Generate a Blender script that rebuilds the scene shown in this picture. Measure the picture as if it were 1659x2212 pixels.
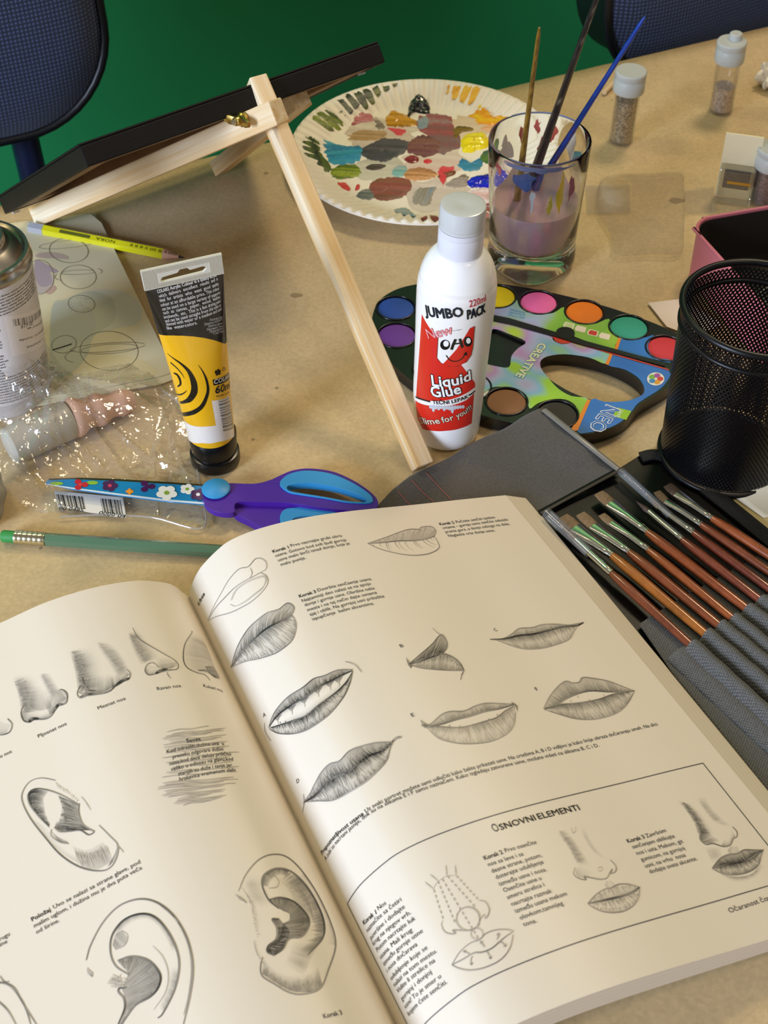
import bpy, bmesh, math, random
import numpy as np
from mathutils import Vector
from mathutils.geometry import tessellate_polygon

random.seed(7)
RNG = np.random.default_rng(7)
for o in list(bpy.data.objects):
    bpy.data.objects.remove(o)
scene = bpy.context.scene
COL = scene.collection

# ------------------------------------------------------------------ camera (table top is z = 0)
FPX, IW, IH = 3067.0, 1659, 2212
CAM = np.array([0.0, 0.0, 0.60])
_t, _r = math.radians(45.6), math.radians(-0.8)
FWD = np.array([0, math.cos(_t), -math.sin(_t)])
_rt = np.array([1.0, 0, 0])
_up = np.cross(_rt, FWD)
RIGHT = math.cos(_r) * _rt + math.sin(_r) * _up
UP = -math.sin(_r) * _rt + math.cos(_r) * _up
cd = bpy.data.cameras.new('camera')
cam = bpy.data.objects.new('camera', cd)
COL.objects.link(cam)
from mathutils import Matrix
cam.matrix_world = Matrix(((RIGHT[0], UP[0], -FWD[0], CAM[0]), (RIGHT[1], UP[1], -FWD[1], CAM[1]),
                           (RIGHT[2], UP[2], -FWD[2], CAM[2]), (0, 0, 0, 1)))
cd.sensor_fit = 'VERTICAL'
cd.sensor_height = 36.0
cd.lens = 36.0 * FPX / IH
cd.clip_start = 0.02
cd.dof.use_dof = True
cd.dof.focus_distance = 0.80
cd.dof.aperture_fstop = 20.0
scene.camera = cam

# ------------------------------------------------------------------ light and exposure
def lin(h):
    h = h.lstrip('#')
    v = [int(h[i:i + 2], 16) / 255 for i in (0, 2, 4)]
    return tuple(x / 12.92 if x <= .04045 else ((x + .055) / 1.055) ** 2.4 for x in v)

scene.view_settings.view_transform = 'Standard'
scene.view_settings.look = 'None'
scene.view_settings.exposure = -0.02
scene.view_settings.gamma = 1.0
w = bpy.data.worlds.new('room_ambient')
scene.world = w
w.use_nodes = True
w.node_tree.nodes['Background'].inputs[0].default_value = (1.0, 0.92, 0.80, 1)
w.node_tree.nodes['Background'].inputs[1].default_value = 0.22

def area(name, loc, target, sx, sy, col, power):
    l = bpy.data.lights.new(name, 'AREA')
    l.shape = 'RECTANGLE'
    l.size, l.size_y = sx, sy
    l.color = col
    l.energy = power
    o = bpy.data.objects.new(name, l)
    COL.objects.link(o)
    o.location = loc
    o.rotation_euler = (Vector(target) - Vector(loc)).to_track_quat('-Z', 'Y').to_euler()
    return o

area('window_light', (-1.85, -1.10, 0.88), (0.0, 0.65, 0.0), 0.8, 1.0, (0.67, 0.775, 1.0), 90)
area('ceiling_lamp_light', (0.65, 1.62, 1.7), (0.05, 0.8, 0.0), 0.35, 0.35, (1.0, 0.80, 0.54), 14)
area('ceiling_lamp_light', (-0.9, 1.3, 1.7), (0.0, 0.7, 0.0), 0.35, 0.35, (1.0, 0.82, 0.54), 9)
area('ceiling_lamp_light', (0.9, 0.1, 1.7), (0.1, 0.7, 0.0), 0.35, 0.35, (1.0, 0.81, 0.54), 4)
cy = scene.cycles
cy.max_bounces = 14
cy.transparent_max_bounces = 24
cy.transmission_bounces = 10
cy.glossy_bounces = 5
cy.sample_clamp_indirect = 4.0
cy.blur_glossy = 0.6

# ------------------------------------------------------------------ pixel <-> place
def ray(x, y):
    d = FWD + RIGHT * ((x - IW / 2) / FPX) - UP * ((y - IH / 2) / FPX)
    return d / np.linalg.norm(d)
def P(x, y, z=0.0):
    d = ray(x, y)
    return CAM + d * ((z - CAM[2]) / d[2])
def proj(p):
    q = np.asarray(p) - CAM
    wd = q @ FWD
    return np.stack([IW / 2 + FPX * (q @ RIGHT) / wd, IH / 2 - FPX * (q @ UP) / wd], -1)
def nz(v):
    v = np.asarray(v, float)
    return v / np.linalg.norm(v)
def hit_plane(x, y, o, n):
    d = ray(x, y)
    return CAM + d * (((o - CAM) @ n) / (d @ n))

# ------------------------------------------------------------------ object bookkeeping
ORG = {}
def put(o, parent=None):
    COL.objects.link(o)
    if parent is not None:
        o.parent = parent
        ORG[o.name] = ORG[parent.name]
    return o
def tag(o, label=None, cat=None, group=None, kind=None):
    if label: o['label'] = label
    if cat: o['category'] = cat
    if group: o['group'] = group
    if kind: o['kind'] = kind
    return o
def thing(name, loc, label, cat, group=None):
    o = bpy.data.objects.new(name, None)
    o.empty_display_size = 0.02
    put(o)
    o.location = tuple(float(v) for v in loc)
    ORG[o.name] = np.array(loc, float)
    return tag(o, label, cat, group)

class MB:
    def __init__(s):
        s.v, s.f, s.m, s.c = [], [], [], []
    def add(s, vs, fs, mat=0, col=None):
        b = len(s.v)
        vs = np.asarray(vs, float)
        s.v.extend(vs.tolist())
        s.f.extend([[i + b for i in f] for f in fs])
        s.m.extend([mat] * len(fs))
        if col is None: col = (1, 1, 1)
        col = np.asarray(col, float)
        if col.ndim == 1: s.c.extend([tuple(col[:3])] * len(vs))
        else: s.c.extend([tuple(x[:3]) for x in col])
        return s
    def tube(s, pts, radii, n=12, mat=0, caps=True, col=None, sq=None, ref=None):
        pts = np.asarray(pts, float)
        k = len(pts)
        if np.isscalar(radii): radii = [radii] * k
        vs, fs = [], []
        tg = np.gradient(pts, axis=0)
        t0 = nz(tg[0])
        u = np.cross(t0, ref if ref is not None else (0, 0, 1.0))
        if np.linalg.norm(u) < 1e-3: u = np.cross(t0, (1.0, 0, 0))
        u = nz(u)
        for i in range(k):
            t = nz(tg[i])
            u = nz(u - t * (u @ t))
            w_ = np.cross(t, u)
            a = np.arange(n) * 2 * math.pi / n + (math.pi / n)
            ru = radii[i] if sq is None else radii[i] * sq[0][i]
            rw = radii[i] if sq is None else radii[i] * sq[1][i]
            vs.append(pts[i] + np.outer(np.cos(a) * ru, u) + np.outer(np.sin(a) * rw, w_))
        vs = np.concatenate(vs)
        for i in range(k - 1):
            for j in range(n):
                j2 = (j + 1) % n
                fs.append([i * n + j, i * n + j2, (i + 1) * n + j2, (i + 1) * n + j])
        if caps:
            fs.append(list(range(n))[::-1])
            fs.append([(k - 1) * n + j for j in range(n)])
        return s.add(vs, fs, mat, col)
    def lathe(s, prof, c, n=48, mat=0, axis=None, col=None, rad=None, capb=True, capt=True):
        ax = nz(axis) if axis is not None else np.array([0, 0, 1.0])
        u = nz(np.cross(ax, (0, 1.0, 0.01)))
        w_ = np.cross(ax, u)
        a = np.arange(n) * 2 * math.pi / n
        vs, fs = [], []
        for (r, z) in prof:
            rr = r if rad is None else r * rad(a, z)
            vs.append(np.asarray(c) + ax * z + np.outer(np.cos(a) * rr, u) + np.outer(np.sin(a) * rr, w_))
        k = len(prof)
        for i in range(k - 1):
            for j in range(n):
                j2 = (j + 1) % n
                fs.append([i * n + j, i * n + j2, (i + 1) * n + j2, (i + 1) * n + j])
        if capb: fs.append(list(range(n))[::-1])
        if capt: fs.append([(k - 1) * n + j for j in range(n)])
        return s.add(np.concatenate(vs), fs, mat, col)
    def prism(s, poly, z0, z1, holes=(), mat=0, fn=None, col=None):
        """poly of (x, y); fn maps (x, y, z) arrays to place"""
        loops = [list(map(lambda p: (float(p[0]), float(p[1])), poly))] + [list(map(lambda p: (float(p[0]), float(p[1])), h)) for h in holes]
        tri = tessellate_polygon([[Vector((x, y, 0)) for x, y in l] for l in loops])
        flat = [p for l in loops for p in l]
        n = len(flat)
        xy = np.array(flat)
        vs = np.concatenate([np.c_[xy, np.full(n, z0)], np.c_[xy, np.full(n, z1)]])
        fs = []
        for t in tri:
            a, b, c = t
            cr = (xy[b][0] - xy[a][0]) * (xy[c][1] - xy[a][1]) - (xy[b][1] - xy[a][1]) * (xy[c][0] - xy[a][0])
            if cr < 0: a, b, c = a, c, b
            fs.append([a + n, b + n, c + n])
            fs.append([c, b, a])
        o = 0
        for l in loops:
            k = len(l)
            for i in range(k):
                j = (i + 1) % k
                fs.append([o + i, o + j, o + j + n, o + i + n])
            o += k
        if fn is not None: vs = fn(vs)
        return s.add(vs, fs, mat, col)
    def box(s, c, ax, size, mat=0, col=None):
        c = np.asarray(c, float)
        ax = [nz(a) for a in ax]
        vs = [c + ax[0] * size[0] / 2 * i + ax[1] * size[1] / 2 * j + ax[2] * size[2] / 2 * k
              for i in (-1, 1) for j in (-1, 1) for k in (-1, 1)]
        fs = [[0, 1, 3, 2], [4, 6, 7, 5], [0, 4, 5, 1], [2, 3, 7, 6], [0, 2, 6, 4], [1, 5, 7, 3]]
        return s.add(vs, fs, mat, col)
    def grid(s, pts, mat=0, col=None, closed=False):
        pts = np.asarray(pts, float)
        r, c = pts.shape[:2]
        fs = []
        for i in range(r - 1):
            for j in range(c if closed else c - 1):
                j2 = (j + 1) % c
                fs.append([i * c + j, i * c + j2, (i + 1) * c + j2, (i + 1) * c + j])
        return s.add(pts.reshape(-1, 3), fs, mat, None if col is None else np.asarray(col).reshape(-1, 3))
    def obj(s, name, mats, parent=None, smooth=None, bevel=None, loc=None, sub=0, recalc=True, solid=None, mods=()):
        me = bpy.data.meshes.new(name)
        o = bpy.data.objects.new(name, me)
        if parent is None:
            put(o)
            org = np.array(loc if loc is not None else np.mean(np.array(s.v), 0) * (1, 1, 0) + (0, 0, np.min(np.array(s.v)[:, 2])), float)
            o.location = tuple(float(x) for x in org)
            ORG[o.name] = org
        else:
            put(o, parent)
            org = ORG[parent.name]
        me.from_pydata((np.array(s.v) - org).tolist(), [], s.f)
        if not isinstance(mats, (list, tuple)): mats = [mats]
        for m in mats: me.materials.append(m)
        me.polygons.foreach_set('material_index', np.array(s.m, dtype=np.int32))
        at = me.color_attributes.new('col', 'FLOAT_COLOR', 'POINT')
        cc = np.ones((len(s.v), 4), dtype=np.float32)
        cc[:, :3] = np.array(s.c)
        at.data.foreach_set('color', cc.ravel())
        if recalc:
            bm = bmesh.new()
            bm.from_mesh(me)
            bmesh.ops.recalc_face_normals(bm, faces=bm.faces)
            bm.to_mesh(me)
            bm.free()
        if smooth is not None:
            me.polygons.foreach_set('use_smooth', [True] * len(me.polygons))
            me.set_sharp_from_angle(angle=math.radians(smooth))
        if solid:
            md = o.modifiers.new('thickness', 'SOLIDIFY'); md.thickness = solid; md.offset = 0
        if bevel:
            md = o.modifiers.new('bevel', 'BEVEL')
            md.width = bevel; md.segments = 2; md.limit_method = 'ANGLE'; md.angle_limit = math.radians(40)
        if sub:
            md = o.modifiers.new('sub', 'SUBSURF'); md.levels = sub; md.render_levels = sub
        me.update()
        return o

# ------------------------------------------------------------------ materials
def mat(name, col='#808080', rough=.5, metal=0, noise=None, bump=None, attr=False, spec=.5, coat=0, sss=0, coords='Object', wave=None):
    m = bpy.data.materials.new(name)
    m.use_nodes = True
    nt = m.node_tree
    b = nt.nodes['Principled BSDF']
    c = lin(col) if isinstance(col, str) else col
    b.inputs['Base Color'].default_value = (*c, 1)
    b.inputs['Roughness'].default_value = rough
    b.inputs['Metallic'].default_value = metal
    b.inputs['Specular IOR Level'].default_value = spec
    b.inputs['Coat Weight'].default_value = coat
    if sss:
        b.inputs['Subsurface Weight'].default_value = sss
        b.inputs['Subsurface Radius'].default_value = (.004, .004, .004)
        b.inputs['Subsurface Scale'].default_value = 1.0
    N = nt.nodes.new
    L = nt.links.new
    tc = N('ShaderNodeTexCoord')
    src = None
    if attr:
        a = N('ShaderNodeAttribute'); a.attribute_name = 'col'
        src = a.outputs['Color']
        L(src, b.inputs['Base Color'])
    for ns in (noise if isinstance(noise, list) else [noise] if noise else []):
        sc, amt = ns[0], ns[1]
        tx = N('ShaderNodeTexNoise')
        tx.inputs['Scale'].default_value = sc
        tx.inputs['Detail'].default_value = 5
        mp = N('ShaderNodeMapping')
        if len(ns) > 2: mp.inputs['Scale'].default_value = ns[2]
        if len(ns) > 3: mp.inputs['Rotation'].default_value = ns[3]
        L(tc.outputs[coords], mp.inputs[0]); L(mp.outputs[0], tx.inputs['Vector'])
        rg = N('ShaderNodeMapRange')
        rg.inputs[1].default_value = .3; rg.inputs[2].default_value = .7
        rg.inputs[3].default_value = 1 - amt; rg.inputs[4].default_value = 1 + amt
        L(tx.outputs['Fac'], rg.inputs[0])
        mx = N('ShaderNodeVectorMath'); mx.operation = 'SCALE'
        if src is None: mx.inputs[0].default_value = c
        else: L(src, mx.inputs[0])
        L(rg.outputs[0], mx.inputs['Scale'])
        src = mx.outputs[0]
        L(src, b.inputs['Base Color'])
    if bump:
        tx = N('ShaderNodeTexNoise'); tx.inputs['Scale'].default_value = bump[0]; tx.inputs['Detail'].default_value = 4
        mp = N('ShaderNodeMapping')
        if len(bump) > 2: mp.inputs['Scale'].default_value = bump[2]
        L(tc.outputs[coords], mp.inputs[0]); L(mp.outputs[0], tx.inputs['Vector'])
        bp = N('ShaderNodeBump'); bp.inputs['Strength'].default_value = bump[1]; bp.inputs['Distance'].default_value = .002
        L(tx.outputs['Fac'], bp.inputs['Height']); L(bp.outputs[0], b.inputs['Normal'])
    return m

def weave(name, c1, c2, scale, rough=.85, bumps=.4, ang=0.0, noise=.2, dirs='XY', dist=1.2, fine=900):
    """two-colour woven cloth"""
    m = mat(name, c1, rough)
    nt = m.node_tree; N = nt.nodes.new; L = nt.links.new
    b = nt.nodes['Principled BSDF']
    b.inputs['Sheen Weight'].default_value = .15
    tc = N('ShaderNodeTexCoord'); mp = N('ShaderNodeMapping'); mp.inputs['Rotation'].default_value = (0, 0, ang)
    L(tc.outputs['Object'], mp.inputs[0])
    ws = []
    for d in dirs:
        wv = N('ShaderNodeTexWave'); wv.bands_direction = d; wv.inputs['Scale'].default_value = scale
        wv.inputs['Distortion'].default_value = dist; wv.inputs['Detail'].default_value = 1
        L(mp.outputs[0], wv.inputs['Vector']); ws.append(wv)
    mu = N('ShaderNodeMath'); mu.operation = 'MULTIPLY'
    L(ws[0].outputs['Fac'], mu.inputs[0]); L(ws[1].outputs['Fac'], mu.inputs[1])
    tx = N('ShaderNodeTexNoise'); tx.inputs['Scale'].default_value = fine; L(tc.outputs['Object'], tx.inputs['Vector'])
    ad = N('ShaderNodeMath'); ad.operation = 'MULTIPLY_ADD'; ad.inputs[1].default_value = noise * 3; L(tx.outputs['Fac'], ad.inputs[0]); L(mu.outputs[0], ad.inputs[2])
    mx = N('ShaderNodeMix'); mx.data_type = 'RGBA'
    mx.inputs['A'].default_value = (*lin(c1), 1); mx.inputs['B'].default_value = (*lin(c2), 1)
    L(ad.outputs[0], mx.inputs['Factor']); L(mx.outputs['Result'], b.inputs['Base Color'])
    bp = N('ShaderNodeBump'); bp.inputs['Strength'].default_value = bumps; bp.inputs['Distance'].default_value = .0006
    L(mu.outputs[0], bp.inputs['Height']); L(bp.outputs[0], b.inputs['Normal'])
    return m

def clear(name, tint=(1, 1, 1), gloss=.1, rough=.05, haze=0.0, hcol=(1, 1, 1), bump=None, fres=.35):
    """thin clear plastic film: mostly transparent with fresnel gloss and a little milky haze"""
    m = bpy.data.materials.new(name); m.use_nodes = True
    nt = m.node_tree; nt.nodes.clear(); N = nt.nodes.new; L = nt.links.new
    out = N('ShaderNodeOutputMaterial'); t = N('ShaderNodeBsdfTransparent'); t.inputs[0].default_value = (*tint, 1)
    g = N('ShaderNodeBsdfGlossy'); g.inputs['Roughness'].default_value = rough
    d = N('ShaderNodeBsdfDiffuse'); d.inputs[0].default_value = (*hcol, 1)
    m1 = N('ShaderNodeMixShader'); m1.inputs[0].default_value = haze
    L(t.outputs[0], m1.inputs[1]); L(d.outputs[0], m1.inputs[2])
    lw = N('ShaderNodeLayerWeight'); lw.inputs[0].default_value = .25
    ma = N('ShaderNodeMath'); ma.operation = 'MULTIPLY_ADD'; ma.inputs[1].default_value = fres; ma.inputs[2].default_value = gloss
    ma.use_clamp = True
    L(lw.outputs['Fresnel'], ma.inputs[0])
    m2 = N('ShaderNodeMixShader'); L(ma.outputs[0], m2.inputs[0]); L(m1.outputs[0], m2.inputs[1]); L(g.outputs[0], m2.inputs[2])
    L(m2.outputs[0], out.inputs[0])
    if bump:
        tc = N('ShaderNodeTexCoord'); tx = N('ShaderNodeTexNoise'); tx.inputs['Scale'].default_value = bump[0]; tx.inputs['Detail'].default_value = 3
        L(tc.outputs['Object'], tx.inputs['Vector'])
        bp = N('ShaderNodeBump'); bp.inputs['Strength'].default_value = bump[1]; bp.inputs['Distance'].default_value = .002
        L(tx.outputs['Fac'], bp.inputs['Height']); L(bp.outputs[0], g.inputs['Normal']); L(bp.outputs[0], lw.inputs['Normal'])
    return m

def glassmat(name, col=(1, 1, 1), ior=1.45, rough=0.0):
    m = bpy.data.materials.new(name); m.use_nodes = True
    nt = m.node_tree; nt.nodes.clear(); N = nt.nodes.new
    out = N('ShaderNodeOutputMaterial'); g = N('ShaderNodeBsdfGlass')
    g.inputs['Color'].default_value = (*col, 1); g.inputs['IOR'].default_value = ior; g.inputs['Roughness'].default_value = rough
    nt.links.new(g.outputs[0], out.inputs[0])
    return m

# ------------------------------------------------------------------ curves, printing on surfaces
def cr(pts, k=8, closed=False):
    p = np.asarray(pts, float)
    if len(p) < 3 and not closed:
        return np.array([p[0] + (p[-1] - p[0]) * i / k for i in range(k + 1)])
    q = np.vstack([p[-1], p, p[0], p[1]]) if closed else np.vstack([2 * p[0] - p[1], p, 2 * p[-1] - p[-2]])
    out = []
    for i in range(1, len(q) - 2):
        a, b, c, d = q[i - 1], q[i], q[i + 1], q[i + 2]
        for j in range(k):
            t = j / k
            out.append(.5 * ((2 * b) + (c - a) * t + (2 * a - 5 * b + 4 * c - d) * t * t + (3 * b - a - 3 * c + d) * t ** 3))
    if not closed: out.append(p[-1])
    return np.array(out)
def resample(p, n):
    p = np.asarray(p, float)
    s = np.r_[0, np.cumsum(np.linalg.norm(np.diff(p, axis=0), axis=1))]
    t = np.linspace(0, s[-1], n)
    return np.stack([np.interp(t, s, p[:, k]) for k in range(p.shape[1])], 1)

class Surf:
    """a printed surface: f(a, b) -> place, a to the right and b upwards in metres"""
    def __init__(s, f, a0, a1, b0, b1, n=48, step=None, bstep=None):
        s.f, s.step, s.bstep = f, step, bstep
        ga, gb = np.meshgrid(np.linspace(a0, a1, n), np.linspace(b0, b1, n))
        s.ga, s.gb = ga.ravel(), gb.ravel()
        s.gp = proj(f(s.ga, s.gb))
    def inv(s, x, y):
        i = np.argmin((s.gp[:, 0] - x) ** 2 + (s.gp[:, 1] - y) ** 2)
        ab = np.array([s.ga[i], s.gb[i]])
        e = 1e-5
        for _ in range(14):
            p0, p1, p2 = proj(s.f(np.array([ab[0], ab[0] + e, ab[0]]), np.array([ab[1], ab[1], ab[1] + e])))
            J = np.stack([(p1 - p0) / e, (p2 - p0) / e], 1)
            r = np.array([x, y]) - p0
            if np.linalg.norm(r) < .02: break
            try: st = np.linalg.solve(J, r)
            except Exception: break
            l = np.linalg.norm(st)
            ab = ab + st * min(1, .02 / (l + 1e-12))
        return ab
    def px(s, pts):
        return np.array([s.inv(x, y) for x, y in pts])
    def at(s, ab, off=0.0):
        ab = np.atleast_2d(ab)
        a, b = ab[:, 0], ab[:, 1]
        p = s.f(a, b)
        e = 1e-4
        n = np.cross(s.f(a + e, b) - s.f(a - e, b), s.f(a, b + e) - s.f(a, b - e))
        n /= np.linalg.norm(n, axis=1, keepdims=True) + 1e-15
        return p + n * off

def plane_surf(o, ea, eb):
    o, ea, eb = np.array(o, float), nz(ea), nz(eb)
    return Surf(lambda a, b: o + np.outer(a, ea) + np.outer(b, eb), -.3, .3, -.3, .3)

def ribbon(mb, S, ab, wd, off, col):
    ab = np.asarray(ab, float)
    if len(ab) < 2: return
    t = np.gradient(ab, axis=0)
    t /= np.linalg.norm(t, axis=1, keepdims=True) + 1e-12
    n = np.stack([-t[:, 1], t[:, 0]], 1)
    wd = np.broadcast_to(np.asarray(wd, float), (len(ab),))[:, None] / 2
    l, r = S.at(ab + n * wd, off), S.at(ab - n * wd, off)
    c = np.asarray(col, float)
    if c.ndim == 2: c = np.repeat(c, 2, 0)
    vs = np.empty((2 * len(ab), 3)); vs[0::2] = l; vs[1::2] = r
    mb.add(vs, [[2 * i, 2 * i + 1, 2 * i + 3, 2 * i + 2] for i in range(len(ab) - 1)], 0, c)

def fill(mb, S, poly, off, col, holes=(), polys=None, verts=None):
    """flat outline (a, b) cut along the curvature and laid on the surface"""
    bm = bmesh.new()
    if polys is None:
        loops = [[Vector((float(x), float(y), 0)) for x, y in l] for l in [poly] + list(holes)]
        tri = tessellate_polygon(loops)
        flat = [p for l in loops for p in l]
    else:
        flat = [Vector((float(x), float(y), 0)) for x, y in verts]; tri = polys
    bv = [bm.verts.new(p) for p in flat]
    for t in tri:
        try: bm.faces.new([bv[i] for i in t])
        except ValueError: pass
    for ax, st in ((0, S.step), (1, S.bstep)):
        if not st: continue
        xs = [v.co[ax] for v in bm.verts]
        if not xs: continue
        k0, k1 = math.floor(min(xs) / st) + 1, math.ceil(max(xs) / st)
        for k in range(k0, k1):
            co = [0, 0, 0]; no = [0, 0, 0]; co[ax] = k * st; no[ax] = 1
            bmesh.ops.bisect_plane(bm, geom=bm.verts[:] + bm.edges[:] + bm.faces[:], plane_co=co, plane_no=no, dist=1e-8)
    bm.verts.index_update()
    ab = np.array([(v.co.x, v.co.y) for v in bm.verts])
    fs = [[v.index for v in f.verts] for f in bm.faces]
    bm.free()
    if len(ab):
        # keep every printed face looking outwards
        out = []
        for f in fs:
            q = ab[f]
            ar = np.sum(q[:, 0] * np.roll(q[:, 1], -1) - np.roll(q[:, 0], -1) * q[:, 1])
            out.append(f if ar > 0 else f[::-1])
        mb.add(S.at(ab, off), out, 0, col)

_tx = {}
def text_mesh(txt, bold=0.0, shear=0.0, res=2):
    key = (txt, bold, shear)
    if key in _tx: return _tx[key]
    cu = bpy.data.curves.new('lettering', 'FONT')
    cu.body = txt; cu.size = 1.0; cu.offset = bold; cu.shear = shear; cu.resolution_u = res
    ob = bpy.data.objects.new('lettering', cu)
    COL.objects.link(ob)
    dg = bpy.context.evaluated_depsgraph_get()
    dg.update()
    me = bpy.data.meshes.new_from_object(ob.evaluated_get(dg))
    v = np.array([tuple(x.co[:2]) for x in me.vertices]).reshape(-1, 2)
    f = [list(p.vertices) for p in me.polygons]
    bpy.data.objects.remove(ob); bpy.data.curves.remove(cu); bpy.data.meshes.remove(me)
    _tx[key] = (v, f)
    return v, f

def text_ab(mb, S, txt, a0, a1, size, off, col, bold=0.0, shear=0.0, wscale=None):
    if bold > 0:        # heavier strokes: the same letters set again a hair apart
        n_ = 8 if bold > .03 else 4
        L0 = np.asarray(a1, float) - np.asarray(a0, float); d0 = L0 / np.linalg.norm(L0); q0 = np.array([-d0[1], d0[0]])
        for k in range(n_):
            t = 2 * math.pi * k / n_ + math.pi / 4
            sh_ = (d0 * math.cos(t) + q0 * math.sin(t)) * size * bold * (1.0 if n_ == 8 else 1.1)
            text_ab(mb, S, txt, np.asarray(a0, float) + sh_, np.asarray(a1, float) + sh_, size, off + 6e-6 * k, col, 0, shear)
        if n_ == 4: return
    v, f = text_mesh(txt, 0.0, shear)
    if not len(v): return
    if bold > 0: off += 5.2e-5
    x0, x1 = v[:, 0].min(), v[:, 0].max()
    a0, a1 = np.asarray(a0, float), np.asarray(a1, float)
    L = np.linalg.norm(a1 - a0)
    d = (a1 - a0) / L
    n = np.array([-d[1], d[0]])
    sx = L / (x1 - x0)
    ab = a0 + np.outer((v[:, 0] - x0) * sx, d) + np.outer(v[:, 1] * size, n)
    fill(mb, S, None, off, col, polys=f, verts=ab)
def text_px(mb, S, txt, p0, p1, size, off, col, bold=0.0, shear=0.0):
    text_ab(mb, S, txt, S.inv(*p0), S.inv(*p1), size, off, col, bold, shear)
def zoom(x0, y0, sc):
    return lambda pts: [(x0 + x / sc, y0 + y / sc) for x, y in pts]
# ================================================================== setting
TA = math.radians(22.8)                      # the far table edge runs along this direction
TU, TV = np.array([math.cos(TA), math.sin(TA), 0]), np.array([-math.sin(TA), math.cos(TA), 0])
EDGE = P(640, 293)                           # a point on the far edge
FLOOR = -0.75
def plank(name, c, ax, size, m, kind='structure', **k):
    return tag(MB().box(c, ax, size).obj(name, m, **k), kind=kind)
ZV = np.array([0, 0, 1.0])
m_wall = mat('green_paint', '#1f9658', .55, noise=(3, .05))
m_floor = mat('dark_lino', '#4a4038', .5, noise=(8, .15))
wallc = EDGE + TV * 0.62
plank('wall_back', wallc + ZV * (.5) + TV * .05, (TU, TV, ZV), (5.0, .1, 2.5), m_wall)
plank('floor', EDGE - TV * .9 + ZV * (FLOOR - .05), (TU, TV, ZV), (5.0, 3.2, .1), m_floor)

# ------------------------------------------------------------------ table and its kraft paper
m_wood = mat('table_laminate', '#b9a78c', .5)
m_steel = mat('grey_steel', '#55585c', .4, .8)
tab = thing('table', EDGE - TV * .6 + ZV * FLOOR, 'long work table covered with brown paper, filling the picture', 'table')
tc_ = EDGE - TV * .601
MB().box(tc_ - ZV * .0165, (TU, TV, ZV), (1.9, 1.2, .03)).obj('tabletop', m_wood, tab, bevel=.003)
for i in (-1, 1):
    for j in (-1, 1):
        MB().box(tc_ + TU * i * .85 + TV * j * .5 + ZV * (FLOOR / 2 - .016), (TU, TV, ZV), (.04, .04, -FLOOR - .032)).obj('leg', m_steel, tab)
m_kraft = mat('kraft_paper', '#c8b084', .62, noise=[(4, .06), (45, .05), (420, .10)], bump=(28, .18), spec=.35)
nt = m_kraft.node_tree
vb = nt.nodes.new('ShaderNodeTexVoronoi'); vb.inputs['Scale'].default_value = 26; vb.inputs['Randomness'].default_value = 1
tcn = nt.nodes.new('ShaderNodeTexCoord'); nt.links.new(tcn.outputs['Object'], vb.inputs['Vector'])
lt = nt.nodes.new('ShaderNodeMath'); lt.operation = 'LESS_THAN'; lt.inputs[1].default_value = .035
nt.links.new(vb.outputs['Distance'], lt.inputs[0])
mx = nt.nodes.new('ShaderNodeMix'); mx.data_type = 'RGBA'; mx.inputs['B'].default_value = (*lin('#5c4c38'), 1)
b = nt.nodes['Principled BSDF']
src = b.inputs['Base Color'].links[0].from_socket
nt.links.new(src, mx.inputs['A'])
sc_ = nt.nodes.new('ShaderNodeMath'); sc_.operation = 'MULTIPLY'; sc_.inputs[1].default_value = .55
nt.links.new(lt.outputs[0], sc_.inputs[0]); nt.links.new(sc_.outputs[0], mx.inputs['Factor'])
nt.links.new(mx.outputs['Result'], b.inputs['Base Color'])
kp = MB()
n1, n2 = 120, 80
uu, vv = np.meshgrid(np.linspace(-.94, .94, n1), np.linspace(0, -1.19, n2))
pts = EDGE + uu[..., None] * TU + vv[..., None] * TV
cre = .0010 * np.exp(-((uu + .25 * vv + .03) / .010) ** 2) + .0008 * np.exp(-((vv + .42 + .06 * uu) / .008) ** 2) + .0008 * np.exp(-((uu - .27 + .1 * vv) / .007) ** 2)
pts[..., 2] = -.0012 + cre * .9
kp.grid(pts)
tag(kp.obj('kraft_paper', m_kraft, smooth=60, recalc=False, solid=.0003, loc=(0, .7, 0)), 'creased brown kraft paper spread over the whole table', 'paper')
kraft = bpy.data.objects['kraft_paper']
for sx_, sy_, ra_, rb_ in ((640, 636, .0042, .0026), (1463, 431, .0060, .0036), (575, 372, .002, .0014), (1268, 340, .0016, .0012)):
    c_ = P(sx_, sy_)
    t_ = np.linspace(0, 2 * math.pi, 28)[:-1]
    MB().prism(np.c_[c_[0] + ra_ * np.cos(t_), c_[1] + rb_ * np.sin(t_) * (1 + .2 * np.cos(3 * t_))], -.0012, -.00082).obj('paper_stain', mat('oily_stain', '#9a845e', .6, noise=(400, .1)), kraft)
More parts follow.
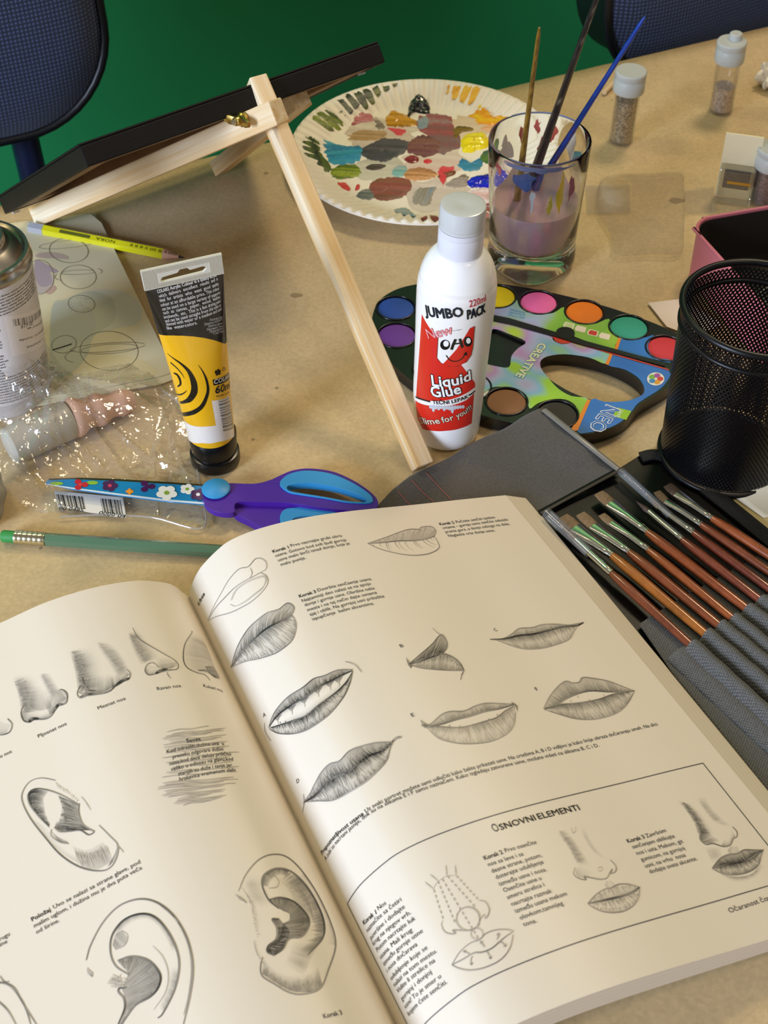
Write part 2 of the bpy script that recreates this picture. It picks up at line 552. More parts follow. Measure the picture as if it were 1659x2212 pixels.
# ------------------------------------------------------------------ chairs
m_fab = weave('blue_mesh_fabric', '#0f1424', '#4c5b80', 90, .9, .4, -TA, .06, 'XZ', .2, 300)
m_shell = mat('black_plastic', '#0d0e12', .4)
def rrect(w, h, r, k=10, bulge=0.0):
    pts = []
    for cx, cyy, a in ((w / 2 - r, h / 2 - r, 0), (-w / 2 + r, h / 2 - r, 90), (-w / 2 + r, -h / 2 + r, 180), (w / 2 - r, -h / 2 + r, 270)):
        for i in range(k + 1):
            t = math.radians(a + 90 * i / k)
            pts.append((cx + r * math.cos(t), cyy + r * math.sin(t)))
    return np.array(pts)
def chair(px_corner, side, off, label, depth=.055, lean=10, width=.46, r=.085, turn=0):
    """px_corner: lower outer corner tangent of the backrest; side +1 when the visible corner is its right one"""
    ev = np.array([-math.sin(TA), math.cos(TA), 0])
    o = EDGE + ev * off
    c = hit_plane(px_corner[0], px_corner[1], o, ev)
    TU, TV = [np.array([math.cos(TA + turn + q), math.sin(TA + turn + q), 0]) for q in (0, math.pi / 2)]
    hgt = .52
    cen = c - TU * side * width / 2 + ZV * hgt / 2
    lv = nz(ZV + TV * math.tan(math.radians(lean)) * 0.5)
    base = cen * (1, 1, 0) + ZV * FLOOR - TV * .25
    ch = thing('office_chair', base, label, 'chair', None)
    nv = np.cross(TU, lv)
    if nv @ TV > 0: nv = -nv                # towards the table
    def fn(vs):
        q = vs[:, 0] / (width / 2)
        return cen + np.outer(vs[:, 0], TU) + np.outer(vs[:, 1], lv) + np.outer(vs[:, 2] - .004 * (1 - q * q), nv)
    out = rrect(width, hgt, r, 10)
    MB().prism(out * .985, -depth, -.010, fn=fn).obj('backrest_shell', m_shell, ch, bevel=.010, smooth=50)
    inn = []
    S_ = 14
    ang = np.linspace(0, 2 * math.pi, 64, endpoint=False)
    rows = []
    for k in range(S_ + 1):
        f = k / S_
        o2 = resample(np.vstack([out, out[:1]]), 97)[:-1] * max(f, .001)
        rows.append(fn(np.c_[o2, np.full(96, -.006 + .028 * math.sqrt(max(0, 1 - f ** 6)))]))
    MB().grid(np.array(rows), closed=True).obj('backrest_pad', m_fab, ch, smooth=60)
    pipe = fn(np.c_[out, np.full(len(out), -.004)])
    MB().tube(np.vstack([pipe, pipe[:2]]), .0042, 8, caps=False).obj('piping', m_shell, ch, smooth=60)
    for sx in (-.15, .15):
      bar = cen - lv * (hgt / 2 - .12) + TU * sx
      bx_ = cen + TU * sx
      MB().tube([bar + nv * -.05, bx_ - lv * (hgt / 2 - .02) - nv * .055, bx_ - lv * (hgt / 2 + .12) - nv * .05, bx_ - lv * (hgt / 2 + .19) - nv * .02, bx_ - lv * (hgt / 2 + .20) + nv * .12], .013, 12).obj('back_support', mat('support_bar_plastic', '#101a38', .35), ch, smooth=60)
    sc = cen - lv * (hgt / 2 + .17) + nv * .24
    MB().prism(rrect(.46, .44, .09), -.035, .03, fn=lambda v: sc + np.outer(v[:, 0], TU) + np.outer(v[:, 1], nv) + np.outer(v[:, 2], ZV)).obj('seat', m_fab, ch, bevel=.02, smooth=50)
    zc = sc[2] - .035
    MB().tube([(sc[0], sc[1], zc), (sc[0], sc[1], FLOOR + .1)], .028, 14).obj('gas_column', m_shell, ch, smooth=50)
    for k in range(5):
        a = k * 2 * math.pi / 5 + .3
        d = np.array([math.cos(a), math.sin(a), 0])
        b0 = np.array([sc[0], sc[1], FLOOR + .11])
        lg = MB().tube([b0, b0 + d * .15 - ZV * .02, b0 + d * .27 - ZV * .05], [.022, .018, .013], 8).obj('leg', m_shell, ch, smooth=50)
        MB().tube([b0 + d * .27 - ZV * .08 - np.cross(d, ZV) * .02, b0 + d * .27 - ZV * .08 + np.cross(d, ZV) * .02], .028, 16).obj('caster', m_shell, lg, smooth=40)
    return ch
chair((246, 232), 1, .20, 'blue mesh-backed office chair behind the canvas at the upper left corner')
chair((1276, 176), -1, .06, 'dark blue office chair tucked against the table edge behind the paintbrushes', r=.07, turn=.12)
# ================================================================== the open drawing book
g0 = P(408, 1290, .003)
BA = math.radians(20.9)
BE = np.array([math.cos(BA), math.sin(BA), 0])
RP = np.array([(0, .3), (.18, 1.0), (.63, 1.96), (1.1, 2.6), (1.96, 3.37), (2.8, 3.85), (4.4, 4.09), (6.8, 3.97), (9.5, 3.48), (13.7, 2.44), (16.6, 1.76), (19.35, 1.07)]) / 100
LP = np.array([(0, .3), (-.07, .41), (-.29, .81), (-.73, 1.58), (-1.32, 2.1), (-2.77, 2.83), (-5.0, 3.2), (-7.5, 3.12), (-10.07, 2.56), (-14, 1.75), (-17, 1.25), (-19.5, .95)]) / 100
corner = P(1840, 1976, .014)
tr_ = g0 + BE * RP[-1, 0] + ZV * (RP[-1, 1] - g0[2])
D1 = corner - tr_
LB = float(np.linalg.norm(D1))
D0 = LB * np.array([math.cos(math.radians(-65.8)), math.sin(math.radians(-65.8)), 0])
def page_fn(prof, d0, d1):
    q = cr(prof, 10)
    q = np.vstack([q[:1], q[1:]])
    arc = np.r_[0, np.cumsum(np.linalg.norm(np.diff(q, axis=0), axis=1))]
    sgn = 1 if prof[-1, 0] > 0 else -1
    tot = abs(prof[-1, 0])
    def f(a, b):
        a = np.asarray(a, float); b = np.asarray(b, float)
        s = np.interp(np.abs(a), arc, q[:, 0]); z = np.interp(np.abs(a), arc, q[:, 1])
        over = np.abs(a) - arc[-1]
        s = s + np.where(over > 0, over * sgn, 0)
        fr = np.abs(s) / tot
        D = d0 + fr[:, None] * (d1 - d0)
        p = g0 + np.outer(s, BE) + np.outer(z - g0[2], ZV) + D * (-b / LB)[:, None]
        return p
    return f, arc[-1]
fR, AR = page_fn(RP, D0, D1)
fL, AL = page_fn(LP, D0, D0)
SR = Surf(fR, 0, AR, -LB, 0, n=70, step=.0015)
SL = Surf(lambda a, b: fL(a, b), -AL, 0, -LB, 0, n=70, step=.0015)

PAPER = np.array(lin('#e8dccb'))
INK = np.array(lin('#1f1e20'))
m_page = mat('book_paper', tuple(PAPER), .42, spec=.45)
m_print = mat('printed_ink', tuple(INK), .42, attr=True, spec=.45)
m_tone = mat('pencil_shading', tuple(INK), .5, spec=.3)
_n = m_tone.node_tree; _a = _n.nodes.new('ShaderNodeAttribute'); _a.attribute_name = 'col'
_t = _n.nodes.new('ShaderNodeBsdfTransparent'); _m = _n.nodes.new('ShaderNodeMixShader')
_s = _n.nodes.new('ShaderNodeSeparateXYZ'); _n.links.new(_a.outputs['Vector'], _s.inputs[0]); _n.links.new(_s.outputs[0], _m.inputs[0])
_n.links.new(_t.outputs[0], _m.inputs[1]); _n.links.new(_n.nodes['Principled BSDF'].outputs[0], _m.inputs[2])
_n.links.new(_m.outputs[0], _n.nodes['Material Output'].inputs[0])
book = thing('open_book', (g0 + D0 * .5) * (1, 1, 0), 'open drawing textbook showing pencil sketches of lips, noses and ears, in front', 'book')
def dcol(d): return PAPER + (INK - PAPER) * np.clip(np.asarray(d, float), 0, 1)[..., None]

PG = {}
for nm, f, A, sg in (('R', fR, AR, 1), ('L', fL, AL, -1)):
    a = np.linspace(0, A, 90) ** 1.0 * sg
    a = np.sort(a)
    b = np.linspace(0, -LB, 40)
    aa, bb = np.meshgrid(a, b)
    top = f(aa.ravel(), bb.ravel()).reshape(40, 90, 3)
    mb = MB().grid(top + (0, 0, .00008))
    PG[nm] = mb.obj('page', m_page, book, smooth=60, recalc=False)
    # the block of pages beneath, thick as the arch, its fore edge fanned outwards
    th = np.minimum(top[..., 2] - .0028, .0095 + .006 * np.clip(top[..., 2] / .04, 0, 1))
    K = 9
    fr = (np.abs(aa) / A) ** 6
    layers = []
    for k in range(K + 1):
        t = k / K
        L_ = top.copy()
        L_[..., 2] -= th * t
        L_ += (BE * sg) * (fr * .0145 * t)[..., None]
        layers.append(L_)
    vs = MB()
    cols = [dcol(.0 + .06 * (k % 2)) * 1.0 for k in range(K + 1)]
    def strip(sel):
        g = np.stack([sel(L_) for L_ in layers])
        cc = np.repeat(np.array(cols)[:, None, :], g.shape[1], 1)
        vs.grid(g, col=cc)
    strip(lambda L_: L_[0, :]); strip(lambda L_: L_[-1, :])
    strip(lambda L_: L_[:, -1] if sg > 0 else L_[:, 0])
    vs.grid(layers[0]); vs.grid(layers[-1])
    vs.obj('page_block', mat('page_edges', tuple(PAPER), .6, attr=True), book, smooth=40)
cv = MB()
uu = np.linspace(-.195, .185, 30)
vv = np.linspace(-.002, -LB + .012, 6)
rows = [[g0 * (1, 1, 0) + BE * x + D0 / LB * (-y) + (D1 - D0) / LB * (-y) * max(0, x) / .19 + ZV * (.0022) for x in uu] for y in vv]
cv.grid(np.array(rows)).obj('cover', mat('book_cover_card', '#e4e2e4', .35), book, recalc=False, solid=.0012)

class Draw:
    """pencil drawing printed on a page; coordinates are those of an enlarged view of the page"""
    def __init__(s, S, zm): s.S, s.z, s.mb, s.k = S, zm, MB(), 0
    def ab(s, pts): return s.S.px(s.z(pts))
    def line(s, pts, wpx=1.6, d=.75, taper=True, k=7, closed=False):
        c = cr(s.ab(pts), k, closed)
        if closed: c = np.vstack([c, c[:1]])
        n = len(c)
        t = np.linspace(0, 1, n)
        wd = wpx * .00035 * ((.45 + .55 * np.sin(np.pi * t) ** .5) if taper else 1)
        ribbon(s.mb, s.S, c, wd, .0003, dcol(1.15 * d * (.85 + .15 * np.sin(t * 9 + RNG.uniform(0, 6)))))
    def tone(s, A, B, dens, n=46, m=9, streak=.10, fade=(0, 0), off=.00013):
        """shaded patch between two outlines, dens = darkness from A across to B"""
        a = resample(cr(s.ab(A), 7), n); b = resample(cr(s.ab(B), 7), n)
        t = np.linspace(0, 1, m)
        g = a[None] * (1 - t[:, None, None]) + b[None] * t[:, None, None]
        dd = 1.12 * np.interp(t, np.linspace(0, 1, len(dens)), dens)[:, None] * np.ones(n)
        st = RNG.normal(0, 1, n); st = np.convolve(st, [.25, .5, .25], 'same')
        dd = dd * (1 + streak * 2.2 * st[None])
        x = np.linspace(0, 1, n)
        if fade[0]: dd = dd * np.clip(x / fade[0], 0, 1)
        if fade[1]: dd = dd * np.clip((1 - x) / fade[1], 0, 1)
        s.k += 1
        dd = np.clip(dd * .62, 0, .95)
        s.mb.grid(s.S.at(g.reshape(-1, 2), off - .00004 + 9e-6 * s.k).reshape(m, n, 3), mat=1, col=np.repeat(dd[..., None], 3, 2))
    def hatch(s, A, B, n=30, d=.5, lo=(0, .3), hi=(.45, 1.0), wpx=.9, jit=.03, curve=0.0):
        a = resample(cr(s.ab(A), 7), 200); b = resample(cr(s.ab(B), 7), 200)
        for i in range(n):
            x = np.clip((i + RNG.uniform(-.4, .4)) / max(1, n - 1), 0, 1)
            y = np.clip(x + RNG.normal(0, jit), 0, 1)
            p, q = a[int(x * 199)], b[int(y * 199)]
            l, h = RNG.uniform(*lo), RNG.uniform(*hi)
            p2, q2 = p + (q - p) * l, p + (q - p) * h
            if np.linalg.norm(q2 - p2) < 3e-4: continue
            mid = (p2 + q2) / 2 + np.array([-(q2 - p2)[1], (q2 - p2)[0]]) * curve
            c = cr([p2, mid, q2], 3)
            t = np.linspace(0, 1, len(c))
            ribbon(s.mb, s.S, c, wpx * .00027 * (1.05 - .6 * t), .00025, dcol(1.3 * d * RNG.uniform(.6, 1.1) * (1 - .5 * t)))
    def lips(s, top, m1, m2, bot, d=.5, n=60, outl=.7, low=None):
        low = d if low is None else low
        s.tone(top, m1, [d * .75, d * .6, d * .85, d * 1.3], fade=(.04, .04))
        s.tone(m2, bot, [low * 1.25, low * .7, low * .3, low * .45, low * .85], streak=.16, fade=(.05, .05))
        s.hatch(m1, top, n, d * 1.35, (0, .1), (.45, .95), curve=.06)
        s.hatch(m2, bot, n, low * 1.25, (0, .1), (.3, .8), curve=.05)
        s.hatch(bot, m2, n // 2, low * 1.1, (0, .1), (.25, .55))
        s.line(top, 1.5, outl); s.line(bot, 1.5, outl); s.line(m1, 2.4, min(1, outl + .2))
        if m2 is not m1: s.line(m2, 1.8, min(1, outl + .1))
    def done(s, name, page): return s.mb.obj(name, [m_print, m_tone], PG[page], recalc=False)

ZA, ZB, ZC = zoom(400, 1060, 2.127), zoom(0, 1240, 2.304), zoom(0, 1640, 2.242)
ZD, ZE, ZF = zoom(640, 1560, 2.765), zoom(1040, 1620, 2.68), zoom(840, 1300, 2.592)
# --- first step: outline lips
d = Draw(SR, ZA)
d.line([(105, 597), (150, 500), (205, 405), (250, 360), (290, 350), (322, 315), (350, 313), (372, 330), (372, 360), (345, 378)], 1.4, .6)
d.line([(108, 592), (170, 505), (230, 445), (300, 402), (350, 375)], 1.5, .6)
d.line([(300, 355), (308, 380), (298, 402)], 1.2, .5)
d.line([(345, 376), (375, 395), (378, 430), (340, 480), (290, 520), (210, 560), (140, 580), (107, 597)], 1.4, .6)
for o in (0, 5):
    d.line([(210 + o, 505), (235 + o, 455), (300, 410 + o), (355, 392 + o), (374 - o, 410), (350, 450 + o), (290, 498 + o), (235, 530), (208, 522)], 1.0, .35)
d.done('mouth_drawing', 'R')
d = Draw(SR, ZA)
m = [(838, 243), (900, 240), (980, 232), (1060, 230), (1110, 222), (1145, 210)]
d.tone([(838, 243), (920, 215), (1020, 180), (1075, 178), (1085, 168), (1130, 165), (1152, 185), (1145, 210)], m, [.22, .2, .3, .4])
d.hatch([(838, 243), (920, 215), (1020, 180), (1075, 178), (1085, 168), (1130, 165), (1152, 185), (1145, 210)], m, 50, .45, hi=(.7, 1))
d.line([(838, 243), (920, 215), (1020, 180), (1075, 178), (1085, 168), (1130, 165), (1152, 185), (1145, 210)], 1.4, .6)
d.line(m, 1.8, .75)
lo_ = [(838, 243), (900, 270), (980, 290), (1050, 298), (1120, 290), (1165, 265), (1160, 235), (1145, 212)]
d.line(lo_, 1.6, .65)
d.hatch(m, lo_, 14, .6, (0, .06), (.5, .95), 1.2, 0, -.12)
d.done('mouth_drawing', 'R')
d = Draw(SR, ZA)
m = [(212, 812), (240, 770), (300, 700), (360, 645), (420, 610), (470, 585), (492, 572)]
d.lips([(212, 812), (240, 720), (290, 635), (350, 580), (380, 560), (430, 545), (470, 517), (500, 535), (495, 567)], m, m,
       [(212, 812), (280, 785), (350, 770), (430, 740), (490, 690), (510, 630), (505, 595), (492, 575)], .5, 80)
d.done('mouth_drawing', 'R')
d = Draw(SR, ZA)
m1 = [(388, 1085), (430, 1030), (490, 985), (560, 945), (620, 900), (680, 870), (730, 845), (768, 828)]
m2 = [(390, 1090), (440, 1075), (500, 1055), (560, 1030), (620, 980), (690, 930), (740, 880), (770, 830)]
d.lips([(385, 1090), (410, 1020), (470, 950), (540, 905), (590, 865), (640, 850), (700, 825), (770, 822)], m1, m2,
       [(388, 1095), (430, 1115), (500, 1117), (570, 1095), (650, 1040), (720, 960), (755, 890), (770, 830)], .62, 90, .8)
d.tone(m1, m2, [.45, .1, 0, 0, .1, .3], n=30, fade=(.3, .25), streak=.02)
for x, y in ((425, 1035), (490, 990), (548, 955), (610, 910), (665, 880), (705, 862)):
    d.tone([(x - 20, y + 10), (x, y), (x + 22, y - 10)], [(x - 4, y + 22), (x, y + 24), (x + 4, y + 20)], [.6, .35], n=8, m=4, streak=0)
    d.line([(x, y + 6), (x + 4, y + 40)], 1.0, .4)
for x, y in ((436, 1062), (460, 1058), (500, 1050), (560, 1022), (640, 965)): d.line([(x, y), (x + 4, y + 8)], 1.3, .7)
d.line([(735, 785), (780, 800), (812, 835)], 1.6, .5); d.line([(365, 1065), (370, 1110), (395, 1150)], 1.6, .5)
d.done('mouth_drawing', 'R')
d = Draw(SR, ZF)   # mouth in profile
m = [(110, 350), (170, 335), (240, 310), (305, 288)]
d.tone([(110, 350), (170, 300), (240, 240), (290, 185), (322, 215), (326, 255), (305, 288)], m, [.5, .5, .65, .85], fade=(.03, 0))
d.hatch(m, [(110, 350), (170, 300), (240, 240), (290, 185), (322, 215), (326, 255), (305, 288)], 55, .9, hi=(.6, 1))
d.line([(110, 350), (170, 300), (240, 240), (290, 185), (322, 215), (326, 255), (305, 288)], 1.5, .75); d.line(m, 2.6, .95)
m2 = [(112, 352), (190, 322), (260, 302), (305, 290), (360, 310), (400, 345), (422, 385)]
bt = [(112, 353), (180, 372), (260, 380), (340, 385), (422, 387)]
d.tone(m2, bt, [.55, .3, .2, .35, .5], fade=(.05, .02)); d.hatch(m2, bt, 50, .7, hi=(.3, .8)); d.hatch(bt, m2, 40, .6, hi=(.3, .6))
d.line(m2, 1.6, .7); d.line(bt, 1.5, .7)
d.line([(245, 148), (270, 172), (292, 185)], 1.1, .5); d.line([(422, 385), (408, 410), (402, 438)], 1.8, .7)
for i in range(6): d.line([(98 + 5 * i, 312 + 8 * i), (108 + 4 * i, 350), (125, 372)], 1.2, .6)
d.done('mouth_drawing', 'R')
d = Draw(SR, ZF)
m = [(565, 212), (650, 208), (730, 190), (810, 182), (900, 160), (980, 140), (1050, 135), (1090, 118)]
d.lips([(565, 212), (640, 205), (690, 178), (730, 150), (800, 145), (860, 128), (940, 125), (1010, 130), (1090, 115)], m, m,
       [(600, 213), (680, 245), (760, 265), (850, 262), (940, 240), (1010, 210), (1040, 160), (1062, 132)], .48, 70, .5)
d.line(m, 3.0, .95)
d.done('mouth_drawing', 'R')
d = Draw(SR, ZF)
m1 = [(185, 695), (250, 695), (300, 685), (380, 660), (460, 640), (540, 615), (620, 600), (700, 577)]
m2 = [(200, 700), (300, 700), (380, 705), (450, 695), (520, 675), (600, 650), (650, 612), (705, 580)]
d.lips([(180, 690), (230, 685), (290, 635), (340, 615), (420, 612), (480, 585), (540, 568), (620, 570), (710, 575)], m1, m2,
       [(215, 707), (280, 765), (380, 792), (480, 795), (580, 780), (660, 740), (700, 690), (710, 620)], .42, 75, .55, .3)
for i in range(7): d.line([(178 + 5 * i, 662 + 4 * i), (190 + 5 * i, 690), (200 + 4 * i, 708)], 1.1, .6)
for i in range(6): d.line([(685, 560 + 4 * i), (705, 575), (722, 585 + 6 * i)], 1.1, .55)
for x, y in ((338, 690), (395, 695), (470, 685), (558, 655), (605, 630)): d.line([(x, y), (x + 4, y + 8)], 1.4, .7)
d.done('mouth_drawing', 'R')
d = Draw(SR, ZF)
m1 = [(870, 600), (930, 585), (990, 545), (1060, 515), (1130, 500), (1230, 505), (1310, 505), (1375, 500)]
m2 = [(870, 602), (960, 575), (1030, 570), (1110, 560), (1180, 545), (1250, 520), (1310, 508), (1375, 500)]
d.lips([(865, 600), (900, 530), (950, 470), (990, 445), (1030, 455), (1065, 450), (1085, 425), (1150, 430), (1230, 445), (1310, 475), (1375, 500)], m1, m2,
       [(870, 604), (950, 630), (1040, 655), (1130, 660), (1220, 645), (1290, 615), (1340, 565), (1375, 500)], .42, 75, .6, .5)
for x, y in ((1015, 550), (1055, 525), (1120, 545), (1200, 518)): d.line([(x, y), (x + 6, y + 14)], 1.0, .4)
d.done('mouth_drawing', 'R')
d = Draw(SR, ZD)
m = [(45, 482), (110, 440), (170, 380), (230, 330), (310, 300), (380, 240), (440, 200), (520, 170), (582, 112)]
d.lips([(42, 480), (80, 430), (110, 370), (150, 300), (200, 250), (260, 230), (320, 170), (400, 140), (480, 122), (560, 118), (585, 108)], m, m,
       [(60, 476), (130, 472), (220, 468), (300, 430), (400, 370), (480, 300), (540, 230), (560, 160), (580, 118)], .6, 100, .6)
d.line([(572, 118), (600, 95), (630, 90)], 4, .55); d.line([(45, 430), (48, 480), (38, 540)], 2, .5); d.line(m, 3.2, .95)
d.done('mouth_drawing', 'R')
# --- the three framed steps
d = Draw(SR, ZD)
def dash(p, q, n):
    p, q = np.array(p, float), np.array(q, float)
    for i in range(n):
        d.line([tuple(p + (q - p) * (i + .1) / n), tuple(p + (q - p) * (i + .72) / n)], 1.1, .5, False, 3)
dash((820, 998), (880, 1185), 6); dash((845, 948), (950, 1205), 9); dash((870, 935), (1090, 1300), 13); dash((900, 918), (1072, 1110), 8); dash((955, 918), (1090, 1065), 7)
for s_ in ([(768, 955), (820, 998)], [(800, 910), (845, 948)], [(893, 855), (900, 918)], [(948, 855), (955, 918)]): d.line(s_, 1.0, .45)
d.line([(820, 998), (835, 965), (870, 935), (900, 920), (955, 918)], .9, .25)
d.line([(875, 1185), (868, 1210), (885, 1250), (920, 1265), (952, 1262), (935, 1243), (990, 1245), (1040, 1243), (1085, 1222), (1095, 1185), (1120, 1148)], 1.3, .5)
d.line([(1090, 1065), (1130, 1075), (1152, 1120), (1142, 1160), (1128, 1172), (1125, 1150)], 1.3, .5)
for r_ in (68, 71):
    d.line([(1025 + r_ * math.cos(t), 1175 + r_ * math.sin(t)) for t in np.linspace(0, 2 * math.pi, 15)[:-1]], 1.1, .32, False, 5, True)
d.line([(1078 + 36 * math.cos(t), 1265 + 33 * math.sin(t)) for t in np.linspace(0, 2 * math.pi, 11)[:-1]], 1.1, .32, False, 5, True)
d.line([(930, 1450), (980, 1370), (1040, 1320), (1095, 1300), (1130, 1265), (1190, 1243), (1260, 1240), (1297, 1250)], 1.4, .55)
d.line([(930, 1450), (990, 1420), (1060, 1380), (1110, 1375), (1170, 1350), (1240, 1290), (1297, 1250)], 1.8, .65)
d.line([(930, 1450), (970, 1470), (1040, 1482), (1130, 1465), (1220, 1420), (1275, 1350), (1294, 1270)], 1.6, .6)
def arrow(p, c, q):
    d.line([p, c, q], 1.2, .5, False)
    v = np.array(q, float) - np.array(c, float); v /= np.linalg.norm(v)
    n_ = np.array([-v[1], v[0]])
    for sg in (1, -1): d.line([q, tuple(np.array(q) - v * 14 + n_ * 8 * sg)], 1.2, .5, False, 3)
arrow((1125, 1345), (1113, 1328), (1100, 1310)); arrow((1035, 1385), (1015, 1375), (998, 1366)); arrow((1138, 1368), (1150, 1390), (1163, 1415))
arrow((1052, 1400), (1043, 1420), (1048, 1452)); arrow((1198, 1300), (1207, 1280), (1205, 1262)); arrow((1200, 1315), (1230, 1318), (1252, 1342))
d.done('nose_and_mouth_drawing', 'R')
d = Draw(SR, ZE)
d.tone([(430, 470), (470, 520), (520, 590), (555, 670)], [(480, 460), (530, 510), (590, 600), (640, 680)], [.12, .3, .2, .02], fade=(.3, .2))
d.hatch([(440, 470), (500, 560), (545, 650)], [(490, 470), (560, 570), (610, 650)], 30, .35, hi=(.6, 1))
d.tone([(570, 450), (590, 500), (640, 580), (700, 630)], [(610, 450), (630, 520), (680, 590), (740, 640)], [.04, .2, .12, .02], fade=(.3, .3))
d.tone([(540, 690), (560, 735), (620, 735)], [(560, 660), (620, 690), (660, 720)], [.25, .1, .02], fade=(.2, .3))
d.line([(540, 680), (535, 720), (565, 745), (605, 752), (595, 735), (640, 742), (690, 750), (725, 742), (742, 712), (756, 692), (748, 718)], 1.5, .65)
d.line([(748, 718), (775, 705), (777, 672), (745, 637)], 1.4, .6)
d.line([(672, 690), (685, 678), (700, 688), (690, 702), (675, 698)], .9, .3)
d.line([(520, 450), (530, 480), (545, 470), (543, 445)], .9, .35)
d.tone([(720, 760), (715, 790), (740, 803)], [(745, 755), (775, 780), (770, 800)], [.2, .05, .15], n=12)
m = [(615, 890), (690, 875), (760, 860), (820, 845), (880, 820), (915, 795)]
tp = [(615, 890), (660, 840), (710, 808), (750, 800), (790, 780), (850, 778), (915, 795)]
bt = [(615, 892), (670, 925), (740, 942), (820, 935), (880, 900), (910, 850), (915, 797)]
d.tone(tp, m, [.08, .08, .15, .35]); d.tone(m, bt, [.45, .1, .03, .1, .2])
d.hatch(tp, m, 30, .5, hi=(.4, .8), wpx=1.1); d.hatch(m, bt, 34, .6, hi=(.4, .75), wpx=1.1); d.hatch(bt, m, 34, .5, hi=(.3, .5), wpx=1.1)
d.line(tp, 1.5, .6); d.line(bt, 1.6, .6); d.line(m, 2.6, .85)
d.done('nose_and_mouth_drawing', 'R')
d = Draw(SR, ZE)
d.tone([(1130, 290), (1180, 345), (1230, 420), (1258, 500)], [(1200, 300), (1255, 350), (1310, 420), (1360, 500)], [.3, .62, .45, .12, 0], fade=(.2, .1))
d.tone([(1240, 270), (1275, 330), (1340, 410), (1420, 450)], [(1300, 270), (1320, 320), (1385, 390), (1450, 440)], [.05, .35, .25, .03], fade=(.3, .3))
d.tone([(1262, 480), (1275, 530), (1330, 545)], [(1290, 450), (1340, 500), (1390, 530)], [.65, .45, .1], fade=(.1, .2))
d.tone([(1390, 555), (1440, 550), (1470, 500)], [(1400, 520), (1430, 515), (1450, 460)], [.4, .12, .03])
d.hatch([(1150, 300), (1210, 370), (1260, 470)], [(1210, 320), (1270, 390), (1330, 490)], 40, .7, hi=(.5, .9))
d.line([(1262, 490), (1266, 520), (1300, 548), (1340, 543), (1400, 560), (1440, 550), (1455, 515), (1476, 505), (1478, 475), (1452, 445)], 1.7, .75)
m = [(1335, 685), (1410, 668), (1480, 655), (1540, 640), (1590, 605), (1632, 580)]
d.tone([(1290, 560), (1320, 620), (1345, 660)], [(1380, 560), (1390, 600), (1400, 625)], [.12, .2, .05], fade=(.3, .3))
d.tone([(1370, 710), (1460, 735), (1560, 720), (1620, 660)], [(1400, 740), (1480, 765), (1580, 740), (1645, 670)], [.5, .2, 0], fade=(.2, .2))
d.tone([(1440, 560), (1425, 585), (1440, 600)], [(1480, 560), (1490, 580), (1485, 598)], [.3, .1, .2], n=12)
d.lips([(1335, 685), (1380, 630), (1430, 605), (1480, 600), (1520, 580), (1580, 580), (1632, 580)], m, m,
       [(1335, 688), (1390, 715), (1460, 725), (1540, 710), (1600, 670), (1620, 610), (1630, 585)], .72, 70, .7, .62)
d.done('nose_and_mouth_drawing', 'R')
# --- noses of the left page
d = Draw(SL, ZB)
d.tone([(-30, 770), (0, 800), (30, 800)], [(-30, 720), (20, 740), (55, 750)], [.4, .15, .1], n=14); d.line([(38, 720), (60, 748), (50, 785), (20, 800), (-20, 803)], 2, .75)
d.done('nose_drawing', 'L')
d = Draw(SL, ZB)
d.tone([(60, 510), (90, 600), (105, 690)], [(170, 490), (215, 590), (235, 690)], [.10, .58, .5, .25, .08, .0], fade=(.35, .1), n=60, m=16)
d.tone([(150, 660), (190, 680), (250, 670)], [(160, 560), (210, 560), (270, 590)], [.22, .14, .0], n=30)
d.hatch([(70, 540), (100, 620), (112, 690)], [(130, 510), (165, 600), (180, 690)], 55, .55, hi=(.5, 1))
d.tone([(185, 490), (220, 560), (255, 630)], [(250, 490), (280, 550), (315, 600)], [.0, .36, .3, .03], fade=(.4, .2), n=50)
d.tone([(215, 640), (250, 600), (290, 570)], [(250, 700), (290, 650), (330, 620)], [.0, .25, .35], n=30)
d.hatch([(200, 500), (235, 570), (262, 610)], [(245, 500), (268, 560), (285, 590)], 24, .4)
d.tone([(105, 690), (120, 730), (180, 728), (240, 715), (300, 655)], [(150, 650), (190, 690), (220, 690), (250, 665), (270, 640)], [.5, .3, .08, .02])
d.tone([(300, 575), (335, 600), (325, 645)], [(262, 590), (290, 610), (280, 650)], [.35, .15, .03], n=16)
d.line([(120, 650), (105, 690), (118, 730), (150, 738), (172, 725), (230, 722), (262, 700), (285, 655), (312, 652), (332, 638), (335, 600), (318, 580), (298, 575)], 1.9, .8)
d.line([(145, 738), (160, 722), (195, 722)], 4.5, .95); d.line([(262, 695), (288, 655), (314, 650)], 4.5, .9)
d.done('nose_drawing', 'L')
d = Draw(SL, ZB)
d.tone([(342, 380), (372, 480), (388, 590)], [(470, 350), (510, 460), (530, 570)], [.12, .6, .55, .3, .16, .05, 0], fade=(.3, .08), n=60, m=16)
d.tone([(420, 600), (500, 590), (570, 560)], [(440, 500), (510, 500), (560, 500)], [.38, .25, .0], n=34)
d.hatch([(350, 390), (378, 480), (398, 560)], [(420, 380), (450, 470), (470, 560)], 60, .55, hi=(.4, 1))
d.tone([(460, 335), (530, 430), (585, 520)], [(540, 335), (600, 400), (645, 480)], [.0, .36, .34, .05], fade=(.35, .1), n=50)
d.hatch([(480, 345), (550, 430), (600, 480)], [(525, 345), (590, 420), (630, 470)], 34, .4)
d.tone([(388, 590), (430, 608), (500, 598), (570, 570)], [(430, 550), (470, 570), (510, 560), (560, 530)], [.55, .3, .08, .02])
d.tone([(560, 570), (610, 535), (645, 500)], [(550, 520), (580, 500), (615, 475)], [.5, .2, .05])
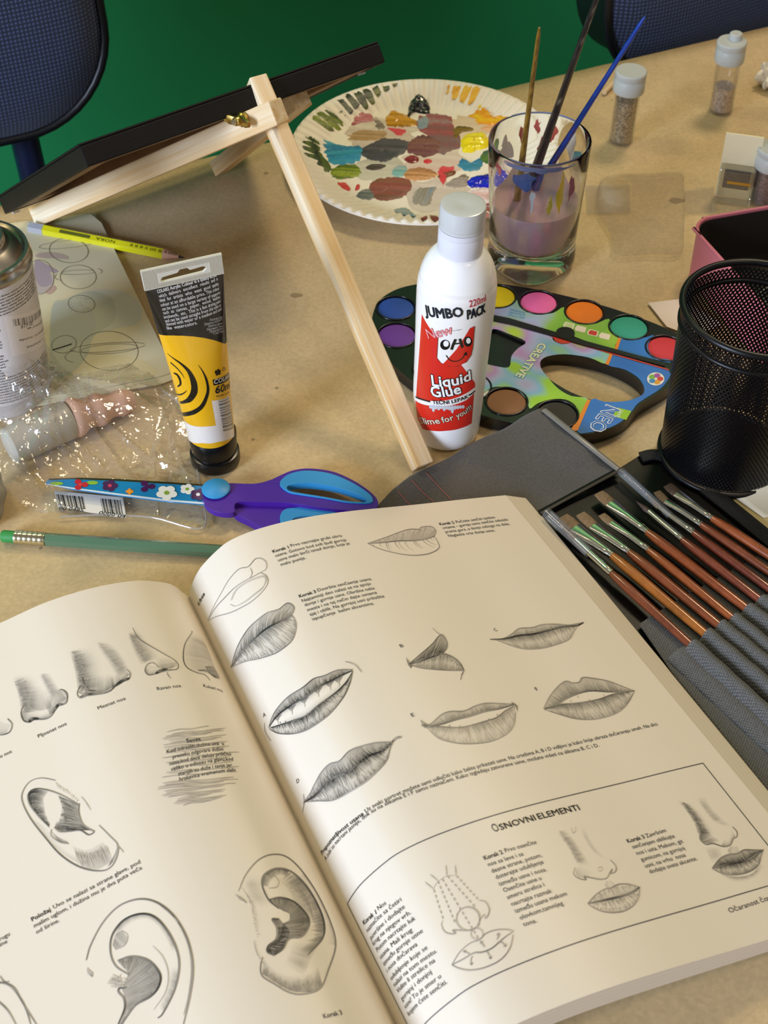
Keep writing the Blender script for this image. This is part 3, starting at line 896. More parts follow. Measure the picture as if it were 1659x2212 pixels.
d.line([(400, 555), (385, 595), (402, 618), (440, 605), (500, 598), (545, 585), (578, 555), (610, 535), (640, 525), (648, 495), (630, 475)], 1.9, .8)
d.line([(410, 515), (425, 560), (445, 580), (480, 582)], 2.4, .8); d.line([(568, 562), (610, 533), (644, 520)], 5, .95); d.line([(400, 612), (440, 600), (480, 598)], 4, .85)
d.done('nose_drawing', 'L')
d = Draw(SL, ZB)
d.tone([(632, 290), (665, 380), (705, 460)], [(690, 280), (740, 350), (800, 420)], [.08, .42, .36, .2, .02], fade=(.2, .15), n=50, m=14)
d.tone([(790, 470), (840, 470), (882, 460)], [(780, 420), (830, 420), (875, 435)], [.35, .18, .05], n=30)
d.hatch([(640, 300), (670, 370), (710, 440)], [(680, 300), (720, 360), (760, 420)], 40, .45, hi=(.5, 1))
d.tone([(720, 480), (740, 505), (800, 492), (850, 482)], [(740, 455), (770, 460), (810, 450), (880, 440)], [.4, .2, .05, .12])
d.line([(660, 268), (690, 320), (750, 360), (820, 400), (870, 430), (888, 455), (878, 475), (835, 480)], 1.6, .7); d.line([(830, 488), (838, 505), (852, 522)], 1.4, .65)
d.line([(790, 465), (765, 443), (735, 450), (722, 480), (738, 502), (772, 498), (800, 480), (835, 475)], 1.6, .7); d.line([(775, 497), (800, 482), (834, 474)], 5, .95)
d.done('nose_drawing', 'L')
d = Draw(SL, ZB)
d.tone([(955, 290), (920, 350), (915, 420), (930, 460), (975, 490)], [(1010, 320), (1040, 390), (1062, 450), (1085, 500), (1098, 525)], [.05, .25, .3, .25], fade=(.15, .05))
d.tone([(1020, 460), (1040, 495), (1070, 520)], [(1060, 460), (1082, 490), (1095, 520)], [.5, .35, .3], n=16)
d.line([(950, 285), (955, 292), (920, 350), (912, 420), (930, 465), (975, 490), (1020, 503), (1045, 530)], 1.7, .75); d.line([(985, 480), (1030, 482), (1060, 505), (1090, 522)], 2.2, .7)
d.done('nose_drawing', 'L')
# --- ears
d = Draw(SL, ZC)
out = [(270, 103), (200, 92), (145, 110), (110, 160), (110, 210), (150, 290), (220, 380), (290, 460), (370, 515), (450, 540), (520, 535), (560, 490), (572, 420), (530, 370), (480, 320)]
d.line(out, 1.9, .75)
hx = [(385, 222), (300, 175), (230, 150), (170, 145), (138, 170), (145, 220), (190, 280), (240, 330)]
d.tone([(170, 145), (138, 170), (145, 220), (190, 280), (235, 325)], [(235, 155), (212, 190), (215, 230), (225, 280), (245, 315)], [.95, .8, .5, .2])
d.hatch([(150, 165), (150, 220), (200, 290)], [(215, 165), (212, 220), (235, 290)], 45, .7, hi=(.5, .95))
d.tone([(280, 175), (300, 240), (280, 310), (262, 340)], [(385, 220), (385, 270), (400, 310), (440, 345)], [.25, .5, .75, .5, .4])
d.hatch([(285, 180), (300, 240), (270, 330)], [(380, 220), (385, 270), (420, 340)], 50, .6, hi=(.6, 1))
d.tone([(265, 330), (300, 350), (350, 345), (440, 345)], [(275, 300), (310, 310), (350, 310), (400, 310)], [.75, .5, .1])
d.tone([(255, 360), (290, 400), (335, 412)], [(245, 345), (280, 375), (330, 400)], [.6, .3], n=18)
d.tone([(160, 290), (230, 380), (300, 455), (400, 515)], [(220, 330), (260, 390), (330, 450), (420, 500)], [.15, .1, .02])
d.tone([(350, 420), (420, 440), (500, 400)], [(400, 530), (470, 535), (545, 495)], [.08, .25, .3, .2]); d.hatch([(360, 430), (430, 440), (510, 400)], [(380, 520), (470, 530), (550, 490)], 46, .35, lo=(.1, .4))
d.tone([(545, 480), (568, 425), (560, 400)], [(520, 525), (555, 490), (572, 430)], [.5, .6, .5], n=14)
d.line(hx, 2, .8); d.line([(385, 215), (383, 260), (400, 312), (432, 338), (456, 352), (430, 367), (390, 345), (340, 350), (290, 352), (262, 330)], 1.9, .75); d.line([(250, 340), (248, 370), (290, 402), (335, 412)], 1.6, .55)
d.hatch([(270, 110), (330, 150), (390, 200)], [(285, 150), (330, 180), (370, 215)], 22, .3); d.line([(395, 182), (420, 215), (440, 248)], 1.2, .4); d.line([(572, 420), (600, 452)], 1.2, .5)
d.done('ear_drawing', 'L')
d = Draw(SL, ZC)
out = [(418, 975), (440, 900), (500, 790), (580, 710), (680, 678), (770, 700), (850, 770), (910, 880), (935, 1010), (920, 1150), (885, 1300)]
d.line(out, 2.4, .75); d.line([(770, 702), (852, 778), (908, 890), (928, 1010), (915, 1140), (890, 1240)], 1.6, .5)
hx = [(625, 1045), (560, 1000), (535, 930), (545, 850), (600, 780), (680, 750), (750, 765), (810, 830), (855, 920), (868, 1010), (845, 1120), (790, 1230), (765, 1255)]
d.line(hx, 2.6, .85)
cA = [(570, 975), (640, 955), (720, 975), (775, 1040), (770, 1100), (730, 1150), (660, 1190), (620, 1240), (580, 1300)]
cB = [(600, 1010), (620, 1040), (600, 1080), (590, 1110), (600, 1140), (605, 1180), (600, 1220), (590, 1260), (560, 1300)]
d.tone(cA, cB, [.62, .55, .45, .5, .4]); d.hatch(cA, cB, 60, .55, hi=(.5, 1), wpx=1.3)
d.line(cA, 2.5, .85); d.line([(615, 1108), (580, 1110), (575, 1128), (600, 1160), (603, 1210), (570, 1290)], 2.4, .8)
d.tone([(545, 850), (600, 780), (680, 750), (760, 770), (820, 845), (858, 930)], [(560, 870), (610, 810), (680, 775), (745, 790), (800, 860), (835, 940)], [.55, .25, .02], fade=(.1, .1))
d.tone([(868, 1010), (845, 1120), (790, 1230)], [(830, 1000), (810, 1100), (770, 1200)], [.5, .25, .03], fade=(.2, .1))
d.tone([(545, 900), (560, 850), (590, 830)], [(560, 925), (600, 905), (618, 865)], [.4, .35, .3], n=16); d.line([(590, 830), (618, 855), (605, 900), (560, 925)], 1.2, .4)
d.line([(740, 905), (790, 960), (815, 1040), (800, 1130), (745, 1215)], 1.2, .35)
for i in range(5): d.line([(424 + 5 * i, 1008 + 6 * i), (428 + 5 * i, 1035), (448, 1056)], 1.2, .4)
for i in range(26): d.line([(528 + RNG.uniform(-12, 70), 1040 + i * 2.6), (560 + RNG.uniform(0, 60), 1062 + i * 2)], 1.0, .25, True, 3)
d.done('ear_drawing', 'L')
d = Draw(SL, ZC)
out = [(1155, 640), (1190, 560), (1250, 490), (1320, 462), (1390, 475), (1460, 540), (1540, 660), (1600, 790), (1625, 900), (1590, 1020), (1550, 1110), (1470, 1138), (1400, 1130), (1330, 1090), (1270, 1050), (1262, 1000), (1272, 960)]
hx = [(1350, 725), (1300, 680), (1270, 610), (1280, 560), (1340, 530), (1410, 545), (1480, 610), (1540, 710), (1570, 800), (1560, 870), (1490, 950)]
d.tone([(1410, 545), (1480, 610), (1540, 710), (1570, 800), (1560, 870), (1490, 950)], [(1360, 570), (1430, 640), (1490, 720), (1520, 800), (1515, 870), (1440, 930)], [.62, .55, .42, .25, .08], fade=(.1, .1), m=16)
d.tone([(1340, 570), (1400, 640), (1440, 720)], [(1440, 600), (1500, 700), (1525, 800)], [.12, .2, .25, .3], fade=(.2, .2))
d.tone([(1420, 880), (1400, 940), (1380, 1000)], [(1540, 900), (1500, 980), (1470, 1060)], [.05, .2, .3, .12], fade=(.3, .3))
d.hatch([(1410, 545), (1480, 610), (1540, 710), (1570, 800), (1555, 880)], [(1350, 600), (1420, 660), (1470, 730), (1500, 800), (1480, 880)], 60, .5, hi=(.3, .9))
d.tone([(1270, 610), (1280, 560), (1340, 530), (1400, 540)], [(1300, 620), (1310, 590), (1350, 560), (1390, 570)], [.65, .45, .15])
cA = [(1300, 680), (1360, 670), (1430, 695), (1490, 760), (1495, 810), (1460, 860), (1400, 870), (1370, 920), (1330, 950)]
cB = [(1330, 710), (1370, 735), (1400, 750), (1400, 780), (1370, 800), (1360, 850), (1340, 880), (1310, 905), (1298, 930)]
d.tone(cA, cB, [.75, .65, .6, .65]); d.hatch(cA, cB, 50, .6, hi=(.5, 1))
d.tone([(1320, 775), (1345, 820), (1340, 870), (1300, 905), (1295, 935)], [(1350, 770), (1400, 830), (1390, 880), (1360, 930), (1325, 955)], [.75, .7, .55])
d.tone([(1270, 1040), (1340, 1085), (1420, 1125), (1520, 1125), (1560, 1090)], [(1280, 970), (1340, 1030), (1420, 1050), (1500, 1040), (1540, 1000)], [.5, .35, .15, .03]); d.hatch([(1275, 1045), (1400, 1125), (1550, 1095)], [(1290, 990), (1400, 1050), (1530, 1010)], 60, .55, hi=(.3, .8))
d.tone([(1625, 900), (1600, 800), (1545, 670), (1470, 550)], [(1585, 900), (1575, 810), (1525, 690), (1450, 570)], [.25, .08, .02])
d.tone([(1200, 560), (1190, 620), (1240, 720)], [(1260, 560), (1280, 640), (1330, 720)], [.05, .22, .15, .02], fade=(.3, .3)); d.hatch([(1170, 620), (1210, 700), (1240, 860)], [(1200, 660), (1240, 720), (1265, 860)], 30, .35)
d.line(out, 2.0, .75); d.line(hx, 2.6, .85); d.line(cA, 2.2, .8); d.line([(1350, 775), (1318, 776), (1340, 815), (1338, 870), (1300, 905), (1296, 935), (1330, 952)], 2.4, .85)
d.line([(1290, 590), (1320, 560), (1350, 590), (1340, 620), (1300, 625)], 1.2, .4); d.line([(1230, 880), (1245, 940), (1285, 1000)], 1.2, .4)
for i in range(6): d.line([(1140 + 4 * i, 655 + 5 * i), (1165 + 4 * i, 672 + 3 * i), (1195, 698)], 1.1, .35)
d.done('ear_drawing', 'L')
d = Draw(SL, ZC)
for c in ([(-20, 1080), (0, 1082), (50, 1100), (100, 1160), (130, 1220), (150, 1290)], [(-20, 1170), (0, 1180), (40, 1220), (80, 1290)], [(0, 1050), (20, 1078), (70, 1110), (110, 1180), (180, 1290)], [(-10, 1086), (45, 1078)]): d.line(c, 2, .65)
d.done('ear_drawing', 'L')
d = Draw(SL, ZB)
for i, y in enumerate(list(range(765, 865, 11)) + list(range(895, 1010, 24)) + list(range(1020, 1140, 10))):
    x0 = 830 + 25 * math.sin(i * 1.7) - (30 if y > 1000 else 0) + max(0, y - 1060) * 1.5; x1 = 1040 + 90 * abs(math.sin(i * 1.1)) + (60 if 860 < y < 1060 else 0)
    d.line([(x0, y + 22), (x0 + (x1 - x0) * .3, y + 9), (x0 + (x1 - x0) * .6, y + 6), (x1, y - 8)], 1.5, .42)
    if i % 2: d.line([(x0 + 8, y + 28), (x0 + (x1 - x0) * .4, y + 14), (x1 - 20, y)], 1.0, .3)
d.done('pencil_scribble', 'L')
# --- the lettering
def lines(S, zm, rows, page, size=.0031):
    mb = None
    for r in rows:
        single = len(r[0]) < 3 or r[0].endswith(' nos')
        if mb is None or single or (len(r) > 3 and r[3] == BO) or r[0] in ('Savet', 'O', 'Uz svaki', 'Usta', 'rugu') or last_single:
            if mb is not None and len(mb.v): mb.obj('printed_text', m_print, PG[page], recalc=False)
            mb = MB()
        last_single = single and r[0] != 'O'
        t, p, q = r[0], r[1], r[2]
        b_ = r[3] if len(r) > 3 else 0
        sz = r[4] if len(r) > 4 else size
        sh = r[5] if len(r) > 5 else 0
        (x0, y0), (x1, y1) = zm([p, q])
        text_px(mb, S, t, (x0, y0), (x1, y1), sz, .0003, INK * .8, b_, sh)
    mb.obj('printed_text', m_print, PG[page], recalc=False)
BO = .016
lines(SR, ZA, [('Usta', (64, 530), (92, 478), .02, .0034, .2), ('Korak 1', (405, 287), (478, 266), BO), ('Prvo nacrtajte grubi obris', (488, 260), (722, 213)), ('usana. Gotovo kod svih ljudi gornja', (417, 306), (742, 232)), ('usna malo štrči iznad donje, koja je', (430, 327), (757, 248)), ('malo punija.', (442, 347), (556, 314)),
    ('Korak 2', (1172, 160), (1238, 152), BO), ('Počnite senčiti tankim', (1248, 150), (1425, 128)), ('crtama – gornju usnu senčite odozdo', (1186, 178), (1485, 138)), ('prema gore, a donju odozgo na dole.', (1198, 196), (1493, 158)), ('Naglasite crte donje usne.', (1212, 214), (1425, 188)),
    ('Korak 3', (527, 493), (603, 470), BO), ('Dovršite senčaenje usana.', (612, 465), (860, 411)), ('Najtamniji deo nalazi se na spoju', (540, 514), (854, 433)), ('donje i gornje usne. Obrišite neka', (552, 533), (872, 454)), ('mesta i na taj način dajte usnama', (564, 556), (883, 474)), ('sjaj i oblik. Na gornjoj usni prikažite', (575, 577), (917, 491)), ('ispupčenje  belim akcentima.', (587, 598), (870, 524)),
    ('B', (992, 722), (1006, 718)), ('A', (361, 1043), (372, 1035)), ('D', (516, 1346), (527, 1338)), ('E', (1043, 1040), (1056, 1036)), ('C', (1425, 648), (1437, 644))], 'R')
lines(SR, ZF, [('F', (829, 499), (840, 494))], 'R')
pe, pf = (840 + 1507 / 2.592, 1300 + 693 / 2.592), (840 + 1180 / 2.592, 1300 + 812 / 2.592)
Zp = lambda p: ((p[0] - 640) * 2.765, (p[1] - 1560) * 2.765)
lines(SR, ZD, [('Prepoznatljivost usana', (158, 795), (405, 555), BO),
    ('Uz svaki portret možete sami odlučiti kako želite prikazati usne. Na crtežima A, B i D vidljivo je kako linije obraza dočaravaju smeh. Na slici', (418, 543), Zp(pe)),
    ('A zubi su nacrtani jasnije, dok su na slikama E i F samo naznačeni. Kako izgledaju zatvorene usne, možete videti na slikama B, C i D.', (178, 830), Zp(pf)),
    ('Korak 1', (407, 1213), (482, 1146), BO), ('Nos', (493, 1126), (540, 1088)), ('naznačite sa četiri', (428, 1258), (632, 1068)), ('površine i dodajte', (450, 1302), (652, 1110)), ('krug na njegov vrh.', (465, 1337), (688, 1145)), ('Potom nacrtajte luk', (488, 1375), (715, 1180)), ('usana. Mali krug', (508, 1417), (697, 1250)), ('između gornje usne', (528, 1458), (760, 1255)), ('i nosa dočarava', (547, 1497), (727, 1335)), ('udubljenje koje se', (572, 1543), (787, 1355)), ('nalazi na tom mestu.', (590, 1583), (843, 1375)), ('Vidite li strelice na', (610, 1622), (833, 1432)), ('gornjoj i donjoj', (635, 1668), (812, 1500)), ('usni? To je smer u', (655, 1712), (868, 1527)), ('kojem ćete senčiti.', (675, 1757), (905, 1560)),
    ('Korak 2', (1127, 825), (1237, 787), BO), ('Prvo osenčite', (1252, 780), (1438, 727)), ('nos sa leve i sa', (1150, 863), (1360, 797)), ('desne strane, potom,', (1172, 903), (1470, 805)), ('doterajte udubljenje', (1197, 940), (1480, 845)), ('između usne i nosa.', (1217, 980), (1498, 890)), ('Osenčite usne u', (1243, 1018), (1467, 942)), ('smeru strelica i', (1265, 1060), (1485, 980)), ('nacrtajte razmak', (1290, 1100), (1530, 1018)), ('između usana mekom', (1313, 1142), (1620, 1035)), ('olovkom,tamnijeg', (1340, 1182), (1597, 1092)), ('tona.', (1360, 1222), (1440, 1197))], 'R')
lines(SR, ZE, [('O', (75, 478), (108, 468), 0, .0064), ('SNOVNI', (114, 465), (318, 407), 0, .0046), ('ELEMENTI', (334, 403), (572, 348), 0, .0046), ('SNOVNI', (115.2, 464.3), (319.2, 406.3), 0, .0046), ('ELEMENTI', (335.2, 402.3), (573.2, 347.3), 0, .0046), ('SNOVNI', (114.6, 465.8), (318.6, 407.8), 0, .0046), ('ELEMENTI', (334.6, 403.8), (572.6, 348.8), 0, .0046),
    ('Korak 3', (850, 540), (948, 513), BO), ('Završnim', (958, 510), (1072, 475)), ('senčenjem oblikujte', (878, 573), (1122, 508)), ('nos i usta. Mekom, git', (902, 610), (1170, 538)), ('gumicom, na gornjoj', (928, 647), (1180, 578)), ('usni, na vrhu  nosa', (952, 684), (1185, 618)), ('dodajte svete akcente.', (978, 717), (1252, 638)), ('Očaranost čov', (1440, 945), (1680, 866), 0, .0036)], 'R')
mb = MB()
def rule(S, p, q, n=60, wd=.00042):
    a, b_ = S.inv(*p), S.inv(*q)
    ribbon(mb, S, np.array([a + (b_ - a) * i / n for i in range(n + 1)]), wd, .0003, INK)
rule(SR, (751, 1952), (1518, 1649)); rule(SR, (1518, 1649), (1708, 1889)); rule(SR, (751, 1952), (905, 2262)); rule(SR, (900, 2235), (1715, 1898))
mb.obj('printed_frame', m_print, PG['R'], recalc=False)
lines(SL, ZB, [('Pljosnat nos', (192, 817), (333, 752)), ('Mesnat nos', (490, 677), (626, 627)), ('Ravan nos', (784, 580), (902, 564)), ('Kukast nos', (1013, 563), (1108, 590)), ('o nos', (2, 918), (60, 890)),
    ('Savet', (930, 840), (1000, 831), .03), ('Kod odraslih,dužina uva  u', (830, 895), (1118, 852), .006, .0033, .3), ('proseku odgovara dužini', (858, 920), (1115, 880), .006, .0033, .3), ('nosa,kod dece deluju prilično', (845, 955), (1152, 905), .006, .0033, .3), ('veliko u odnosu na glavu,kod', (855, 982), (1165, 930), .006, .0033, .3), ('starijih su duže i tanje jer', (888, 1006), (1158, 960), .006, .0033, .3), ('hrskavica vremenom slabi.', (893, 1033), (1178, 985), .006, .0033, .3)], 'L')
lines(SL, ZC, [('Položaj', (157, 787), (247, 737), BO), ('Uvo se nalazi sa strane glave, pod', (262, 727), (682, 505)), ('malim uglom, i dužina mu je dva puta veća', (168, 818), (690, 533)), ('od širine.', (178, 848), (290, 788)), ('rugu', (2, 882), (50, 854)), ('šne', (0, 910), (38, 890)), ('Korak 3', (1570, 1257), (1659, 1237), BO * .5)], 'L')
# ================================================================== helpers for standing things
def stand(base_px, top_px, lean=None):
    """base point on the table and the height at which the axis passes top_px"""
    B = P(*base_px)
    d = ray(*top_px)
    hh, k = np.hypot(B[0], B[1]), np.hypot(d[0], d[1])
    Q = CAM + d * hh / k
    return B, Q
m_black = mat('black_plastic_gloss', '#0b0b0d', .28)
m_white = mat('white_plastic', '#eceae6', .22, sss=.0)
m_metal = mat('polished_metal', '#d8d6d0', .18, 1.0)
m_gold = mat('brass_yellow_metal', '#c9a95a', .25, 1.0)
m_ink = mat('label_print', '#ffffff', .3, attr=True)

# ------------------------------------------------------------------ pine easel
def pine(name):
    m = mat(name, '#d9bd8c', .5, noise=[(9, .10, (1, 1, 1)), (70, .09)], spec=.3)
    return m
def stick(a, b, w, h, side, name, parent, grain, ends=.003):
    """square wooden bar from a to b; side = direction of its w axis"""
    a, b = np.array(a), np.array(b)
    t = nz(b - a); u = nz(side - t * (side @ t)); v = np.cross(t, u)
    m = mat(name + '_pine', '#ead2a6', .5, spec=.3)
    nt = m.node_tree; N = nt.nodes.new; L = nt.links.new
    tc = N('ShaderNodeTexCoord'); mp = N('ShaderNodeMapping')
    # stretch the noise along the bar so that the grain runs lengthwise
    e = Matrix((u.tolist(), v.tolist(), t.tolist())).to_euler()
    mp.inputs['Rotation'].default_value = e
    mp2 = N('ShaderNodeMapping'); mp2.inputs['Scale'].default_value = (160, 160, 5)
    tx = N('ShaderNodeTexNoise'); tx.inputs['Scale'].default_value = 1; tx.inputs['Detail'].default_value = 3
    L(tc.outputs['Object'], mp.inputs[0]); L(mp.outputs[0], mp2.inputs[0]); L(mp2.outputs[0], tx.inputs['Vector'])
    r = N('ShaderNodeValToRGB'); r.color_ramp.elements[0].position = .35; r.color_ramp.elements[1].position = .65
    r.color_ramp.elements[0].color = (*lin('#dcb67c'), 1); r.color_ramp.elements[1].color = (*lin('#f4e6c8'), 1)
    L(tx.outputs['Fac'], r.inputs[0]); L(r.outputs[0], nt.nodes['Principled BSDF'].inputs['Base Color'])
    return MB().box((a + b) / 2, (u, v, t), (w, h, np.linalg.norm(b - a))).obj(name, m, parent, bevel=.0009)
Af, Bf, Rf = P(85, 478), P(475, 373), P(913, 1019)
JA, JB = P(603, 240, .158), P(650, 214, .137)
X = P(583, 242, .147)
k_ = 1.0
for _ in range(60):
    top = Rf + (X - Rf) * k_
    if proj(top)[1] <= 172: break
    k_ += .004
eas = thing('table_easel', (Af + Rf) / 2, 'small pine tabletop easel straddling the middle of the table', 'easel')
hs = nz(np.array([-.88, -.47, 0]))
w_ = .0125
zlift = ZV * .005
stick(Rf + ZV * .004, top, .0118, .0118, np.cross(nz(X - Rf), ZV), 'rear_leg', eas, 0)
cv_n = None
legA = stick(Af + zlift, JA, w_ * .95, .0150, np.array([.819, .574, 0]), 'front_leg', eas, 1)
legB = stick(Bf + zlift, JB, w_, .0115, np.array([.819, .574, 0]), 'front_leg', eas, 1)
# bolt with wing nut through the near leg
bo = P(524, 263, .146)
tA = nz(JA - Af)
sideA = nz(np.array([.819, .574, 0]) - tA * (np.array([.819, .574, 0]) @ tA))
nA, sideA = sideA, np.cross(tA, sideA)
if nA @ (CAM - bo) < 0: nA = -nA
lineA = Af + zlift + tA * ((bo - Af) @ tA)
bo = lineA + nA * .0062
wn = MB()
wn.lathe([(.0045, 0), (.0045, .0022), (.0032, .0035), (.0028, .007), (.0012, .0074)], bo, 16, axis=nA)
wn.obj('wing_nut', m_gold, eas, smooth=40)
for sg in (1, -1):
    a0_ = bo + nA * .004 + tA * sg * .002
    MB().tube([a0_, a0_ + (tA * sg * .004 + nA * .0015 - sideA * sg * .003), a0_ + (tA * sg * .0072 + nA * .0018 - sideA * sg * .0048)], [.0014, .0015, .0012], 8, sq=([1, 1, 1], [2.0, 2.2, 1.6])).obj('nut_wing', m_gold, eas, smooth=60)
MB().tube([bo - nA * .011, bo + nA * .009], .0018, 10).obj('bolt', m_metal, eas, smooth=40)
# ------------------------------------------------------------------ canvas leaning on the easel
K = P(189, 361, .150); E_ = P(833, 134, .150); Lc = P(15, 462, .021)
e1 = nz(E_ - K); sl = Lc - K; e2 = nz(sl - e1 * (sl @ e1))
nn = np.cross(e1, e2)
if nn[2] < 0: nn = -nn
wC, hC, dC = np.linalg.norm(E_ - K), abs(sl @ e2), .0140
can = thing('stretched_canvas', K + e2 * hC + e1 * wC / 2, 'square canvas with black painted edges leaning on the easel', 'canvas')
m_cblk = mat('black_painted_canvas', '#0c0908', .6, noise=(60, .2), bump=(900, .15), spec=.25)
m_craw = mat('brown_canvas_back', '#7d6248', .8, noise=(40, .12), bump=(1200, .2))
m_bar = mat('stretcher_wood', '#8a6a48', .6, noise=(50, .15))
# front sheet wrapped over the sides
fr = MB()
def cp(a, b, c): return K + e1 * a + e2 * b + nn * c
def wrap(v): return K + np.outer(v[:, 0], e1) + np.outer(v[:, 1], e2) + np.outer(v[:, 2], nn)
bw = .004
fr.prism([(0, 0), (wC, 0), (wC, hC), (0, hC)], dC - .0015, dC, fn=wrap)
fr.prism([(0, 0), (wC, 0), (wC, hC), (0, hC)], 0, dC - .0016, holes=[[(bw, bw), (wC - bw, bw), (wC - bw, hC - bw), (bw, hC - bw)]], fn=wrap)
fr.obj('canvas_cover', m_cblk, can, bevel=.0012)
MB().box(cp(wC / 2, hC / 2, dC - .0035), (e1, e2, nn), (wC - 2 * bw, hC - 2 * bw, .002)).obj('canvas_back', m_craw, can)
bb = .016
for c, sz in ((cp(wC / 2, bw + bb / 2, dC / 2 - .001), (wC - 2 * bw, bb, .011)), (cp(wC / 2, hC - bw - bb / 2, dC / 2 - .001), (wC - 2 * bw, bb, .011)),
              (cp(bw + bb / 2, hC / 2, dC / 2 - .001), (bb, hC - 2 * bw - 2 * bb, .011)), (cp(wC - bw - bb / 2, hC / 2, dC / 2 - .001), (bb, hC - 2 * bw - 2 * bb, .011))):
    MB().box(c, (e1, e2, nn), sz).obj('stretcher_bar', m_bar, can, bevel=.001)
for a, b in ((wC * .94, .012), (wC * .03, hC * .97)):
    MB().box(cp(a, b, -.0012), (nz(e1 + .4 * e2), nz(e2 - .4 * e1), nn), (.006, .002, .0012)).obj('staple_tab', mat('clear_tab', '#cfcfcf', .25, .4), can)

# ------------------------------------------------------------------ glue bottle
GB, GQ = stand((962, 930), (982, 437))
ax = nz(np.array([math.tan(math.radians(2.2)), .0, 1.0]))
gl = thing('glue_bottle', GB, 'white squeeze bottle of liquid glue with red label and flip cap', 'bottle')
Rb = .0228
bp = [(.0150, 0), (.0190, .0008), (.0206, .004), (.0210, .012), (.0216, .04), (.0222, .075), (Rb, .100), (Rb, .112), (.0221, .119), (.0203, .126), (.0176, .1315), (.0148, .1350), (.0128, .1365)]
bprof = cr(bp, 6)
MB().lathe(bprof, GB, 72, axis=ax).obj('bottle_body', mat('glue_white', '#fbfaf8', .22, coat=.3), gl, smooth=50)
m_cap = mat('frosted_cap_plastic', '#dcdde6', .28)
cap = MB().lathe([(.0124, .1335), (.0128, .1345), (.0128, .1480), (.0126, .1485), (.0126, .1490), (.0129, .1495), (.0129, .1525)], GB, 64, axis=ax).obj('cap', m_cap, gl, smooth=30)
MB().lathe([(.0129, .1528), (.0129, .1535), (.0126, .1545), (.0129, .1550), (.0129, .1640), (.0124, .1658), (.0110, .1662), (.003, .1652), (0.0001, .1652)], GB, 64, axis=ax).obj('flip_lid', mat('clear_frosted_lid', '#c6c8c8', .2), cap, smooth=30)
_u = nz(np.cross(ax, (0, 1.0, .01))); _w = np.cross(ax, _u)
bq = np.array(bprof)
def f_bottle(a, b):
    """a = arc length around from the side facing the camera, b = height"""
    a = np.asarray(a, float); b = np.asarray(b, float)
    r = np.interp(b, bq[:, 1], bq[:, 0])
    ph = a / Rb
    fx = nz(np.array([-GB[0], -GB[1], 0]))         # towards the viewer's side of the table
    fx = nz(fx - ax * (fx @ ax)); fy = np.cross(ax, fx)
    return GB + np.outer(b, ax) + fx[None] * (r * np.cos(ph))[:, None] + fy[None] * (r * np.sin(ph))[:, None]
SB = Surf(f_bottle, -.034, .034, .003, .115, step=.0012, bstep=.006)
ZG = zoom(860, 400, 3.814)
def poly(mb, S, zm, pts, col, off, k=0, holes=()):
    q = S.px(zm(pts))
    if k: q = cr(q, k, True)
    fill(mb, S, q, off, lin(col) if isinstance(col, str) else col, [S.px(zm(h)) for h in holes])
def stroke(mb, S, zm, pts, wpx, col, off, k=6, closed=False, pxm=.00027):
    c = cr(S.px(zm(pts)), k, closed)
    if closed: c = np.vstack([c, c[:2]])
    ribbon(mb, S, c, wpx * pxm, off, lin(col))
def word(mb, S, zm, t, p, q, size, col, off, bold=.01, shear=0, halo=None, hw=.05):
    (a, b) = zm([p, q])
    if halo: text_px(mb, S, t, a, b, size, off - .00006, lin(halo), bold + hw, shear)
    text_px(mb, S, t, a, b, size, off, lin(col), bold, shear)
lab = MB()
# label sheet
q0 = SB.px(ZG([(62, 1720), (190, 880), (612, 1950)]))
aL, aR = -.040, .040
bT, bB = SB.inv(*ZG([(450, 915)])[0])[1], SB.inv(*ZG([(420, 2000)])[0])[1]
fill(lab, SB, [(aL, bB), (aR, bB), (aR, bT), (aL, bT)], .00008, lin('#f4f2ee'))
RED, O1, O2, O3 = '#d62a1c', .00016, .00024, .00032
aR_edge = SB.inv(*ZG([(640, 1660)])[0])[0]
poly(lab, SB, ZG, [(197, 1062), (330, 1260), (470, 1450), (520, 1480), (632, 1628), (634, 1660), (150, 1735)], RED, O1)
poly(lab, SB, ZG, [(143, 1772), (300, 1818), (450, 1810), (560, 1770), (625, 1712), (605, 1960), (520, 2000), (400, 2022), (280, 2022), (205, 2008), (160, 1920)], RED, O1)
for a0, b0, a1, b1 in ((146, 1742, 266, 1782), (580, 1730, 632, 1692)):
    stroke(lab, SB, ZG, [(a0, b0), ((a0 + a1) / 2, (b0 + b1) / 2 + 4), (a1, b1)], 4.5, '#141414', O2)
# shield face
sh = [(332, 1248), (410, 1205), (500, 1190), (628, 1160), (612, 1340), (598, 1400), (560, 1455), (490, 1488), (420, 1490), (355, 1462), (322, 1420)]
poly(lab, SB, ZG, sh, '#f4f2ee', O2)
poly(lab, SB, ZG, [(628, 1160), (612, 1340), (598, 1400), (560, 1455), (490, 1488), (420, 1490), (370, 1470), (480, 1350), (590, 1175)], RED, O3)
stroke(lab, SB, ZG, sh, 1.2, '#2a1a1a', O3 + .00004, 1, True)
O4 = .00042
def disc(mb, S, zm, c, rx, ry, col, off, n=24):
    poly(mb, S, zm, [(c[0] + rx * math.cos(t), c[1] + ry * math.sin(t)) for t in np.linspace(0, 2 * math.pi, n)[:-1]], col, off)
disc(lab, SB, ZG, (388, 1312), 40, 42, '#111111', O4); disc(lab, SB, ZG, (396, 1302), 22, 25, '#f4f2ee', O4 + .00006)
disc(lab, SB, ZG, (572, 1285), 34, 42, '#111111', O4); disc(lab, SB, ZG, (577, 1278), 18, 24, '#f4f2ee', O4 + .00006)
for s_ in ([(440, 1352), (454, 1310), (474, 1266)], [(530, 1335), (519, 1300), (507, 1262)]): stroke(lab, SB, ZG, s_, 6, '#111111', O4)
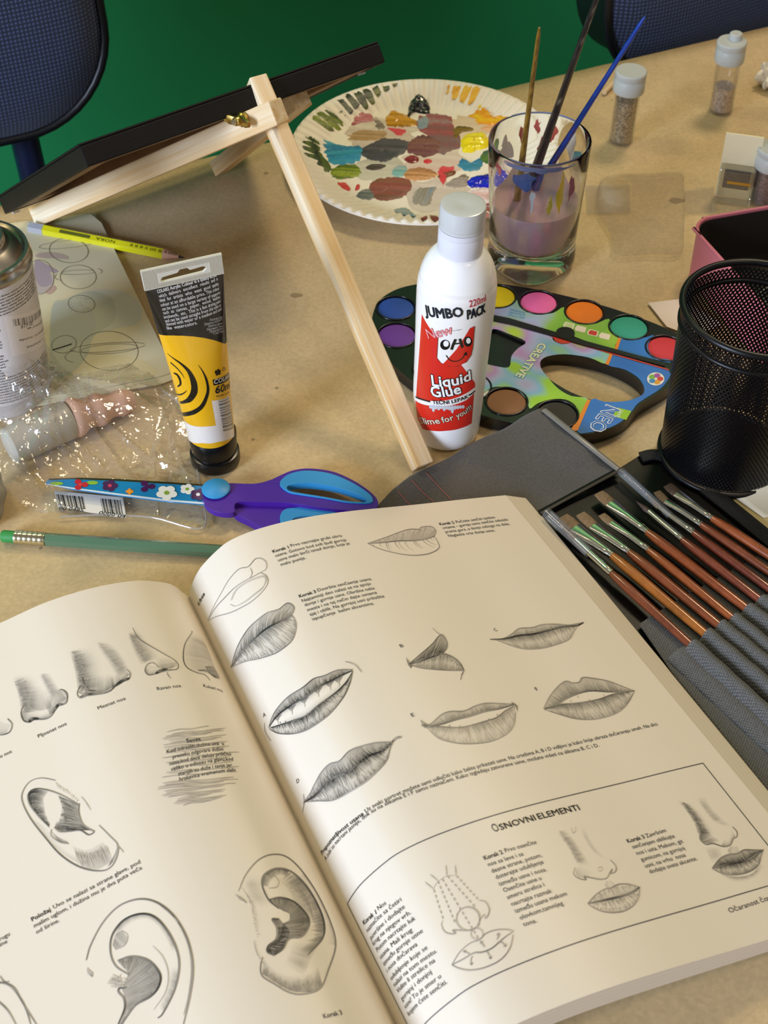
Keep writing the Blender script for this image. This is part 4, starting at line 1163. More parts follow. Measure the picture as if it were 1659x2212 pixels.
stroke(lab, SB, ZG, [(455, 1305), (510, 1298)], 4, '#111111', O4)
stroke(lab, SB, ZG, [(396, 1398), (425, 1435), (475, 1448), (525, 1425), (558, 1375)], 2.6, '#161616', O4)
poly(lab, SB, ZG, [(535, 1390), (562, 1366), (568, 1402)], '#161616', O4)
word(lab, SB, ZG, 'JUMBO', (230, 1066), (540, 1072), .0092, '#17222a', O3, .034)
word(lab, SB, ZG, 'PACK', (570, 1102), (716, 1042), .0092, '#17222a', O3, .034)
word(lab, SB, ZG, '220ml', (585, 1005), (722, 950), .0064, '#c0303a', O3, .01)
word(lab, SB, ZG, 'New', (252, 1262), (466, 1212), .0092, '#f0a0a0', O4, .0, .1, '#b02020', .028)
word(lab, SB, ZG, 'Liquid', (285, 1648), (600, 1598), .0112, '#f6f4f0', O3, .025, .05, '#14100f', .05)
word(lab, SB, ZG, 'Glue', (282, 1738), (520, 1708), .0112, '#f6f4f0', O3, .025, .05, '#14100f', .05)
word(lab, SB, ZG, 'TEČNI LEPAK', (288, 1798), (575, 1748), .0040, '#1a1a1a', O3, .02)
for i, x in enumerate(range(270, 540, 22)):
    h_ = (10, 40, 14, 22, 8, 26, 12, 20, 50, 16, 12, 9, 8)[i % 13]
    disc(lab, SB, ZG, (x, 1828 + h_ / 3 - abs(x - 400) * .05), 13, 10 + h_ / 2, '#c9cdd2', O2 + .00002 * (i % 3), 14)
word(lab, SB, ZG, 'Slime', (188, 1962), (350, 1958), .0066, '#ece2c8', O3, .012, 0, '#5a0f0a', .05)
word(lab, SB, ZG, 'for', (368, 1955), (462, 1928), .0066, '#ece2c8', O3, .012, 0, '#5a0f0a', .05)
word(lab, SB, ZG, 'you!!!', (486, 1920), (606, 1840), .0066, '#ece2c8', O3, .012, 0, '#5a0f0a', .05)
fr_ = [(124, 900), (156, 930), (126, 1412), (92, 1400)]
stroke(lab, SB, ZG, fr_, 1.0, '#9a9a9a', O2, 2, True)
word(lab, SB, ZG, 'PVA formule', (104, 1682), (112, 1545), .0034, '#333333', O2, .0)
word(lab, SB, ZG, 'lepenje, karton, fotografije', (74, 1710), (98, 1430), .0034, '#333333', O2, .0)
for p_, q_ in (((84, 1150), (92, 1040)), ((66, 1480), (72, 1340)), ((100, 930), (106, 830))): word(lab, SB, ZG, 'PVA lepak', p_, q_, .0034, '#444444', O2, .0)
lab.obj('label', m_ink, gl, recalc=False)

# ------------------------------------------------------------------ paint tube standing on its cap
TB = P(466, 992)
cl_, cr__ = P(306, 598, .148), P(479, 560, .148)
tmid = (cl_ + cr__) / 2
tdir = nz((cr__ - cl_) * (1, 1, 0)); thw = np.linalg.norm(cr__ - cl_) / 2
tperp = np.array([tdir[1], -tdir[0], 0])                # towards the camera
HT = .148
shift = (tmid - TB) * (1, 1, 0)
tub = thing('paint_tube', TB, 'yellow and black acrylic paint tube standing upside down on its cap', 'paint tube')
z0t, z1t, rt = .024, .1388, .0142
def f_tube(a, b):
    a = np.asarray(a, float); b = np.asarray(b, float)
    k = np.clip((b - z0t) / (z1t - z0t), 0, 1)
    ph = a / .0175
    wx = rt + (thw * .985 - rt) * k ** 1.25
    wy = np.maximum(rt * (1 - k ** 1.5) + .0009, .0009)
    cen = TB + np.outer(b / HT, shift) + np.outer(b, ZV)
    return cen + np.outer(np.sin(ph) * wx, tdir) + np.outer(np.cos(ph) * wy, tperp)
ST = Surf(f_tube, -.0262, .0262, z0t, z1t, step=.0010, bstep=.004)
nA_, nB_ = 72, 60
aa = np.linspace(-math.pi, math.pi, nA_, endpoint=False) * .0175
bbz = np.linspace(z0t, z1t, nB_)
g = np.array([f_tube(aa, np.full(nA_, b_)) for b_ in bbz])
YEL, BLK = '#efb616', '#0d0c10'
MB().grid(g, closed=True).obj('tube_body', mat('tube_yellow', YEL, .22, coat=.4), tub, smooth=70)
ZT = zoom(290, 530, 4.336)
# black cap with hinge ring
capB = shift * (.012 / HT)
MB().lathe([(.0146, 0), (.0152, .001), (.0152, .0072), (.0149, .0080), (.0136, .0084), (.0139, .0095), (.0146, .023), (.0140, .0243), (.009, .0245)], TB, 56, axis=nz(ZV + shift * .3)).obj('cap', m_black, tub, smooth=35)
# crimped end
cb = TB + shift * (z1t / HT) + ZV * z1t
cn = nz(ZV + shift / HT * .9)
def cwrap(v):
    return cb + np.outer(v[:, 0], tdir) + np.outer(v[:, 1], cn) + np.outer(v[:, 2], tperp)
hcr = .0132
hole = [(-.013, .0047), (-.0115, .0033), (.011, .0040), (.0130, .0056), (.0125, .0072), (.0110, .0080), (.0040, .0074), (.0025, .0092), (-.0015, .0092), (-.003, .0074), (-.0115, .0066)]
MB().prism([(-thw, 0), (thw, 0), (thw * 1.01, hcr), (-thw * 1.01, hcr)], -.0009, .0009, [hole[::-1]], fn=cwrap).obj('crimped_end', mat('crimp_plastic', '#d8d4c6', .4, bump=None), tub)
cr_m = MB()
for i in range(64):
    x = -thw + (i + .5) * 2 * thw / 64
    segs = [(.0098, hcr - .0004), (.0006, .0030)] if abs(x) < .0145 else [(.0006, hcr - .0004)]
    for l, h_ in segs:
        cr_m.tube(cwrap(np.array([[x, l, .0009], [x, h_, .0009]])), .00026, 5)
cr_m.obj('crimp_ribs', mat('crimp_rib_plastic', '#cbc7b8', .4), tub, smooth=60)
tp = MB()
ab_b = ST.px(ZT([(265, 840), (350, 842), (450, 845), (550, 852), (650, 865), (750, 888), (848, 925)]))
aw = .0275 * 2
def edge_b(a): return np.interp(a, ab_b[:, 0], ab_b[:, 1])
xs_ = np.linspace(-.052, .052, 40)
fill(tp, ST, [(x, edge_b(x)) for x in xs_] + [(x, z1t) for x in xs_[::-1]], .00012, lin(BLK))
# swirl
for pts, wds in (([(310, 1010), (370, 1060), (440, 1110), (510, 1180), (555, 1280), (560, 1370), (520, 1440), (470, 1465), (430, 1472)], [4, 14, 22, 36, 58, 66, 56, 34, 26]),
                 ([(597, 1118), (640, 1180), (675, 1260), (690, 1350), (672, 1430), (630, 1510), (560, 1560), (500, 1578), (450, 1580)], [2, 10, 20, 26, 34, 42, 48, 46, 40]),
                 ([(340, 1095), (390, 1140), (440, 1195), (470, 1245)], [18, 14, 10, 2]),
                 ([(370, 1195), (400, 1210), (425, 1250), (432, 1300), (405, 1322)], [16, 30, 30, 22, 12]),
                 ([(400, 1395), (440, 1395), (475, 1375), (492, 1355)], [18, 16, 10, 3])):
    c = cr(ST.px(ZT(pts)), 8)
    wv_ = np.interp(np.linspace(0, 1, len(c)), np.linspace(0, 1, len(wds)), wds)
    ribbon(tp, ST, c, wv_ * .000063, .00014, lin('#111110'))
tw = '#d9d6d2'
rows = ['COLARS Acrylic Colour is a quality acrylic', 'which  delivers  excellent  results  and  is', 'ideal  for  artists  who  want  good  quality', 'colour at an affordable price. This colour', 'can be used on a large variety of supports', 'such  as  canvas,  paper,  wood,  leather,', 'brickwork,  etc.  This is a fast drying paint', 'and can be used straight from the tube or', 'thinned with water or a medium and used', 'like  watercolors.']
st_ = [(220, 447), (235, 490), (242, 530), (252, 572), (264, 610), (275, 645), (283, 685), (293, 720), (303, 752), (310, 787)]
en_ = [(770, 288), (782, 325), (790, 370), (796, 412), (803, 452), (806, 490), (808, 530), (812, 568), (815, 605), (592, 735)]
for r_, p_, q_ in zip(rows, st_, en_): word(tp, ST, ZT, r_, p_, q_, .0030, tw, .0002, .006 if r_[0] != 'C' else .02)
for r_, p_, q_ in (('Акрилна боја', (705, 708), (822, 680)), ('Замљa порекла', (655, 750), (822, 700)), ('Земља увоза', (690, 768), (822, 735)), ('Увозник: Vang', (675, 800), (825, 760)), ('Произвођач', (705, 820), (828, 785)), ('Састав', (738, 835), (830, 812))):
    word(tp, ST, ZT, r_, p_, q_, .0022, '#b9b6b2', .0002, 0)
poly(tp, ST, ZT, [(725, 1455), (888, 1404), (932, 1735), (938, 1785), (895, 1810), (790, 1838), (640, 1850), (520, 1830), (500, 1790), (470, 1640), (560, 1690), (670, 1695), (765, 1685)], '#efe6da', .00014)
for i in range(26):
    y = 1440 + i * 11.4; x0, x1 = 785 + i * 1.9, 884 + i * 1.75
    wv_ = (3, 6, 2, 8, 4, 2, 7, 3, 5)[i % 9]
    poly(tp, ST, ZT, [(x0, y + 12), (x1, y - 24), (x1, y - 24 + wv_), (x0, y + 12 + wv_)], '#1a1613', .0002)
poly(tp, ST, ZT, [(733, 1258), (885, 1185), (893, 1240), (742, 1312)], '#141210', .00016)
word(tp, ST, ZT, 'COLARS', (745, 1298), (888, 1228), .0044, '#e8e0d0', .00022, .01)
word(tp, ST, ZT, '60ml', (757, 1388), (893, 1330), .0074, '#141210', .0002, .02)
word(tp, ST, ZT, 'Acrylic colour', (765, 1420), (890, 1375), .0018, '#3a2a10', .0002)
for dx, dy, r_ in ((765, 1185, 14), (785, 1170, 12), (792, 1195, 14), (772, 1205, 12), (800, 1175, 8)): disc(tp, ST, ZT, (dx, dy), r_, r_ * 1.2, '#2a1c08', .0002 + .00001 * dx / 100, 10)
stroke(tp, ST, ZT, [(845, 1140), (828, 1150), (830, 1172), (850, 1165), (848, 1150), (836, 1152)], 1.2, '#2a1c08', .0002, 5, False, .00025)
tp.obj('tube_print', mat('tube_print_ink', '#ffffff', .2, attr=True, coat=.4), tub, recalc=False)

# ------------------------------------------------------------------ spray can
CBase, CQ = P(2, 838), None
sp = thing('spray_can', CBase, 'silver-topped spray can with small-print label at the left edge', 'spray can')
cax = nz(np.array([.055, .0, 1.0]))
rc = .0325
cp_ = [(.0300, 0), (.0325, .003), (.0325, .0985), (.0330, .0995), (.0330, .1020), (.0322, .1035), (.0295, .1080), (.0270, .1105), (.0262, .1120), (.0268, .1135), (.0262, .1150), (.0240, .1150), (.0235, .1110)]
MB().lathe([(.031, 0), (rc, .002), (rc, .0995)], CBase, 80, axis=cax).obj('can_body', mat('can_white_paint', '#d9d8dc', .25), sp, smooth=40)
MB().lathe([(rc, .0990), (.0332, .1000), (.0334, .1022), (.0322, .1040), (.0316, .1060), (.0322, .1075), (.0315, .1090), (.0296, .1090), (.0290, .1068), (.0262, .1092), (.0215, .1125), (.0190, .1140), (.0184, .1152), (.0186, .1166), (.0178, .1180), (.0160, .1180), (.0155, .1150), (.012, .1140)], CBase, 80, axis=cax).obj('can_dome', mat('can_steel', '#b8b2a6', .22, 1.0), sp, smooth=35)
MB().lathe([(.0125, .1140), (.0120, .1170), (.0095, .1230), (.0082, .1250), (.0080, .1330), (.0070, .1345), (.0002, .1347)], CBase, 40, axis=cax).obj('spray_nozzle', m_white, sp, smooth=40)
def f_can(a, b):
    a = np.asarray(a, float); b = np.asarray(b, float)
    fx = nz(np.array([-CBase[0], -CBase[1], 0])); fx = nz(fx - cax * (fx @ cax)); fy = np.cross(cax, fx)
    ph = a / rc
    return CBase + np.outer(b, cax) + np.outer(np.cos(ph) * rc, fx) + np.outer(np.sin(ph) * rc, fy)
SC = Surf(f_can, -.045, .045, .004, .098, step=.0016)
ZS = zoom(0, 480, 4.608)
cl = MB()
fill(cl, SC, [(-.06, .012), (.06, .012), (.06, .0955), (-.06, .0955)], .0001, lin('#e3dfe0'))
qtr = [SC.inv(*p) for p in ZS([(35, 935), (440, 770), (490, 1130), (115, 1330)])]
fill(cl, SC, qtr, .00016, lin('#efe9e8'))
words_ = 'nemuirt sonaevi untre lomi daruen suime oterun vaslim nei atruo menils oravu tesin umrae lonit suvemra eitno ramus ilneo urt vonemi saruet '.split()
random.seed(3)
def fine(a0, a1, b, size=.0021, col='#2e2a2c'):
    a = a0
    while a < a1:
        wd = random.choice(words_)
        L = len(wd) * size * .52
        if a + L > a1: break
        text_ab(cl, SC, wd, (a, b), (a + L, b), size, .0002, lin(col), .010)
        a += L + size * .35
qa = [q[0] for q in qtr]; qb = [q[1] for q in qtr]
for i in range(38):
    b_ = .0938 - i * .00215
    if b_ < .014: break
    if max(qb) + .0006 > b_ > min(qb) - .001:
        fine(-.044, min(qa) - .002, b_)
    else: fine(-.044, .044, b_)
for i in range(34):
    f = i / 34
    w_b = (1, 2, 1, 3, 1, 1, 2, 3, 1, 2, 1)[i % 11] * .00022
    p0, p1, p2, p3 = [SC.inv(*p) for p in ZS([(125, 965), (440, 820), (452, 880), (140, 1035)])]
    u_ = p0 + (p1 - p0) * f; l_ = p3 + (p2 - p3) * f
    fill(cl, SC, [u_, l_, l_ + (w_b, 0), u_ + (w_b, 0)], .0002, lin('#181818'))
for t_, p_, q_, s_ in (('00 619', (325, 975), (212, 1015), .0042), ('nuimero sunle', (465, 1035), (190, 1165), .0026), ('suimre', (470, 960), (270, 1050), .0024), ('1 Iniumt', (420, 1150), (265, 1235), .0026)):
    word(cl, SC, ZS, t_, p_, q_, s_, '#3a3638', .0002, .004)
cl.obj('label', m_ink, sp, recalc=False)
# ================================================================== paper plate with paint
PC = P(918, 335, .006); PR = .104
pl = thing('paper_plate', PC * (1, 1, 0), 'white fluted paper plate used as a palette, smeared with paint', 'plate')
def plate_z(r): return np.interp(r / PR, [0, .70, .76, .93, .98, 1.0], [.0022, .0022, .0034, .0120, .0135, .0128])
nA_, rr = 432, np.r_[np.linspace(.0001, .70, 10), np.linspace(.72, 1.0, 16)] * PR
th = np.linspace(0, 2 * math.pi, nA_, endpoint=False)
rows = []
for r in rr:
    amp = np.interp(r / PR, [.72, .80, .97, 1.0], [0, .0011, .0012, .0003])
    z = plate_z(r) + amp * np.cos(th * 72)
    rows.append(np.c_[PC[0] + r * np.cos(th), PC[1] + r * np.sin(th), z])
MB().grid(np.array(rows), closed=True).obj('plate_body', mat('plate_card', '#efe6d2', .55), pl, smooth=80, solid=.0007)
MB().tube([(PC[0] + PR * math.cos(t), PC[1] + PR * math.sin(t), .0126) for t in np.linspace(0, 2 * math.pi, 97)], .0008, 8, caps=False).obj('rolled_rim', mat('plate_rim_card', '#f0e8d6', .5), pl, smooth=80)
def plate_pt(x, y):
    z = .003
    for _ in range(12):
        p = P(x, y, z); r = np.hypot(p[0] - PC[0], p[1] - PC[1]); z = .5 * z + .5 * float(plate_z(min(r, PR)))
    return p
ZP = zoom(640, 170, 3.770)
m_paint = mat('wet_paint', '#ffffff', .22, attr=True, coat=.5)
m_dry = mat('dried_paint', '#ffffff', .45, attr=True)
def dab(name, pts, cols, h=.0012, rag=.05, wet=False, label=None, ang=0.0, streak=.2):
    """a smear of paint; cols are mixed in streaks along ang"""
    c = np.array([plate_pt(*p) for p in ZP(pts)])
    c = cr(c, 6, True)
    cen = c.mean(0)
    n = len(c)
    rg = 1 + RNG.normal(0, rag, n)
    c = cen + (c - cen) * rg[:, None]
    R_ = np.linspace(0, 1, 8)
    C_ = np.array([lin(x) for x in cols])
    grid, col = [], []
    sz = np.abs(c[:, :2] - cen[:2]).max()
    ph = RNG.uniform(0, 9)
    for f in R_:
        q = cen + (c - cen) * max(f, .001)
        r = np.minimum(np.hypot(q[:, 0] - PC[0], q[:, 1] - PC[1]), PR)
        d = (q[:, :2] - cen[:2]) @ np.array([math.cos(ang), math.sin(ang)])
        e = (q[:, :2] - cen[:2]) @ np.array([-math.sin(ang), math.cos(ang)])
        q = q.copy()
        q[:, 2] = plate_z(r) + .0007 + h * (1 - f ** 3) * (.75 + .25 * np.sin(e / sz * 9 + ph) + .1 * RNG.normal(0, 1, n))
        if f == 1: q[:, 2] = plate_z(r) + .0004
        t = np.clip(.5 + .5 * e / sz + streak * np.sin(e / sz * 14 + 2 * d / sz + ph) + RNG.normal(0, .06, n), 0, .999) * (len(cols) - 1)
        k = t.astype(int); fr = (t - k)[:, None]
        col.append(C_[k] * (1 - fr) + C_[np.minimum(k + 1, len(cols) - 1)] * fr); grid.append(q)
    o = MB().grid(np.array(grid), closed=True, col=np.array(col)).obj('paint_dab', m_paint if wet else m_dry, pl, smooth=80)
    o['label'] = label or name
for w_pts, w_c in (([(420, 380), (700, 330), (1000, 420), (900, 560), (600, 600), (450, 520)], ['#d8c8b4', '#c8b4a0', '#e0d4c0']), ([(900, 620), (1200, 560), (1350, 640), (1300, 760), (1000, 760), (880, 720)], ['#dcb8a8', '#d8c4b0', '#e4d8c4']),
    ([(480, 700), (800, 640), (900, 760), (700, 830), (520, 820)], ['#c4c0a8', '#d4ccb8', '#b8b4a4']), ([(900, 860), (1250, 820), (1400, 900), (1300, 1050), (1000, 1080)], ['#d8ccb8', '#ccbcac', '#e0d0c0']), ([(1250, 320), (1500, 330), (1560, 440), (1400, 520), (1300, 470)], ['#e4d0b0', '#d8c0a0'])):
    dab('thin dried wash', w_pts, w_c, .0001, .08)
dab('dark green paint along the fluted rim', [(345, 180), (480, 110), (620, 70), (830, 50), (760, 90), (680, 130), (640, 200), (560, 260), (500, 230), (430, 300), (380, 250)], ['#8a8a1e', '#3c4a12', '#28300f', '#1c220f'], .0008, .10, ang=1.2)
dab('olive green paint dab', [(130, 340), (180, 280), (250, 260), (330, 300), (375, 370), (350, 430), (260, 420), (180, 390)], ['#3a4a14', '#8a9224', '#5a6a1a', '#2c3a10'], .0012, .06)
dab('black paint blob', [(905, 300), (920, 210), (960, 160), (1000, 130), (1060, 180), (1085, 230), (1080, 290), (1020, 290), (960, 280), (920, 315)], ['#07080a', '#0c0e10'], .0045, .03, True)
dab('orange paint smear', [(1230, 75), (1300, 60), (1430, 65), (1500, 90), (1490, 160), (1430, 210), (1330, 190), (1240, 130)], ['#e2a11c', '#f0c040', '#d98f12'], .0008, .08, ang=.6)
dab('bright yellow paint smear', [(1470, 240), (1520, 235), (1530, 290), (1600, 320), (1680, 310), (1790, 330), (1800, 380), (1650, 390), (1560, 380), (1460, 370)], ['#f2d21a', '#f0b418', '#e88a20', '#f4dc30'], .0020, .12, True)
dab('dark red and pink smear', [(450, 390), (480, 310), (540, 280), (600, 290), (650, 340), (580, 360), (520, 370)], ['#8e2a38', '#c47a7c', '#a03a44'], .0008, .08)
dab('brownish grey outline smear', [(600, 310), (680, 340), (735, 400), (700, 430), (640, 400), (650, 370)], ['#9a8a78', '#6a5a50', '#c8b8a0'], .0006, .10)
dab('ochre paint dab', [(720, 340), (760, 280), (790, 262), (860, 290), (920, 310), (985, 370), (920, 400), (820, 405), (740, 395)], ['#9a6410', '#c98a14', '#e0a020', '#a8700e'], .0015, .05, True)
dab('red smear under the ochre', [(735, 400), (890, 420), (880, 460), (830, 475), (780, 440)], ['#c8343c', '#d8525a'], .0006, .08)
dab('tan and khaki smear', [(425, 470), (470, 435), (560, 420), (640, 430), (740, 430), (760, 470), (680, 510), (560, 515), (450, 510)], ['#b98a4a', '#9a8058', '#c49a6a', '#8a7458'], .0008, .06)
dab('mauve paint area', [(985, 340), (1060, 290), (1160, 290), (1270, 330), (1310, 420), (1350, 500), (1300, 590), (1200, 640), (1120, 600), (1080, 480), (1000, 420)], ['#8a6a66', '#7a5a58', '#a04a4a', '#9a8a88'], .0006, .03)
dab('grey blue patch beside the black', [(990, 350), (1040, 310), (1085, 330), (1070, 410), (1000, 420)], ['#7e8e98', '#98a4a8'], .0009, .05)
dab('maroon paint swirl', [(905, 600), (900, 540), (950, 490), (1040, 460), (1130, 480), (1190, 530), (1180, 600), (1090, 650), (980, 640)], ['#6a3038', '#7a4a4a', '#8c5a4c', '#5c3a3e'], .0012, .04)
dab('dark slate paint swirl', [(520, 590), (600, 530), (700, 490), (830, 490), (930, 520), (900, 590), (820, 640), (740, 690), (630, 680), (560, 650)], ['#4a464c', '#3a383e', '#5c5256', '#4e4a50'], .0012, .04)
dab('turquoise blue smear', [(215, 520), (260, 510), (400, 550), (520, 555), (540, 620), (470, 690), (290, 695), (250, 620)], ['#1f7fb0', '#3a9ab0', '#1a6a9a', '#58aab8'], .0010, .06, ang=.3)
dab('dark green patch on the rim', [(50, 540), (80, 480), (140, 475), (190, 530), (200, 600), (240, 660), (285, 720), (250, 760), (150, 680), (70, 610)], ['#2a360e', '#56641c', '#222c0e', '#3e4c14'], .0010, .06, ang=1.9)
dab('lime green dab', [(280, 760), (330, 715), (430, 700), (510, 715), (530, 770), (480, 810), (360, 825), (300, 800)], ['#4a5a14', '#9aa82a', '#6a7a1a', '#3c4c12'], .0012, .05)
dab('dark brown lozenge', [(555, 735), (600, 705), (680, 700), (740, 715), (700, 745), (610, 755)], ['#3c302c', '#54443e'], .0010, .04)
dab('crimson drop', [(880, 665), (920, 630), (990, 640), (1000, 680), (930, 700)], ['#6e1424', '#a01e30'], .0012, .05, True)
dab('scarlet drop', [(1030, 680), (1070, 655), (1110, 680), (1070, 705)], ['#c8202c', '#d83a3e'], .0009, .05)
dab('pale teal smear', [(770, 780), (800, 720), (880, 700), (900, 740), (860, 800), (790, 800)], ['#8fbcb4', '#6aa8a4', '#c4b8b4'], .0006, .08)
dab('peach orange swirl', [(870, 780), (920, 740), (1010, 725), (1100, 745), (1150, 790), (1090, 820), (1000, 835), (910, 825)], ['#b8804a', '#d8a06a', '#a06a3a', '#c8946a'], .0010, .05)
dab('red streak by the brown', [(1150, 770), (1170, 720), (1260, 715), (1300, 740), (1240, 770), (1210, 860), (1180, 865)], ['#d02c34', '#e05058'], .0007, .08)
dab('brown stroke', [(1150, 800), (1220, 765), (1290, 755), (1290, 785), (1200, 815)], ['#6a3a1a', '#7c4a22'], .0010, .05)
dab('brown red oval', [(590, 880), (640, 825), (740, 805), (850, 810), (940, 840), (945, 900), (880, 960), (740, 1000), (650, 985), (600, 940)], ['#6e4a32', '#8a4a40', '#9a5248', '#7a5a34'], .0012, .03)
dab('red flecks', [(335, 850), (400, 850), (440, 900), (420, 915), (370, 890)], ['#c83030', '#d85048'], .0007, .10)
dab('small red fleck', [(480, 915), (490, 870), (515, 865), (515, 900)], ['#c02a2a', '#d04040'], .0007, .05)
dab('grey teal tip', [(490, 960), (520, 920), (590, 900), (640, 940), (620, 985), (540, 985)], ['#7a7a70', '#54605c', '#9a9488'], .0008, .05)
dab('grey and blue swirl', [(940, 940), (990, 895), (1080, 890), (1150, 880), (1120, 950), (1090, 1040), (1000, 1045), (950, 1020)], ['#2f7fb0', '#a09888', '#8a8272', '#b8b0a0'], .0010, .05, ang=1.4)
dab('grey blue oval', [(795, 1075), (850, 1055), (920, 1070), (990, 1130), (900, 1120), (830, 1100)], ['#6a9ab0', '#a8aca4', '#8ea0a0'], .0008, .04)
dab('bright yellow blob', [(1340, 560), (1350, 480), (1420, 450), (1520, 445), (1570, 500), (1560, 560), (1470, 590), (1380, 610)], ['#f4e010', '#f0d810', '#f8ea38'], .0035, .05, True)
dab('teal smear below the yellow', [(1315, 710), (1340, 650), (1420, 690), (1500, 650), (1520, 700), (1480, 750), (1380, 755)], ['#2a7a94', '#3a8aa4', '#1e5aa0'], .0008, .06)
dab('green smear beside the glass', [(1500, 640), (1540, 590), (1640, 600), (1680, 660), (1600, 690), (1530, 690)], ['#3a5a24', '#5a7a2a', '#2a4a60'], .0010, .08)
dab('ultramarine blue blob', [(1390, 860), (1420, 810), (1500, 795), (1560, 780), (1660, 780), (1680, 850), (1600, 890), (1480, 890), (1420, 890)], ['#0a12a0', '#1018b8', '#080c70'], .0035, .04, True)
dab('grey brown smear', [(1205, 880), (1260, 830), (1350, 790), (1400, 800), (1390, 880), (1300, 905)], ['#8a7a70', '#b0a498', '#6e5a50'], .0008, .07)
dab('white and pink smear', [(1400, 930), (1480, 900), (1590, 890), (1680, 920), (1680, 1020), (1560, 1030), (1460, 980)], ['#f0e4da', '#e8b8b4', '#f4ece4'], .0014, .06, True)
dab('rust red patch', [(1440, 1040), (1560, 1010), (1680, 1030), (1670, 1120), (1560, 1135), (1470, 1130)], ['#a03c34', '#b8504a', '#8a3a34'], .0010, .05)
dab('olive brown patch', [(1255, 450), (1310, 390), (1430, 400), (1440, 430), (1340, 450), (1300, 500)], ['#6a5a1e', '#8a6a1c', '#4e4a1c'], .0010, .05)
dab('orange smear on the rim side', [(1480, 420), (1580, 380), (1720, 390), (1740, 430), (1560, 435)], ['#e0a060', '#eebc90', '#d88a3a'], .0007, .07)
dab('dark red edge smear', [(1010, 1145), (1090, 1115), (1200, 1140), (1160, 1160), (1060, 1160)], ['#7a3028', '#8c4438'], .0006, .06)

# ================================================================== glass of murky water with brushes
GBs, GQs = stand((1146, 566), (1169, 300))
HG = GQs[2]
gls = thing('drinking_glass', GBs, 'paint-smeared drinking glass of murky water beside the paper plate', 'glass')
def rad_g(a, z):
    k = np.clip(1 - z / .035, 0, 1)
    return 1 + .055 * k * np.cos(4 * a + .4)
gp = [(.0002, .0055), (.010, .0048), (.019, .0018), (.023, .0), (.0272, .0010), (.0292, .004), (.0300, .010), (.0298, .018), (.0302, .026), (.0318, .050), (.0335, .080), (.0342, HG - .0008), (.0340, HG), (.0326, HG), (.0324, HG - .001), (.0316, .080), (.0300, .050), (.0282, .028), (.0270, .0225), (.0225, .0195), (.0120, .0205), (.0002, .0215)]
MB().lathe(gp, GBs, 96, rad=rad_g, capb=False, capt=False).obj('glass_body', glassmat('clear_glass', (.98, .99, .985)), gls, smooth=50)
zw = .053
wt = MB().lathe([(.0002, .0222), (.0120, .0212), (.0222, .0202), (.0266, .0232), (.0278, .0285), (.0296, .050), (.0299, zw), (.0297, zw + .0006), (.028, zw), (.0002, zw)], GBs, 64, rad=rad_g, capb=False, capt=False)
wt = wt.obj('paint_water', mat('murky_mauve_water', '#b8949a', .12, spec=.5), smooth=40, loc=GBs + ZV * .0202)
tag(wt, 'murky mauve paint water filling half of the drinking glass', 'water', kind='stuff')
def f_g(a, b):
    a = np.asarray(a, float); b = np.asarray(b, float)
    r = np.interp(b, [.02, .05, .08, HG], [.0268, .0299, .0314, .0322]) + 0
    fx = nz(np.array([-GBs[0], -GBs[1], 0])); fy = np.cross(ZV, fx)
    return GBs + np.outer(b, ZV) + np.outer(np.cos(a / .032) * r, fx) + np.outer(np.sin(a / .032) * r, fy)
def smear(a0, a1, b0, b1, col, n=10, lab=None):
    ce = ((a0 + a1) / 2, (b0 + b1) / 2)
    pts = [(ce[0] + (a1 - a0) / 2 * math.cos(t) * RNG.uniform(.35, 1.1), ce[1] + (b1 - b0) / 2 * math.sin(t) * RNG.uniform(.45, 1.1)) for t in np.linspace(0, 2 * math.pi, n + 4)[:-1]]
    c = cr(pts, 4, True)
    R_ = np.linspace(.02, 1, 5)
    cen = c.mean(0)
    g = np.array([f_g((cen + (c - cen) * f)[:, 0], (cen + (c - cen) * f)[:, 1]) for f in R_])
    o = MB().grid(g, closed=True, col=np.full((5, len(c), 3), lin(col))).obj('paint_smear', m_dry, gls, recalc=False, solid=.0003)
    if lab: o['label'] = lab
smear(-.017, .002, .078, .0945, '#3a4f86', lab='blue smear inside the near rim'); smear(-.026, .026, .0925, .0975, '#6a7098', 30)
smear(.014, .0205, .060, .092, '#d8b414', lab='yellow smear inside the near side')
smear(.022, .029, .066, .090, '#9a5a6a'); smear(.008, .012, .058, .075, '#b8a030')
smear(-.033, -.025, .082, .092, '#c0485a'); smear(-.004, .000, .062, .082, '#cfd2d8')
smear(.088, .098, .078, .094, '#b04a38'); smear(.100, .106, .084, .095, '#b8584a'); smear(.110, .116, .076, .092, '#c06a58'); smear(.062, .075, .060, .085, '#5a8a88'); smear(.118, .135, .062, .088, '#e8e0d2'); smear(.070, .082, .07, .095, '#e6dccb')
smear(-.052, -.040, .07, .094, '#c07a6a'); smear(.095, .102, .06, .085, '#d88a80'); smear(.034, .05, .08, .095, '#8a4a5a')
for k_, (a_, c_) in enumerate(((0.6, '#6a6f86'), (2.2, '#7a5f66'), (4.0, '#4a4a5a'))):
    t_ = np.linspace(a_, a_ + 1.5, 20)
    MB().tube([GBs + np.array([math.cos(t) * .0333, math.sin(t) * .0333, HG + .0004]) for t in t_], .0006, 6, col=lin(c_)).obj('rim_smear', m_dry, gls, smooth=60)
